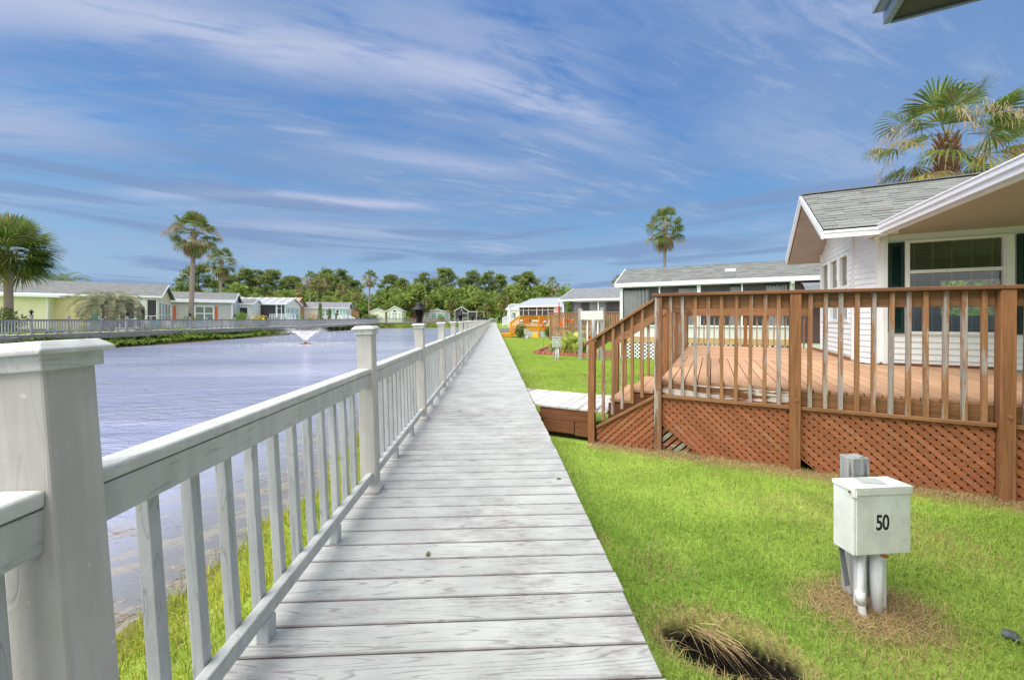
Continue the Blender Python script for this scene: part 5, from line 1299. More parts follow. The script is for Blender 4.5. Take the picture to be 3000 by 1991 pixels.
    window(h, O_, S, N, -1.9, -1.45, 2.1, 3.3, 1, 2, 0.08, 'pane'); window(h, O_, Y_, X_, 0.8, 2.6, 1.9, 3.3, 2, 2, 0.15, 'pane_pale')
    b = MB(); b.box(-13.5, -11.5, -0.02, -0.002, .6, 3.2); b.build('garage_door', M['trim'], h)
    r = empty('white_porch_railing', (-31.0, 83.6, 0.9), rad(10), 'white porch railing with stairs in front of the white teal shuttered house', 'railing'); b = MB(); railing_run(b, (-3.4, 0, 0), (0.6, 0, 0), 0.3, 1.25, 0.28, 0.09); railing_run(b, (0.6, 0, 0), (2.2, -1.0, -0.8), 0.3, 1.25, 0.28, 0.09); b.build('railing', M['white'], r); b = MB(); b.box(-3.5, 0.7, 0, 2.4, -.7, 0.2); b.build('platform', M['greyd'], r)
    r = empty('brown_deck', (-37.0, 80.0, 0.15), rad(10), 'brown raised deck with dark rail in front of the white teal shuttered house', 'deck'); b = MB(); railing_run(b, (-2.2, 0, 0), (1.2, 0, 0), 0.8, 2.2, 0.3, 0.06); railing_run(b, (1.2, 0, 0), (3.4, -.6, -1.3), 0.8, 2.2, 0.3, 0.06); b.build('railing', M['brown_wood'], r); b = MB(); b.box(0.3, 1.3, -.05, .05, .2, 2.2); b.box(-3.4, -2.2, 0.8, 0.9, 0.2, 3.3); b.build('panel', M['tanboard'], r); b = MB(); b.box(-2.2, 1.2, 0, 2.4, 0.0, 0.8); b.build('base', M['brown_wood'], r)
    # brown cabin, terracotta-roofed house behind
    h = mobile_home('brown_cabin', 'tan brown cabin with dark gable roof beside the tall thin palm', (-36.4, 92.2), rad(-42), -8.0, 0.0, 5.6, 0.2, 3.3, 1.5, 0.3, 'br_wall', 'sh_dark', 0.3, 'strap')
    window(h, O_, Y_, X_, 2.0, 3.4, 1.5, 2.7, 1, 2, 0.1, 'pane_pale')
    h = mobile_home('terracotta_house', 'house with terracotta shingle roof glimpsed between the cream gable and the white house', (-40.5, 79.0), rad(10), -5.0, 1.5, 6.0, 0.2, 4.3, 1.4, 0.3, 'br_wall', 'sh_red', 0.2, 'strap')
    # cottages at the far end
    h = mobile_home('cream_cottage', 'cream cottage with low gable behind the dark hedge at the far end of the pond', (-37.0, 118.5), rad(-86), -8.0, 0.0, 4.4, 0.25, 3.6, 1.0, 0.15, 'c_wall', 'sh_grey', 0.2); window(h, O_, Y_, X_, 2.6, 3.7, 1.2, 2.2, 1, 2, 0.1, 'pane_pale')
    b = MB(); b.box(-4.5, -0.5, 4.4, 8.2, 3.75, 3.9); b.build('carport_roof', M['trim'], h); b = MB(); b.box(-3.5, -3.4, 4.5, 8.0, 0.3, 3.7); b.build('carport_screen', M['scr_solid'], h)
    h = mobile_home('arched_window_cottage', 'white cottage with arched gable window facing the far end of the pond', (-30.3, 112.6), rad(-84), -9.0, 0.0, 4.1, 0.25, 3.75, 1.35, 0.2, 'c_wall', 'sh_grey', 0.3)
    window(h, O_, Y_, X_, 1.45, 2.65, 1.55, 3.25, 2, 2, 0.16, 'pane_pale'); window(h, O_, Y_, X_, 0.42, 0.85, 1.55, 3.1, 1, 2, 0.12, 'pane_pale'); window(h, O_, Y_, X_, 3.25, 3.68, 1.55, 3.1, 1, 2, 0.12, 'pane_pale')
    b = MB(); pts = [(0.05, 2.05 + 0.56*math.cos(a), 3.52 + 0.56*math.sin(a)) for a in np.linspace(0, math.pi, 13)]; b.slab(pts, (0.03, 0, 0)); q = b.build('arched_window', M['white'], h)
    b = MB(); pts = [(0.081, 2.05 + 0.44*math.cos(a), 3.56 + 0.44*math.sin(a)) for a in np.linspace(0, math.pi, 13)]; b.slab(pts, (0.012, 0, 0)); b.build('arched_pane', M['pane'], q)
    h = mobile_home('teal_cabin', 'low cabin with pale teal windows behind the dark red deck at the far end', (-22.2, 124.0), rad(-88), -7.0, 0.0, 8.4, 0.25, 3.6, 0.9, 0.2, 'g_wall', 'sh_grey', 0.2)
    for k in range(4): window(h, O_, Y_, X_, 0.5+k*2.0, 2.0+k*2.0, 1.9, 3.2, 1, 1, 0.12, 'pane_teal')
    r = empty('red_deck', (-23.5, 121.8, 0.25), rad(2), 'dark red deck with open rail in front of the low teal windowed cabin', 'deck'); b = MB(); railing_run(b, (-2.5, 0, 0), (9.0, 0, 0), 0.5, 1.9, 0.9, 0.10); b.box(-2.5, 0, 0.05, .1, .4, 2.0); b.box(-2.5, 9, 0.0, 2.0, 0.1, 0.6); b.build('railing', M['red_wood'], r)
    h = mobile_home('screened_gable_cabin', 'dark screened gable porch with white frame at the far end beside the black lamps', (-11.7, 117.5), rad(-87), -8.0, 0.0, 4.0, 0.25, 3.8, 1.35, 0.2, 'scr_solid', 'sh_grey', 0.25)
    b = MB()
    for y in (0.0, 2.35, 3.9): b.bb(O_, Y_, X_, y, y+0.1, 0.0, 0.08, 0.3, 3.8)
    b.bb(O_, Y_, X_, 1.95, 2.05, 0, 0.08, 3.75, 4.9); b.bb(O_, Y_, X_, 2.45, 3.9, 0, .07, 3.1, 3.2); b.bb(O_, Y_, X_, 2.45, 3.9, 0, .07, 1.7, 1.8); b.build('screen_frame', M['white'], h)
    b = MB(); b.box(-3.0, 0.1, 4.05, 8.9, 3.55, 3.7); b.build('side_roof', M['trim'], h); b = MB(); b.box(-2.0, -0.1, 4.06, 8.7, 0.3, 3.54); b.build('side_screen', M['scr_solid'], h); b = MB(); b.box(-.05, .02, 6.4, 6.5, .3, 3.55); b.box(-.05, .02, 8.6, 8.72, .3, 3.55); b.build('side_post', M['white'], h)
M['pane_teal'] = glass('teal_tinted_pane', (0.22, 0.46, 0.46), 0.15, 0.5)
M['sof_dark'] = paint('slate_soffit', (0.075, 0.085, 0.075), 0.6, 0.15)
M['fas_dark'] = paint('slate_blue_fascia', (0.26, 0.33, 0.44), 0.45, 0.1)
# ------------------------------------------------------------------ palms
def fan_leaf(b, base, az, el, pet, Rr, nseg, droop, rng, spread=1.55):
    d = V((math.cos(az)*math.cos(el), math.sin(az)*math.cos(el), math.sin(el))); s = V((-math.sin(az), math.cos(az), 0)); u = s.cross(d)*-1
    if u.z < 0: u = -u
    roll = rng.uniform(-.5, .5); s, u = s*math.cos(roll) + u*math.sin(roll), u*math.cos(roll) - s*math.sin(roll)
    hub = base + d*pet - ZV*(pet*0.18*(1-math.sin(el)))
    mid = base + d*pet*0.5 + ZV*pet*0.03
    for p, q in ((base, mid), (mid, hub)):
        w = s*0.022; b.add([p-w, p+w, q+w*0.7, q-w*0.7], [(0, 1, 2, 3)])
    st = 2*spread/nseg
    for i in range(nseg):
        a = -spread + st*(i+0.5) + rng.uniform(-.04, .04)
        dv = d*math.cos(a) + s*math.sin(a) + u*(0.10*math.cos(3*a) + (0.06 if i % 2 else -0.06)); pv = s*math.cos(a) - d*math.sin(a)
        r = Rr*(0.82 + 0.20*math.cos(a*0.75))*rng.uniform(.9, 1.07); w = 0.5*r*math.tan(st/2)*1.15
        p1 = hub + dv*r*0.5 - ZV*r*0.06*droop; p2 = p1 + dv*r*0.32*(1-0.35*droop) - ZV*r*0.20*droop; p3 = p2 + dv*r*0.2*(1-0.8*droop) - ZV*r*0.34*droop
        e = u*(w*0.35)
        b.add([hub, p1-pv*w+e, p1+pv*w-e, p2+pv*w*0.55, p2-pv*w*0.55, p3], [(0, 1, 2), (1, 4, 3, 2), (4, 5, 3)])

def fan_palm(name, H, crown, nleaf, nseg, trunk_r, seed, label, group=None, skirt=0.35, tan=0.3, bend=0.0, droop=0.6, boots=False, lowest=-0.75, yellow=0.25, fr=0.50, pk=0.52, sp=1.55):
    rng = random.Random(seed); root = empty(name, (0, 0, 0), 0, label, 'palm tree', group)
    pts = []; n = 9
    for i in range(n+1):
        t = i/n; pts.append((bend*H*(t**1.7), 0.25*bend*H*math.sin(t*2.5), H*t))
    rs = [trunk_r*(1.28 - 0.42*min(1, t*6) - 0.16*t) for t in [i/n for i in range(n+1)]]
    b = MB(); b.tube(pts, rs, 10); b.build('trunk', M['trunk_p'], root, smooth=True)
    top = V(pts[-1]); cr = crown
    if boots:
        b = MB(); L = min(1.3, H*0.3)
        for k in range(70):
            z = H - L + L*k/70; a = k*2.4; r = trunk_r*1.1; p = V((top.x + r*math.cos(a), top.y + r*math.sin(a), z)); q = p + V((math.cos(a)*0.13, math.sin(a)*0.13, 0.26)); t = V((-math.sin(a), math.cos(a), 0))*0.07
            b.slab([p-t, p+t, q+t*0.5, q-t*0.5], V((math.cos(a), math.sin(a), 0))*0.02)
        b.build('leaf_bases', M['boot'], root)
    else:
        b = MB(); 
        for k in range(34):
            a = k*2.4; z = H-0.55+0.6*k/34; p = V((top.x + trunk_r*.9*math.cos(a), top.y + trunk_r*.9*math.sin(a), z)); q = p + V((math.cos(a)*0.16, math.sin(a)*0.16, 0.28)); t = V((-math.sin(a), math.cos(a), 0))*0.04
            b.slab([p-t, p+t, q+t*.4, q-t*.4], V((math.cos(a), math.sin(a), 0))*0.015)
        b.build('leaf_bases', M['boot'], root)
    g = MB(); y = MB(); dd = MB()
    for k in range(nleaf):
        f = (k+0.5)/nleaf; az = k*2.39996 + rng.uniform(-.25, .25); el = rad(82) - (rad(82)-lowest)*f**0.85 + rng.uniform(-.12, .12)
        R2 = cr*fr*rng.uniform(.8, 1.12); pet = cr*pk*rng.uniform(.75, 1.2)
        t = g if f < 1-yellow or rng.random() < 0.4 else y
        fan_leaf(t, top + ZV*(0.1-0.35*f), az, el, pet, R2, nseg, droop*(0.45+0.75*f), rng, sp)
    for k in range(int(nleaf*skirt)):
        az = rng.random()*6.28; el = rng.uniform(-1.35, -0.75)
        fan_leaf(dd, top - ZV*rng.uniform(0.25, 0.75), az, el, cr*0.26, cr*0.46*rng.uniform(.8, 1.15), max(8, nseg*2//3), 1.0, rng, 1.3)
    g.build('crown', M['palm'], root)
    if y.v: y.build('yellow_fronds', M['palm_y'], root)
    if dd.v: dd.build('dead_fronds', M['palm_d'], root)
    if tan:
        b = MB()
        for k in range(int(8*tan)+1):
            az = rng.random()*6.28; L = cr*rng.uniform(.75, 1.1); p = top + ZV*0.1; prev = p
            for j in range(1, 7):
                t = j/6; q = top + V((math.cos(az)*L*t, math.sin(az)*L*t, 0.1 + L*(1.0*t - 1.15*t*t)))
                w = V((-math.sin(az), math.cos(az), 0))*0.012; b.add([prev-w, prev+w, q+w, q-w], [(0, 1, 2, 3)])
                if j > 2:
                    for m in range(34):
                        o = V((rng.gauss(0, .10), rng.gauss(0, .10), rng.gauss(-.05, .14)))*cr*0.42; e = o + V((rng.gauss(0, .06), rng.gauss(0, .06), -.20))*cr*.5; w2 = V((rng.gauss(0, 1), rng.gauss(0, 1), 0)).normalized()*(0.0045*cr); b.add([q+o-w2, q+o+w2, q+e], [(0, 1, 2)])
                prev = q
        b.build('flower_stalks', M['flower_st'], root)
    return root

def feather_palm(name, H, L, nfr, seed, label, mat, arch=1.0, trunk_r=0.24, up0=75, low=5, leaflet=0.42):
    rng = random.Random(seed); root = empty(name, (0, 0, 0), 0, label, 'palm tree')
    b = MB(); b.tube([(0, 0, -0.1), (0.05, 0, H*0.5), (0, 0, H)], [trunk_r*1.1, trunk_r, trunk_r*1.05], 10); b.build('trunk', M['trunk_p'], root, smooth=True)
    b = MB()
    for k in range(60):
        z = H*0.15 + H*0.85*k/60; a = k*2.4; p = V((trunk_r*math.cos(a), trunk_r*math.sin(a), z)); q = p + V((math.cos(a)*.16, math.sin(a)*.16, .3)); t = V((-math.sin(a), math.cos(a), 0))*.06; b.slab([p-t, p+t, q+t*.4, q-t*.4], V((math.cos(a), math.sin(a), 0))*.02)
    b.build('leaf_bases', M['boot'], root)
    g = MB()
    for k in range(nfr):
        f = (k+.5)/nfr; az = k*2.39996 + rng.uniform(-.2, .2); el = rad(up0) - rad(up0-low)*f; Lf = L*rng.uniform(.85, 1.1)
        pts = []; p = V((0, 0, H)); e = el; seg = 12
        for j in range(seg+1):
            pts.append(p.copy()); p = p + V((math.cos(az)*math.cos(e), math.sin(az)*math.cos(e), math.sin(e)))*Lf/seg; e -= arch*(0.10 + 0.20*j/seg)
        side = V((-math.sin(az), math.cos(az), 0))
        for j in range(seg):
            a, c = pts[j], pts[j+1]; w = side*0.02*(1-j/seg*.7); g.add([a-w, a+w, c+w, c-w], [(0, 1, 2, 3)])
            if j < 2: continue
            d = (c-a).normalized(); upv = side.cross(d); upv = upv if upv.z > 0 else -upv
            for m in range(4):
                t = (m+rng.random()*.6)/4; o = a + (c-a)*t; ll = leaflet*(0.55+0.7*math.sin(math.pi*(j+t)/seg))*rng.uniform(.85, 1.15)
                for sg in (-1, 1):
                    dv = (side*sg*0.85 + d*0.55 + upv*0.55).normalized(); q1 = o + dv*ll*.55; q2 = q1 + (dv*0.6 - ZV*0.55)*ll*.45; w = d*0.017
                    g.add([o-w, o+w, q1+w, q1-w, q2], [(0, 1, 2, 3), (3, 2, 4)])
    g.build('crown', M[mat], root); return root

# ------------------------------------------------------------------ trees
def crown_tree(name, seed, H, mat, kind, label, group, cat='tree'):
    rng = np.random.default_rng(seed); root = empty(name, (0, 0, 0), 0, label, cat, group)
    cs, rs = [], []
    if kind == 'pine':
        tops = H; base = H*rng.uniform(.26, .42)
        b = MB(); px = rng.uniform(-.4, .4); tp = [(px*t*t, 0.3*px*math.sin(3*t), tops*0.97*t) for t in np.linspace(0, 1, 8)]
        b.tube(tp, [0.30*(1-0.8*t)+0.02 for t in np.linspace(0, 1, 8)], 7)
        n = rng.integers(58, 72)
        for i in range(n):
            t = rng.random()**0.8; z = base + (tops-base)*t; wmax = 0.25*H*(1.0 - 0.74*max(0, (t-0.5)/0.5)**1.6)*(0.25+0.85*rng.random())
            a = rng.random()*6.28; q = (px*(z/tops)**2 + math.cos(a)*wmax, math.sin(a)*wmax, z); cs.append(q); rs.append(rng.uniform(.05, .10)*H*0.85)
            b.tube([(px*(z/tops)**2, 0, z-wmax*0.35), ((q[0]+px)*.5, q[1]*.5, z-wmax*0.2), q], [0.07, 0.05, 0.02], 4, False)
        cs.append((px, 0, tops-0.5)); rs.append(0.07*H)
        b.build('trunk', M['trunk'], root)
        p = clump_pts(cs, rs, 70, rng, 0.6); v, f = cards(p, 0.6, 0.42, rng)
    else:
        b = MB(); b.tube([(0, 0, -.3), (0, 0, H*0.55)], [0.25, 0.1], 7); b.build('trunk', M['trunk'], root)
        n = 16
        for i in range(n):
            a = rng.random()*6.28; t = rng.random(); z = H*(0.16 + 0.74*t); w = H*0.40*math.sqrt(max(.05, 1-((t-.38)/.68)**2))*rng.random()**.5; cs.append((math.cos(a)*w, math.sin(a)*w, z)); rs.append(H*rng.uniform(.12, .20))
        p = clump_pts(cs, rs, 75, rng, 0.8); v, f = cards(p, 0.60, 0.55, rng)
    npmesh('crown', v, f, 4, M[mat], root); return root

def shrub(name, loc, w, h, n, size, mat, label, stem=True, shape='round', group=None, aspect=0.5, cat='shrub'):
    root = empty(name, loc, 0, label, cat, group); rng = np.random.default_rng(abs(hash(name+label)) % 10000 if False else int(abs(loc[0]*131+loc[1]*17)) % 9973)
    k = n; d = rng.normal(size=(k, 3)); d /= np.linalg.norm(d, axis=1)[:, None]; r = rng.random(k)**0.45
    if shape == 'round': p = d*r[:, None]*np.array([w, w, h/2]) + [0, 0, h/2]
    elif shape == 'cone':
        t = rng.random(k)**0.8; a = rng.random(k)*6.28; q = w*(1-t)**0.7*(0.25+.75*rng.random(k)**.4)*(0.35+0.65*np.minimum(1, t*6)); p = np.stack([np.cos(a)*q, np.sin(a)*q, t*h], 1)
    else: p = (rng.random((k, 3))-[.5, .5, 0])*np.array([2*w, w, h]); p[:, 2] += 0.08*np.sin(p[:, 0]*4)
    p = p + rng.normal(0, size*0.3, p.shape); p[:, 2] = np.maximum(p[:, 2], 0.02)
    v, f = cards(p, size, aspect, rng, -0.3); npmesh('foliage', v, f, 4, M[mat], root)
    if stem: b = MB(); b.tube([(0, 0, -.1), (0, 0, h*.6)], [0.05, .02], 6); b.build('stem', M['trunk'], root)
    return root

def place(o, x, y, z=None, rz=0.0, s=1.0):
    o.location = (x, y, gh(x, y) if z is None else z); o.rotation_euler = (0, 0, rz); o.scale = (s, s, s); return o

def vegetation():
    # the large fan palms whose crowns stand over the white cottage
    p = fan_palm('fan_palm', 7.75, 2.5, 24, 34, 0.21, 21, 'large windblown fan palm rising behind the white cottage roof', None, 0.7, 0.7, 0.02, 0.75, True, -0.7, 0.4); place(p, 16.35, 13.3, 0.0, 1.0)
    p = fan_palm('fan_palm', 8.3, 2.4, 18, 38, 0.21, 23, 'fan palm cut by the right edge of the photo behind the cottage gutter', None, 0.7, 0.6, 0.0, 0.8, True, -0.7, 0.45); place(p, 22.3, 15.4, 0.0, 2.0)
    p = fan_palm('fan_palm', 12.3, 2.55, 34, 24, 0.22, 5, 'tall fan palm with brown skirt standing above the screened porch roof', None, 0.55, 0.5, 0.01, 0.8, False, -0.6, 0.3); place(p, 19.6, 44.1, -0.4, 0.4)
    # left bank
    p = fan_palm('cabbage_palm', 5.1, 2.75, 46, 46, 0.27, 31, 'stout cabbage palm with dense green crown in front of the yellow house', None, 0.0, 0.0, 0.0, 0.35, True, -0.6, 0.10, 0.62, 0.42, 2.0); place(p, -32.35, 27.6, 0.6, 0.7)
    p = fan_palm('fan_palm', 10.2, 2.5, 36, 22, 0.27, 41, 'tallest fan palm on the far bank with tan flower stalks and curved trunk', None, 0.4, 1.3, -0.03, 0.7, False, -0.6, 0.3); place(p, -31.6, 42.3, 0.15, 3.3)
    p = fan_palm('fan_palm', 10.1, 2.5, 34, 20, 0.26, 43, 'second fan palm with orange brown skirt behind the grey house', None, 0.5, 1.1, 0.0, 0.7, False, -0.6, 0.35); place(p, -41.9, 62.0, 0.15, 1.2)
    v1 = fan_palm('fan_palm', 12.0, 2.5, 26, 14, 0.24, 51, 'fan palm with pale trunk, left of the tight pair behind the cream gable', 'fan palms behind the far houses', 0.8, 0.9, 0.02, 0.8, False, -0.7, 0.5); place(v1, -49.5, 107.4, 0.2, 0.3)
    v2 = fan_palm('fan_palm', 11.6, 2.45, 24, 14, 0.23, 53, 'fan palm with reddish trunk, rightmost of the cluster behind the white house', 'fan palms behind the far houses', 0.9, 0.9, -0.04, 0.8, False, -0.7, 0.5); place(v2, -47.1, 110.3, 0.2, 1.9)
    for (x, y, s, rz, src, lab) in ((-51.9, 107.5, .78, 2.0, v1, 'short shaggy fan palm at the left end of the palm cluster'), (-50.7, 114.5, 1.05, 4.0, v2, 'leaning fan palm in the middle of the palm cluster'), (-41.9, 110.1, .86, 1.0, v1, 'broad shaggy fan palm above the white house ridge'), (-39.6, 114.0, .72, 5.0, v2, 'low fan palm just behind the brown cabin roof'), (-37.7, 119.9, 1.15, 0.5, v1, 'slim lone palm with a very tall bare trunk beside the brown cabin'), (16.6, 109.3, .92, 2.5, v1, 'small distant palm above the white metal roof'), (12.8, 40.0, .42, 3.0, v2, 'palm crown just showing over the left end of the porch roof')):
        c = dup(src, (x, y, 0.2), rz, s, lab)
    # low cabbage palms in a row beyond the far end
    s1 = fan_palm('cabbage_palm', 6.2, 2.7, 30, 14, 0.26, 61, 'cabbage palm beyond the far end, left of the black lamp', 'cabbage palms beyond the far end', 0.2, 0.4, 0.0, 0.8, True, -0.9, 0.3, 0.58, 0.42, 2.0); place(s1, -26.3, 133.0, 0.2)
    for (x, y, s, rz, lab) in ((-20.8, 121.2, .98, 1.0, 'cabbage palm with bare grey trunk just right of the large black lamp'), (-13.6, 124.8, .95, 2.2, 'thick trunked cabbage palm left of the dark screened gable'), (-8.0, 136.5, 1.05, 3.1, 'cabbage palm directly above the screened gable'), (-1.8, 131.2, .95, 4.4, 'cabbage palm above the end of the boardwalk'), (3.0, 112.0, 1.15, 5.2, 'taller cabbage palm with reddish trunk beside the yellow cottage'), (-32.6, 135.4, .95, .4, 'cabbage palm behind the arched window cottage'), (-4.2, 118.5, .62, 1.7, 'small low palm over the boardwalk end gate')):
        dup(s1, (x, y, 0.2), rz, s, lab)
    p = feather_palm('pindo_palm', 1.9, 2.7, 44, 71, 'grey green pindo palm with drooping feather fronds in front of the yellow house', 'pindo', 1.15, 0.22, 85, 12, 0.5); place(p, -30.6, 32.6, 0.15)
    p = feather_palm('date_palm', 5.4, 3.6, 40, 73, 'green feather palm fronds rising behind the yellow house roof', 'palm', 0.85, 0.3, 80, -10, 0.5); place(p, -58.5, 56.0, 0.2)
    # pines
    pr = [crown_tree('pine_tree', 100+i, 19.0, 'pine' if i % 2 == 0 else 'pine2', 'pine', 'x', 'tall pines in the tree line') for i in range(4)]
    T = [(-83.2, 114, 16.2, 'dark pine behind the grey house, between the two far palms'), (-95.1, 154.6, 20.4, 'pine with high rounded top at the left of the long tree line'), (-92.2, 159.4, 20.3, 'pine beside the high rounded one at the left of the tree line'), (-84.7, 154.1, 20, 'pine behind the screened house roof'), (-76.8, 153.7, 17.2, 'lower pine left of the palm cluster'),
         (-68, 163.3, 21.5, 'open crowned pine right behind the palm cluster'), (-62.4, 163.1, 21, 'open crowned pine left of the slim lone palm'), (-58.6, 167.9, 17.5, 'low pine beside the slim lone palm'), (-44.8, 172.3, 20.3, 'broad dark pine standing apart above the arched window cottage'), (-38.4, 167, 18.2, 'pine leaning right beside the broad one standing apart'),
         (-29.8, 166.6, 20.4, 'wide pine left of the tallest one above the large black lamp'), (-19.8, 161.1, 21.8, 'tallest bushy pine above the middle of the far bank'), (-13.2, 170.8, 18.5, 'thin pine in the gap right of the tallest one'), (-8.6, 165.6, 21.4, 'pine with pointed top above the screened gable'), (-2.4, 160.3, 20.4, 'full crowned pine over the boardwalk end'), (2.7, 165.1, 19.8, 'narrow pine right of the boardwalk end'),
         (9.8, 149.7, 17.8, 'dark pine above the yellow cottage'), (12.8, 144.6, 18.6, 'tall dark pine at the right end of the tree line'), (16.7, 139.4, 13, 'short pine at the right end of the tree line'), (-25.2, 172.0, 18.6, 'pine behind the wide one above the black lamp'), (-80.5, 160.0, 18.2, 'pine in the second row behind the screened house'), (-99.0, 150.0, 17.5, 'pine at the far left of the long tree line')]
    for i, (x, y, h, lab) in enumerate(T):
        src = pr[i % 4]; s = h/19.0; sc = (s*(0.95+.25*R.random()), s*(0.95+.25*R.random()), s)
        if i < 4: place(src, x, y, 0.1, i*1.3); src.scale = sc; src['label'] = lab
        else: dup(src, (x, y, 0.1), i*1.7, sc, lab)
    # broadleaf trees along the foot of the pines
    br = [crown_tree('broadleaf_tree', 200+i, 8.0, ('broad', 'broady', 'broad')[i], 'broad', 'x', 'leafy trees below the pines') for i in range(3)]
    T = []
    n = 36
    for i in range(n):
        t = i/(n-1); x = -112 + 134*t + R.uniform(-1.5, 1.5); y = 148 - 8*abs(t-.35) + R.uniform(-9, 12); T.append((x, y, R.uniform(10, 15)))
    T += [(-89, 113, 10.6), (-76, 118, 8.5), (-70, 128, 9), (-60, 126, 9.5), (-54, 128, 9), (-46, 130, 9.5), (-33, 128, 8.5), (8, 128, 8), (13, 122, 7.5), (-63, 104, 8), (6.5, 131, 8.5), (20, 128, 6.5)]
    for i, (x, y, h) in enumerate(T):
        src = br[i % 3]; s = h/8.0; lab = 'leafy green tree in the dense belt below the pines behind the far houses'
        if i < 3: place(src, x, y, 0, 0, 1); src.scale = (s*1.2, s*1.2, s); src['label'] = lab
        else: dup(src, (x, y, 0), i*2.1, (s*1.2, s*1.2, s), lab)
    # continuous undergrowth between the trunks
    k = 26000; x = -125 + 155*NR.random(k); y = 120 + 38*NR.random(k); y = np.where(x > 2, y + 6, y); z = 3.4*NR.random(k)**1.2; z[(y < 128)] *= 0.7
    m = ~((x > -46) & (x < -2) & (y < 131)) & ~((x > -4) & (x < 3) & (y < 124))
    v, f = cards(np.stack([x, y, z], 1)[m], 0.95, 0.6); o = npmesh('undergrowth', v, f, 4, M['broad']); tag(o, 'dense green undergrowth behind the far houses', None, None, 'stuff')
    # shrubs near the houses
    shrub('shrub', (-31.9, 26.6, .1), 1.25, 2.0, 1500, 0.17, 'shrubl', 'loose leafy shrub behind the stout palm trunk at the left edge')
    shrub('round_bush', (-29.6, 47.2, .15), 0.85, 2.0, 2600, 0.22, 'bright', 'bright lime green rounded bush in front of the white porch', True, 'round', None, 0.14)
    shrub('shrub', (-29.9, 39.9, .15), 0.55, 1.6, 700, 0.14, 'shrubl', 'dark green shrub between the palm trunk and coral shutter')
    f = shrub('flowering_plant', (-28.9, 49.6, .15), 0.85, 1.5, 700, 0.22, 'bright', 'clump with yellow flowers in front of the dark screened porch', True, 'round', None, 0.3, 'plant')
    p = clump_pts([(0, 0, 1.3)], [0.8], 160, NR, 0.5); v, fc = cards(p, 0.2, 0.8); npmesh('flowers', v, fc, 4, M['petal_y'], f)
    shrub('cypress', (-30.6, 70.4, .2), 0.55, 3.9, 1400, 0.2, 'pine2', 'tall narrow cypress in front of the white house', True, 'cone', 'cypresses in front of the white house', 0.4, 'tree')
    shrub('cypress', (-30.2, 73.3, .2), 0.42, 3.0, 900, 0.2, 'pine2', 'medium narrow cypress in front of the teal shutter', True, 'cone', 'cypresses in front of the white house', 0.4, 'tree')
    shrub('cypress', (-29.8, 75.3, .2), 0.3, 2.3, 500, 0.18, 'pine2', 'smallest narrow cypress beside the white porch railing', True, 'cone', 'cypresses in front of the white house', 0.4, 'tree')
    shrub('hedge', (-34.4, 110.5, .25), 2.0, 2.3, 1700, 0.3, 'shrubl', 'dark clipped hedge in front of the cream cottage', False, 'box', None, .6, 'hedge')
    shrub('round_bush', (-24.6, 112.2, .25), 0.95, 2.0, 1100, 0.26, 'bright', 'round green bush right of the arched window cottage')
    shrub('shrub', (-15.6, 116.5, .25), 1.2, 2.4, 900, 0.3, 'broady', 'yellow green shrub left of the dark screened gable')
    for i, (x, y, w, h) in enumerate(((-29.6, 64.5, .6, 1.4), (-37.5, 77, .9, 3.0), (-31.2, 90.6, .7, 1.8))):
        shrub('shrub', (x, y, .15), w, h, 500, .2, 'broady', ('low shrub at the corner of the cream gabled house', 'yellow green shrub beside the brown raised deck', 'small pale shrub in front of the brown cabin')[i])
    for i, (x, y) in enumerate(((-29.6, 29.9), (-29.5, 34.6), (-29.7, 36.2), (-29.7, 31.4))):
        q = shrub('flower_bed_plant', (x, y, .12), 0.5, 0.75, 380, .13, ('bright', 'broady', 'shrubl', 'shrubl')[i], ('low plant with pink flowers left of the pindo palm', 'lime leaved low plant in front of the screened porch', 'low plant beside the turquoise chair', 'low plant just left of the pindo palm trunk')[i], False, 'round', 'low plants in front of the yellow house', .4, 'plant')
        if i != 1: p = clump_pts([(0, 0, .6)], [.4], 180, NR, .5); v, fc = cards(p, .09, .8); npmesh('flowers', v, fc, 4, M['petal_p' if i < 2 else 'petal_r'], q)
    q = shrub('shrub', (2.55, 36.9, -.45), 0.62, 1.25, 1300, .15, 'shrubl', 'dark bush with pink flowers at the orange deck stairs'); p = clump_pts([(-.3, -.4, .9)], [.5], 120, NR, .6); v, fc = cards(p, .09, .8); npmesh('flowers', v, fc, 4, M['petal_p'], q)
    shrub('shrub', (5.25, 37.3, -.45), 0.42, 1.05, 600, .14, 'shrubl', 'dark bush at the right end of the orange deck lattice')
    shrub('shrub', (8.6, 30.3, 0.4), 0.9, 1.2, 700, .15, 'shrubl', 'dark leafy shrub behind the brown slatted fence beside the porch')
    q = DW(6.6, 9.6); shrub('shrub', (q.x, q.y, -.45), 1.6, 3.0, 2200, .2, 'bright', 'leafy green shrub seen through the cottage window blinds')
    shrub('vine', (6.4, 33.3, 0.0), 0.25, 2.8, 320, .22, 'bright', 'light green vine climbing the corner post of the curtained house', True, 'cone', None, .5, 'plant')

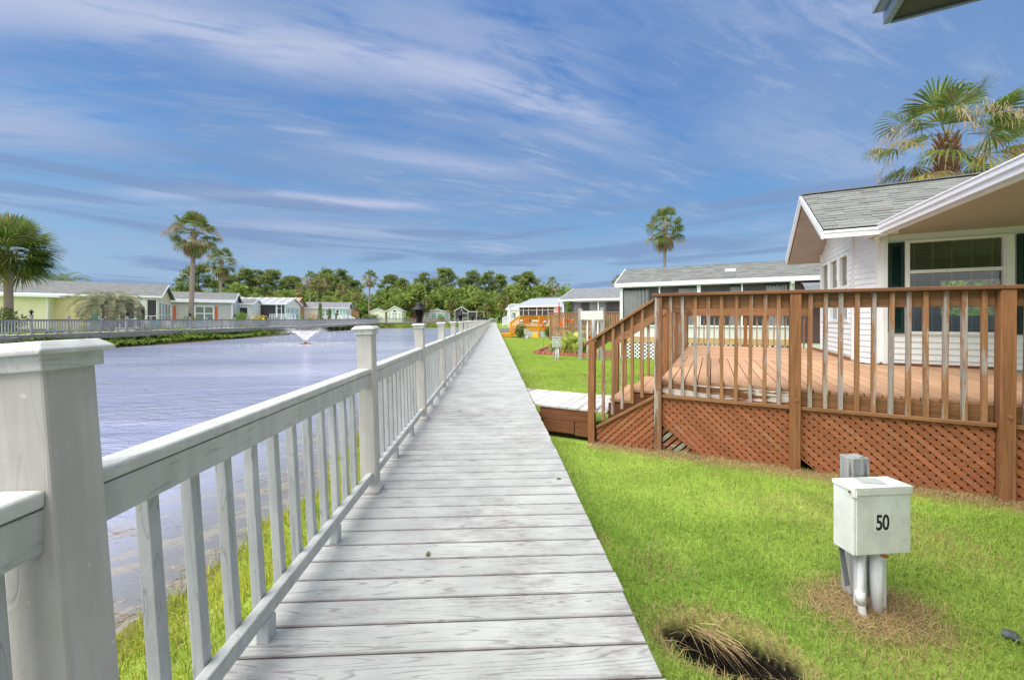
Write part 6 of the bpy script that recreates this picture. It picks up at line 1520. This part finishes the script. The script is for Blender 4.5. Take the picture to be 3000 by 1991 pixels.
def canna(loc, h, n, seed, label):
    rng = random.Random(seed); root = empty('canna_plant', loc, rng.random()*6, label, 'plant', 'canna plants in the brick edged bed'); b = MB()
    for k in range(n):
        az = rng.random()*6.28; lnx = rng.uniform(.10, .38); L = h*rng.uniform(.5, .8); z0 = h*rng.uniform(0.0, .32); w = L*0.145
        d = V((math.cos(az), math.sin(az), 0)); s = V((-d.y, d.x, 0)); p0 = d*0.05 + ZV*z0; prev = None
        for j in range(6):
            t = j/5; c = p0 + d*(lnx*L*1.3*t*t + .12*t*L) + ZV*(L*(t - 0.28*t**3)); ww = w*math.sin(math.pi*(0.08+0.9*t))**0.8*1.0; f = ZV*ww*.35
            cur = (c-s*ww+f, c, c+s*ww+f)
            if prev: b.add([prev[0], prev[1], cur[1], cur[0]], [(0, 1, 2, 3)]); b.add([prev[1], prev[2], cur[2], cur[1]], [(0, 1, 2, 3)])
            prev = cur
    o = b.build('leaves', M['canna'], root, smooth=True)
    b = MB(); b.tube([(0, 0, 0), (0, 0, h*.5)], .02, 6); b.build('stem', M['bright'], root)
# ------------------------------------------------------------------ things in the garden
M['brace'] = paint('grey_brace', (0.20, 0.215, 0.235), 0.45)
def pedestal_50():
    root = empty('meter_pedestal', (2.03, 2.115, -0.45), rad(2.6), 'chalky white electric meter box numbered 50 on a short grey post', 'meter box')
    W, D = 0.352, 0.130; z0, z1 = 0.37, 0.745
    b = MB(); b.box(0, W, 0, D, z0, z1); b.build('box', M['boxw'], root, bevel=0.006)
    b = MB(); b.box(0.012, W-0.004, -0.006, 0.001, z0+0.006, z1-0.03); b.build('door', M['boxw'], root, bevel=0.003)
    b = MB(); b.box(-0.004, W+0.005, -0.011, D+0.003, z1-0.012, z1+0.012); b.box(-0.0035, W+0.0045, -0.0105, -0.0095, z1-0.030, z1+0.011); lid = b.build('lid', M['boxw'], root, bevel=0.005)
    b = MB(); b.slab([(0.10, 0.045, z1+0.012), (0.225, 0.02, z1+0.012), (0.245, 0.095, z1+0.012), (0.12, 0.12, z1+0.012)], (0, 0, 0.008)); b.build('lid_plate', M['boxg'], lid, bevel=0.003)
    b = MB(); b.bar((-0.0085, 0.006, z1-0.02), (0.005, -0.016, z1-0.02), 0.004, 0.04); b.build('hasp', M['boxw'], root)
    b = MB(); b.tube([(-0.013, 0.018, z1-0.018), (-0.006, 0.018, z1-0.018)], 0.006, 8); b.box(0.165, 0.20, -0.018, 0.0, z0-0.006, z0+0.002); b.build('rusty_latch', M['rust'], root)
    b = MB(); b.box(0.122, 0.218, -0.0072, -0.0061, 0.505, 0.600); st = b.build('number_sticker', M['sticker'], root)
    cu = bpy.data.curves.new('numeral', 'FONT'); cu.body = '50'; cu.size = 0.112; cu.align_x = 'CENTER'; cu.align_y = 'CENTER'; cu.offset = 0.0022; cu.extrude = 0.0003; cu.space_character = 0.92
    to = bpy.data.objects.new('numeral', cu); COL.objects.link(to); bpy.context.view_layer.update()
    me = bpy.data.meshes.new_from_object(to.evaluated_get(bpy.context.evaluated_depsgraph_get())); bpy.data.objects.remove(to); me.materials.clear(); me.materials.append(M['digit'])
    t = bpy.data.objects.new('numeral', me); COL.objects.link(t); t.parent = st; t.location = (0.170, -0.0078, 0.5525); t.rotation_euler = (rad(90), 0, 0); t.scale = (0.80, 1.08, 1.0)
    b = MB(); b.box(0.160, 0.275, 0.152, 0.24, -0.12, 0.86); p = b.build('post', M['gpost'], root, bevel=0.006); p.rotation_euler = (0, rad(-0.6), 0)
    b = MB(); b.tube([(0.100, 0.05, z0+0.01), (0.088, 0.045, 0.17), (0.076, 0.035, 0.12), (0.074, 0.03, 0.09), (0.082, 0.015, -0.03), (0.105, 0.01, -0.06)], [0.0185, .0185, .0195, .0195, .0185, .0185], 14); b.tube([(0.076, 0.035, 0.145), (0.074, .031, 0.075)], 0.0225, 14); b.build('conduit', M['pvc'], root, smooth=True)
    b = MB(); b.box(0.098, 0.148, 0.06, 0.10, -0.02, z0+0.01); b.build('conduit', M['pvc'], root, bevel=0.008)
    b = MB(); b.tube([(0.195, 0.055, z0+0.01), (0.202, 0.05, -0.08)], 0.029, 18); b.build('conduit', M['pvc'], root, smooth=True); b = MB(); b.box(0.222, 0.258, 0.045, 0.09, -0.08, z0+.01); b.build('conduit', M['pvc'], root, bevel=0.006)
    b = MB(); b.bar((0.03, 0.115, z0+0.03), (0.085, 0.12, 0.12), 0.006, 0.03, (1, 0, 0)); b.build('brace', M['brace'], root)
    return root

def small_pedestal(loc, rz, w, h, zb, mat, label, digits=False):
    root = empty('meter_pedestal', loc, rz, label, 'meter box')
    b = MB(); b.box(-w/2, w/2, -0.09, 0.09, zb, zb+h); b.build('box', M[mat], root, bevel=0.01); b = MB(); b.box(-w/2-.012, w/2+.012, -.105, .1, zb+h-.02, zb+h+.012); b.build('lid', M[mat], root, bevel=0.006)
    b = MB(); b.box(-w/2+.03, w/2-.03, -.096, -.09, zb+.04, zb+h-.05); b.build('door', M[mat], root, bevel=.003)
    if digits: b = MB(); [b.box(-0.10+.055*k, -0.07+.055*k, -.099, -.0965, zb+h*.5-.045, zb+h*.5+.045) for k in range(4)]; b.build('digit_stickers', M['petal_o'], root)
    else: b = MB(); b.box(-.03, .04, -.0985, -.0965, zb+h*.45, zb+h*.6); b.build('faded_label', M['boxw'], root)
    b = MB(); b.tube([(-.03, -.03, -.2), (-.03, -.03, zb+.01)], .025, 10); b.tube([(.07, -.04, -.2), (.06, -.04, zb+.01)], .03, 10); b.build('conduit', M['pvc'], root, smooth=True)
    b = MB(); b.box(-.14, -.06, .0, .09, -.2, zb+h*.9); b.build('post', M['gpost'], root)
    return root

def sign_board():
    root = empty('sign_board', (3.64, 16.54, -0.45), math.atan2(15.92-16.54, 4.44-3.64)*0.35, 'blank faded white board between two grey weathered posts', 'sign')
    for x, h in ((0.05, 2.18), (0.96, 2.20)):
        b = MB(); b.box(x-0.085, x+0.085, -0.08, 0.08, -0.3, h); b.build('post', M['gpost'], root, bevel=0.012)
    b = MB(); b.box(0.06, 1.0, -0.115, -0.082, 1.70, 2.07); b.build('board', M['wplast'], root, bevel=0.004)
    b = MB(); b.tube([(0.34, 0.0, -0.2), (0.34, 0.0, 1.75)], 0.032, 10); b.tube([(0.78, 0.0, -0.2), (0.78, 0, 1.75)], 0.032, 10); b.build('pipe', M['pvc'], root, smooth=True)
    b = MB(); b.tube([(0.60, 0.5, -0.2), (0.60, 0.5, 1.85)], 0.07, 10); b.build('rear_post', M['steel'], root, smooth=True)
    b = MB(); b.tube([(0.1, 0, 0.85), (0.9, 0, 0.82)], 0.018, 8); b.tube([(0.62, 0, 0.83), (0.62, -0.1, 0.74), (0.62, -.14, .70)], .018, 8); b.build('water_pipe', M['steel'], root, smooth=True)
    return root

def flower_bed():
    pl = [(2.14, 19.44), (2.30, 19.10), (3.0, 18.42), (4.41, 17.81), (6.67, 17.10)]; b = MB()
    b.add([(2.25, 19.4, -.40), (2.4, 19.15, -.40), (3.05, 18.5, -.40), (4.4, 17.9, -.40), (6.7, 17.2, -.40), (7.5, 19.5, -.38), (4.5, 22.5, -.38), (3.3, 23.5, -.39)], [(0, 1, 2, 3, 4, 5, 6, 7)])
    o = b.build('bed_soil', M['mulch']); tag(o, 'brown mulch inside the edged flower bed', None, None, 'structure')
    proto = None; n = 0
    for path in (pl, [(2.10, 19.55), (3.35, 23.6)]):
        for (a, c) in zip(path[:-1], path[1:]):
            L = math.hypot(c[0]-a[0], c[1]-a[1]); k = max(1, round(L/0.33)); an = math.atan2(c[1]-a[1], c[0]-a[0])
            for i in range(k):
                t = (i+.5)/k; x, y = a[0]+(c[0]-a[0])*t, a[1]+(c[1]-a[1])*t
                if proto is None:
                    m = MB(); m.add([(-.155, -.07, -.06), (.155, -.07, -.06), (.155, .07, -.06), (-.155, .07, -.06), (-.15, -.085, .0), (.15, -.085, .0), (.15, .08, .0), (-.15, .08, .0), (-.14, -.055, .13), (.14, -.06, .125), (.145, .06, .13), (-.14, .065, .125)],
                          [(3,2,1,0),(0,1,5,4),(1,2,6,5),(2,3,7,6),(3,0,4,7),(4,5,9,8),(5,6,10,9),(6,7,11,10),(7,4,8,11),(8,9,10,11)])
                    proto = m.build('edging_block', M['brick'], bevel=0.015); q = proto
                else: q = proto.copy(); COL.objects.link(q)
                q.location = (x, y, -.435); q.rotation_euler = (R.uniform(-.05, .05), R.uniform(-.05, .05), an + R.uniform(-.12, .12)); s = R.uniform(.9, 1.06); q.scale = (s, s, R.uniform(.9, 1.15))
                tag(q, 'rough red concrete edging block round the flower bed', 'edging block', 'red edging blocks round the flower bed')
    i = 0
    for (x, y, h) in ((3.05, 18.95, .85), (3.35, 18.75, 1.0), (3.65, 18.8, 1.15), (3.95, 19.1, 1.35), (3.5, 19.3, 1.15), (4.15, 18.6, 1.0), (3.25, 19.6, .9), (4.4, 18.9, 0.95), (4.75, 18.6, .85), (3.85, 18.5, 0.85), (2.85, 19.3, .6)):
        canna((x, y, -.4), h, 16, 300+i, ('broad yellow green canna at the left of the clump', 'broad yellow green canna right of the leftmost one', 'canna in the middle front of the clump', 'tallest canna at the peak of the clump', 'canna at the back of the clump', 'canna just left of the grey sign post', 'canna behind the meter box', 'canna right behind the grey sign post', 'canna right of the white pipe', 'low canna at the foot of the tallest one', 'smallest canna beside the meter box')[i]); i += 1
    for j, (x, y, z, s) in enumerate(((3.40, 17.9, 1.22, .10), (3.60, 17.85, 1.18, .085), (3.10, 17.95, 1.05, .12), (2.5, 19.6, .93, .10), (4.4, 17.8, .47, .09), (4.02, 17.45, -.36, .08))):
        f = empty('orange_flower', (x, y, -.42), 0, ('highest orange flower left of the sign post', 'orange flower right beside the highest one', 'ragged orange flower lower left of the highest one', 'orange flower at the left end of the slatted fence', 'orange flower below the white board', 'orange flower on the lawn at the sign post foot')[j], 'flower', 'orange flowers in the bed')
        h = z+.42; b = MB(); b.tube([(0, .1, 0), (.02, .04, h*.6), (0, 0, h)], .008, 5); b.build('stem', M['shrubl'], f)
        p = clump_pts([(0, 0, h)], [s*1.25], 1, NR); d = NR.normal(size=(46, 3)); p = d/np.linalg.norm(d, axis=1)[:, None]*s*.7*NR.random((46, 1)) + [0, 0, h]; v, fc = cards(p, s*.9, .8); npmesh('petals', v, fc, 4, M['petal_o'], f)

def adirondack(mat, label):
    root = empty('garden_chair', (0, 0, 0), 0, label, 'chair', 'slatted garden chairs along the far bank')
    b = MB()
    for k in range(6): b.box(-.27, .27, -.28+k*.095, -.2+k*.095, .34-.02*k, .365-.02*k)
    b.build('seat', M[mat], root)
    b = MB()
    for k in range(7):
        x = -.27+k*.09; top = 1.12 - 0.9*(x*x) - (.06 if abs(k-3) == 3 else 0)
        b.slab([(x-.038+.0, .26, .25), (x+.038, .26, .25), (x*1.25+.042, .52, top), (x*1.25-.042, .52, top)], (0, .02, .01))
    b.bar((-.33, .40, .62), (.33, .40, .62), .03, .07); b.build('backrest', M[mat], root)
    for sx in (-1, 1):
        b = MB(); b.box(sx*.36-.065, sx*.36+.065, -.34, .42, .56, .585); b.build('arm', M[mat], root)
        b = MB(); b.box(sx*.32-.02, sx*.32+.02, -.33, -.24, 0, .56); b.build('leg', M[mat], root)
        b = MB(); b.slab([(sx*.30-.015, -.3, .25), (sx*.30-.015, -.3, .36), (sx*.30-.015, .55, .12), (sx*.30-.015, .55, 0)], (.03, 0, 0)); b.build('leg', M[mat], root)
    return root

def fountain():
    root = empty('fountain', (-15.64, 33.23, WATER_Z), 0, 'white V shaped water jet spraying from the middle of the pond', 'fountain')
    b = MB(); b.lathe([(0, .05), (.35, .05), (.42, .0), (.42, -.1), (0, -.1)], 18); b.lathe([(0, .16), (.06, .16), (.1, .05), (0, .05)], 12); b.build('float', M['rust'], root, smooth=True)
    rng = NR; n = 5000
    a = rng.random(n)*2*np.pi; v0 = 5.5 + rng.normal(0, .25, n); el = rad(55) + rng.normal(0, .05, n); t = np.where(rng.random(n) < .8, rng.random(n)**1.15*0.50, 0.45 + 0.5*rng.random(n)**2)
    g = 9.8; r = v0*np.cos(el)*t*0.92; z = .12 + v0*np.sin(el)*t - .5*g*t*t; sp = (0.015 + 0.55*t**2.0)
    p = np.stack([np.cos(a)*r + rng.normal(0, 1, n)*sp*.5, np.sin(a)*r + rng.normal(0, 1, n)*sp*.5, z + rng.normal(0, 1, n)*sp*.35], 1); p = p[p[:, 2] > 0.0]; n = len(p)
    s = ((0.008 + 0.016*rng.random(n))*np.where(p[:, 2] > 1.05, .62, 1))[:, None]
    d = np.array([[1, 0, -.6], [-.5, .87, -.6], [-.5, -.87, -.6], [0, 0, 1.3]])
    v = (p[:, None, :] + d[None]*s[:, None, :]).reshape(-1, 3); bi = (np.arange(n)*4)[:, None]
    f = np.concatenate([bi+np.array(q) for q in ((0, 1, 3), (1, 2, 3), (2, 0, 3), (0, 2, 1))], 1).reshape(-1)
    t_ = NT('spray'); M['spray'] = t_.done(t_.bsdf((0.92, 0.93, 0.95), 0.3, 0.5))
    o = npmesh('spray', v, f, 3, M['spray'], root); o['kind'] = 'stuff'
    # disturbed foam rings on the water
    n = 2600; a = rng.random(n)*6.28; r = np.abs(rng.normal(0, 1.0, n))*1.5 + .4; x, y = np.cos(a)*r*1.4, np.sin(a)*r
    p = np.stack([x, y, np.full(n, .006)], 1); q = rng.random(n)*6.28; L = .03+.07*rng.random(n); e = np.stack([np.cos(q)*L, np.sin(q)*L*.5, 0*q], 1); h = np.stack([-np.sin(q)*L*.4, np.cos(q)*L*.4, 0*q], 1)
    v = np.stack([p-e-h, p+e-h, p+e+h, p-e+h], 1).reshape(-1, 3); o = npmesh('foam', v, np.arange(n*4), 4, M['spray'], root); o['kind'] = 'stuff'
    return root

def street_lamp():
    root = empty('street_lamp', (-62.9, 84.2, 0.2), 0, 'distant street lamp arm reaching out left of the tallest far palm', 'street lamp')
    b = MB(); b.tube([(0, 0, 0), (0, 0, 9.6)], [.12, .08], 8); b.build('pole', M['steel'], root, smooth=True); b = MB(); b.tube([(0, 0, 9.5), (-.6, 0, 10.2), (-1.4, 0, 10.55), (-2.2, 0, 10.6)], .05, 6); b.build('arm', M['steel'], root, smooth=True); b = MB(); b.box(-3.0, -2.1, -.14, .14, 10.5, 10.66); b.build('lamp_head', M['steel'], root, bevel=.04)

def lamps(posts, farposts):
    lp = lamp_proto(); first = True; c = 0
    for i, (y, z, ln) in enumerate(posts):
        if i % 3 != 1 or y < 3: continue
        loc = (-0.905 - ln*1.21, y, z+1.212)
        lab = ('large black tiered lamp on the nearest lamp post of the railing', 'second black tiered lamp along the near railing', 'third black tiered lamp along the near railing', 'fourth black tiered lamp along the near railing')[c] if c < 4 else 'tiny black lamp in the row at the far end of the near railing'
        if first: o = lp; o.location = loc; o.rotation_euler = (0, 0, 0); first = False
        else: o = dup(lp, loc)
        tag(o, lab, 'lamp', 'black lamps along the near railing'); c += 1
    c = 0
    for (x, y, z, k) in farposts:
        if k % 3 or y < 22: continue
        lab = ('black lamp on the far railing in front of the yellow house downspout', 'black lamp on the far railing in front of the white porch door', 'black lamp on the far railing in front of the coral shuttered window', 'black lamp on the far railing at the round lime bush', 'black lamp on the far railing at the dark screened porch')[c] if c < 5 else 'tiny black lamp along the distant railing across the pond'
        o = dup(lp, (x, y, z)); o.scale = (1.15, 1.15, 1.15); tag(o, lab, 'lamp', 'black lamps along the far railing'); c += 1

# ------------------------------------------------------------------ sky, light, camera
SUN_EL, SUN_AZ = 62, 252        # azimuth clockwise from +y (the boardwalk direction)
def sky_and_sun():
    w = bpy.data.worlds.new('World'); SC.world = w; w.use_nodes = True; nt = w.node_tree; nt.nodes.clear()
    t = NT.__new__(NT); t.t = nt; t.m = None
    out = t.n('ShaderNodeOutputWorld'); bg = t.n('ShaderNodeBackground')
    sky = t.n('ShaderNodeTexSky', sky_type='NISHITA'); sky.sun_disc = False; sky.sun_elevation = rad(SUN_EL); sky.sun_rotation = rad(SUN_AZ); sky.air_density = 1.0; sky.dust_density = 0.6; sky.ozone_density = 2.2
    d = t.n('ShaderNodeTexCoord').outputs['Generated']; x, y, z = t.xyz(d)
    zc = t.math('MAXIMUM', z, 0.0); k = t.math('DIVIDE', 1.0, t.math('ADD', zc, 0.16))
    px, py = t.math('MULTIPLY', x, k), t.math('MULTIPLY', y, k)
    # long cirrus streaks drifting to the right, in a flat cloud layer
    a = rad(17.5); u = t.math('ADD', t.math('MULTIPLY', px, math.cos(a)), t.math('MULTIPLY', py, math.sin(a))); v = t.math('SUBTRACT', t.math('MULTIPLY', py, math.cos(a)), t.math('MULTIPLY', px, math.sin(a)))
    fld = lambda su, sv, sd, det=5, ro=0.58, di=0.8: t.noise(t.comb(t.math('MULTIPLY', u, su), t.math('MULTIPLY', v, sv), sd), 1.0, det, ro, di)
    fib = fld(1.6, 9.0, 1.7, 8, 0.68, 1.5); soft = fld(0.9, 2.4, 5.1, 5, 0.55, 0.8); wv = fld(1.0, 1.4, 9.3, 3, 0.5, 0.3); bigv = fld(0.55, 1.0, 14.9, 4, 0.55, 0.6)
    vw = t.math('ADD', v, t.math('MULTIPLY', t.math('SUBTRACT', wv, 0.5), 0.34))
    def band(v0, w, u0, u1, amt, fade=0.35):
        q = t.math('DIVIDE', t.math('SUBTRACT', vw, v0), w); g = t.math('EXPONENT', t.math('MULTIPLY', t.math('MULTIPLY', q, q), -1.0))
        r = t.math('MULTIPLY', t.ramp(u, u0-fade, u0+fade), t.ramp(u, u1-fade, u1+fade, 1.0, 0.0))
        return t.math('MULTIPLY', t.math('MULTIPLY', g, r), t.math('MULTIPLY', t.ramp(t.math('ADD', t.math('MULTIPLY', fib, 0.5), t.math('ADD', t.math('MULTIPLY', soft, 0.4), t.math('MULTIPLY', fine, 0.22))), 0.36, 0.60), amt))
    fine = fld(3.2, 11.0, 21.3, 7, 0.68, 1.6)
    wisp = t.math('MULTIPLY', t.ramp(t.math('ADD', t.math('MULTIPLY', fib, 0.45), t.math('ADD', t.math('MULTIPLY', soft, 0.5), t.math('MULTIPLY', fine, 0.2))), 0.55, 0.78, 0.0, 0.62), t.ramp(bigv, 0.36, 0.62, 0.25, 1.0))
    for bd in ((1.25, 0.10, -1.6, 0.9, 0.85), (1.08, 0.19, -1.5, -0.35, 0.95), (1.10, 0.16, -0.2, 0.75, 0.45), (2.26, 0.055, -1.0, 0.30, 0.9, 0.25), (1.78, 0.075, -0.1, 0.7, 0.6, 0.25), (2.66, 0.10, -0.8, 0.5, 0.5), (1.0, 0.22, 1.2, 2.4, 0.35), (1.72, 0.22, -1.9, -0.85, 0.55), (2.44, 0.12, -2.4, -1.2, 0.4), (1.42, 0.06, 0.4, 1.1, 0.4)):
        wisp = t.math('MAXIMUM', wisp, band(*bd))
    left = t.ramp(px, -1.6, 1.2, 1.0, 0.62)
    veil = t.math('MULTIPLY', t.ramp(t.math('ADD', t.math('MULTIPLY', bigv, 0.55), t.math('ADD', t.math('MULTIPLY', soft, 0.3), t.math('MULTIPLY', fine, 0.18))), 0.40, 0.60), left)
    low = t.ramp(z, 0.0, 0.16, 1.0, 0.0)
    K = 1.0/(SKY_STRENGTH*2**EXPOSURE); cc = lambda c: tuple(q*K for q in c)
    grad = t.mix(t.ramp(z, 0.02, 0.60), cc((0.195, 0.43, 0.69)), cc((0.060, 0.21, 0.555)))
    c = t.mix(0.85, t.vmul(sky.outputs[0], (0.62, 0.86, 1.10)), grad)
    c = t.mix(t.math('MULTIPLY', veil, 0.85), c, cc((0.26, 0.375, 0.615)))
    # grey-lavender bars close to the horizon
    bars = t.math('MULTIPLY', t.ramp(t.noise(t.comb(t.math('MULTIPLY', px, 0.9), t.math('MULTIPLY', z, 30.0), 3.3), 1.0, 4, 0.55, 0.6), 0.47, 0.62), t.math('MULTIPLY', t.ramp(z, 0.02, 0.08), t.ramp(z, 0.22, 0.42, 1.0, 0.0)))
    c = t.mix(t.math('MULTIPLY', wisp, 0.92), c, cc((0.55, 0.61, 0.79)))
    c = t.mix(t.ramp(z, 0.0, 0.30, 0.78, 0.0), c, cc((0.40, 0.535, 0.705)))
    c = t.mix(t.math('MULTIPLY', bars, 0.75), c, cc((0.215, 0.325, 0.555)))
    # made-up bright overcast behind the camera, added as unseen fill on the sun's side
    back = t.math('MULTIPLY', t.ramp(t.math('ADD', y, t.math('MULTIPLY', t.math('SUBTRACT', soft, 0.5), 0.2)), 0.30, -0.35), t.ramp(z, -0.02, 0.12))
    c = t.mix(t.math('MULTIPLY', back, 0.9), c, cc((BACK_FILL, BACK_FILL*0.98, BACK_FILL*0.97)))
    t.l(c, bg.inputs[0]); bg.inputs[1].default_value = SKY_STRENGTH; t.l(bg.outputs[0], out.inputs[0])
    L = bpy.data.lights.new('sun', 'SUN'); L.energy = SUN_E; L.angle = rad(60); L.color = (1.0, 0.94, 0.84)
    o = bpy.data.objects.new('sun', L); COL.objects.link(o)
    az = rad(SUN_AZ); dirv = V((math.sin(az)*math.cos(rad(SUN_EL)), math.cos(az)*math.cos(rad(SUN_EL)), math.sin(rad(SUN_EL))))
    o.rotation_euler = dirv.to_track_quat('Z', 'Y').to_euler()
SEED1 = 2.3
SKYTINT = (0.62, 0.86, 1.10); VEIL_HI = (2.2, 2.9, 4.7); VEIL_LO = (2.5, 3.2, 4.6); WISP = (4.2, 4.7, 6.0); HORIZ = (3.3, 4.3, 5.4)
SKY_STRENGTH = 0.05; SUN_E = 1.5; EXPOSURE = 1.85; BACK_FILL = 1.7

def camera():
    c = bpy.data.cameras.new('camera'); c.sensor_width = 36; c.lens = 1145/3000*36; c.shift_y = -59.5/3000; c.clip_start = 0.05; c.clip_end = 2000
    o = bpy.data.objects.new('camera', c); COL.objects.link(o); o.location = (0, 0, 1.255); o.rotation_euler = (rad(90), 0, rad(-2.65)); SC.camera = o
    SC.view_settings.view_transform = 'Standard'; SC.view_settings.look = 'None'; SC.view_settings.gamma = 1; SC.view_settings.exposure = EXPOSURE
    SC.cycles.max_bounces = 6; SC.cycles.transparent_max_bounces = 12; SC.cycles.caustics_reflective = False; SC.cycles.caustics_refractive = False

# ------------------------------------------------------------------ build everything
build_ground(); build_water(); build_boardwalk()
posts = near_railing(); fp = far_boardwalk(); lamps(posts, fp)
build_deck(); build_side_walkway(); cottage(); corner_house()
right_houses(); far_houses(); vegetation()
pedestal_50()
small_pedestal((2.70, 16.75, -.45), rad(-3), .38, .45, .50, 'boxg', 'pale grey meter box on white conduits beside the flower bed')
small_pedestal((2.74, 33.0, -.45), 0, .40, .46, .45, 'boxg', 'distant grey meter box with orange digits in front of the orange deck', True)
sign_board(); flower_bed(); fountain(); street_lamp()
w0 = adirondack('wplast', 'white slatted garden chair right of the turquoise one, left of the coral shutter'); t0 = adirondack('turq', 'turquoise slatted garden chair in front of the yellow gable')
w0.location = (-30.2, 37.9, .15); w0.rotation_euler = (0, 0, rad(70)); t0.location = (-30.4, 36.7, .15); t0.rotation_euler = (0, 0, rad(60))
dup(w0, (-30.2, 41.0, .15), rad(75), None, 'white slatted garden chair under the coral shuttered window'); dup(t0, (-30.3, 42.3, .15), rad(80), None, 'turquoise slatted garden chair under the coral shuttered window')
dup(w0, (-30.2, 46.0, .15), rad(75), None, 'white slatted garden chair just left of the round lime bush'); dup(t0, (-29.6, 48.4, .15), rad(80), None, 'turquoise slatted garden chair just right of the round lime bush'); dup(w0, (-30.5, 36.0, .15), rad(55), None, 'white slatted garden chair left of the turquoise one by the yellow gable')
def litter():
    for i, (x, y, a, lab) in enumerate(((-0.36, 2.10, .2, 'green leaf sprig lying on the boardwalk near the rail'), (-0.47, 5.35, 1.0, 'small green leaf scrap lying on the boardwalk beyond the second post'), (0.52, 3.05, 2.2, 'wisp of green grass lying on the right edge of the boardwalk'))):
        b = MB()
        for k in range(5):
            t = a + (k-2)*.5; L = .018 + .004*k; d = V((math.cos(t), math.sin(t), 0)); n = V((-d.y, d.x, 0))*.004
            b.add([d*0.0 - n, d*0.0 + n, d*L*.6 + n*1.3 + ZV*.006, d*L + ZV*.002, d*L*.6 - n*1.3 + ZV*.006], [(0, 1, 2, 3, 4)])
        tag(b.build('leaf_sprig', M['shrubl'], loc=(x, y, .003)), lab, 'leaf', 'leaf scraps on the boardwalk')
    bm = bmesh.new(); bmesh.ops.create_icosphere(bm, subdivisions=2, radius=.035)
    for v in bm.verts: v.co *= 0.8 + 0.4*R.random(); v.co.z *= .6
    me = bpy.data.meshes.new('stone'); bm.to_mesh(me); bm.free(); me.materials.append(M['strap']); o = bpy.data.objects.new('stone', me); COL.objects.link(o); o.location = (2.77, 1.97, -.435); tag(o, 'dark grey stone in the lawn right of the white meter box', 'stone')
litter()
build_grass(); build_ferns(); sky_and_sun(); camera()
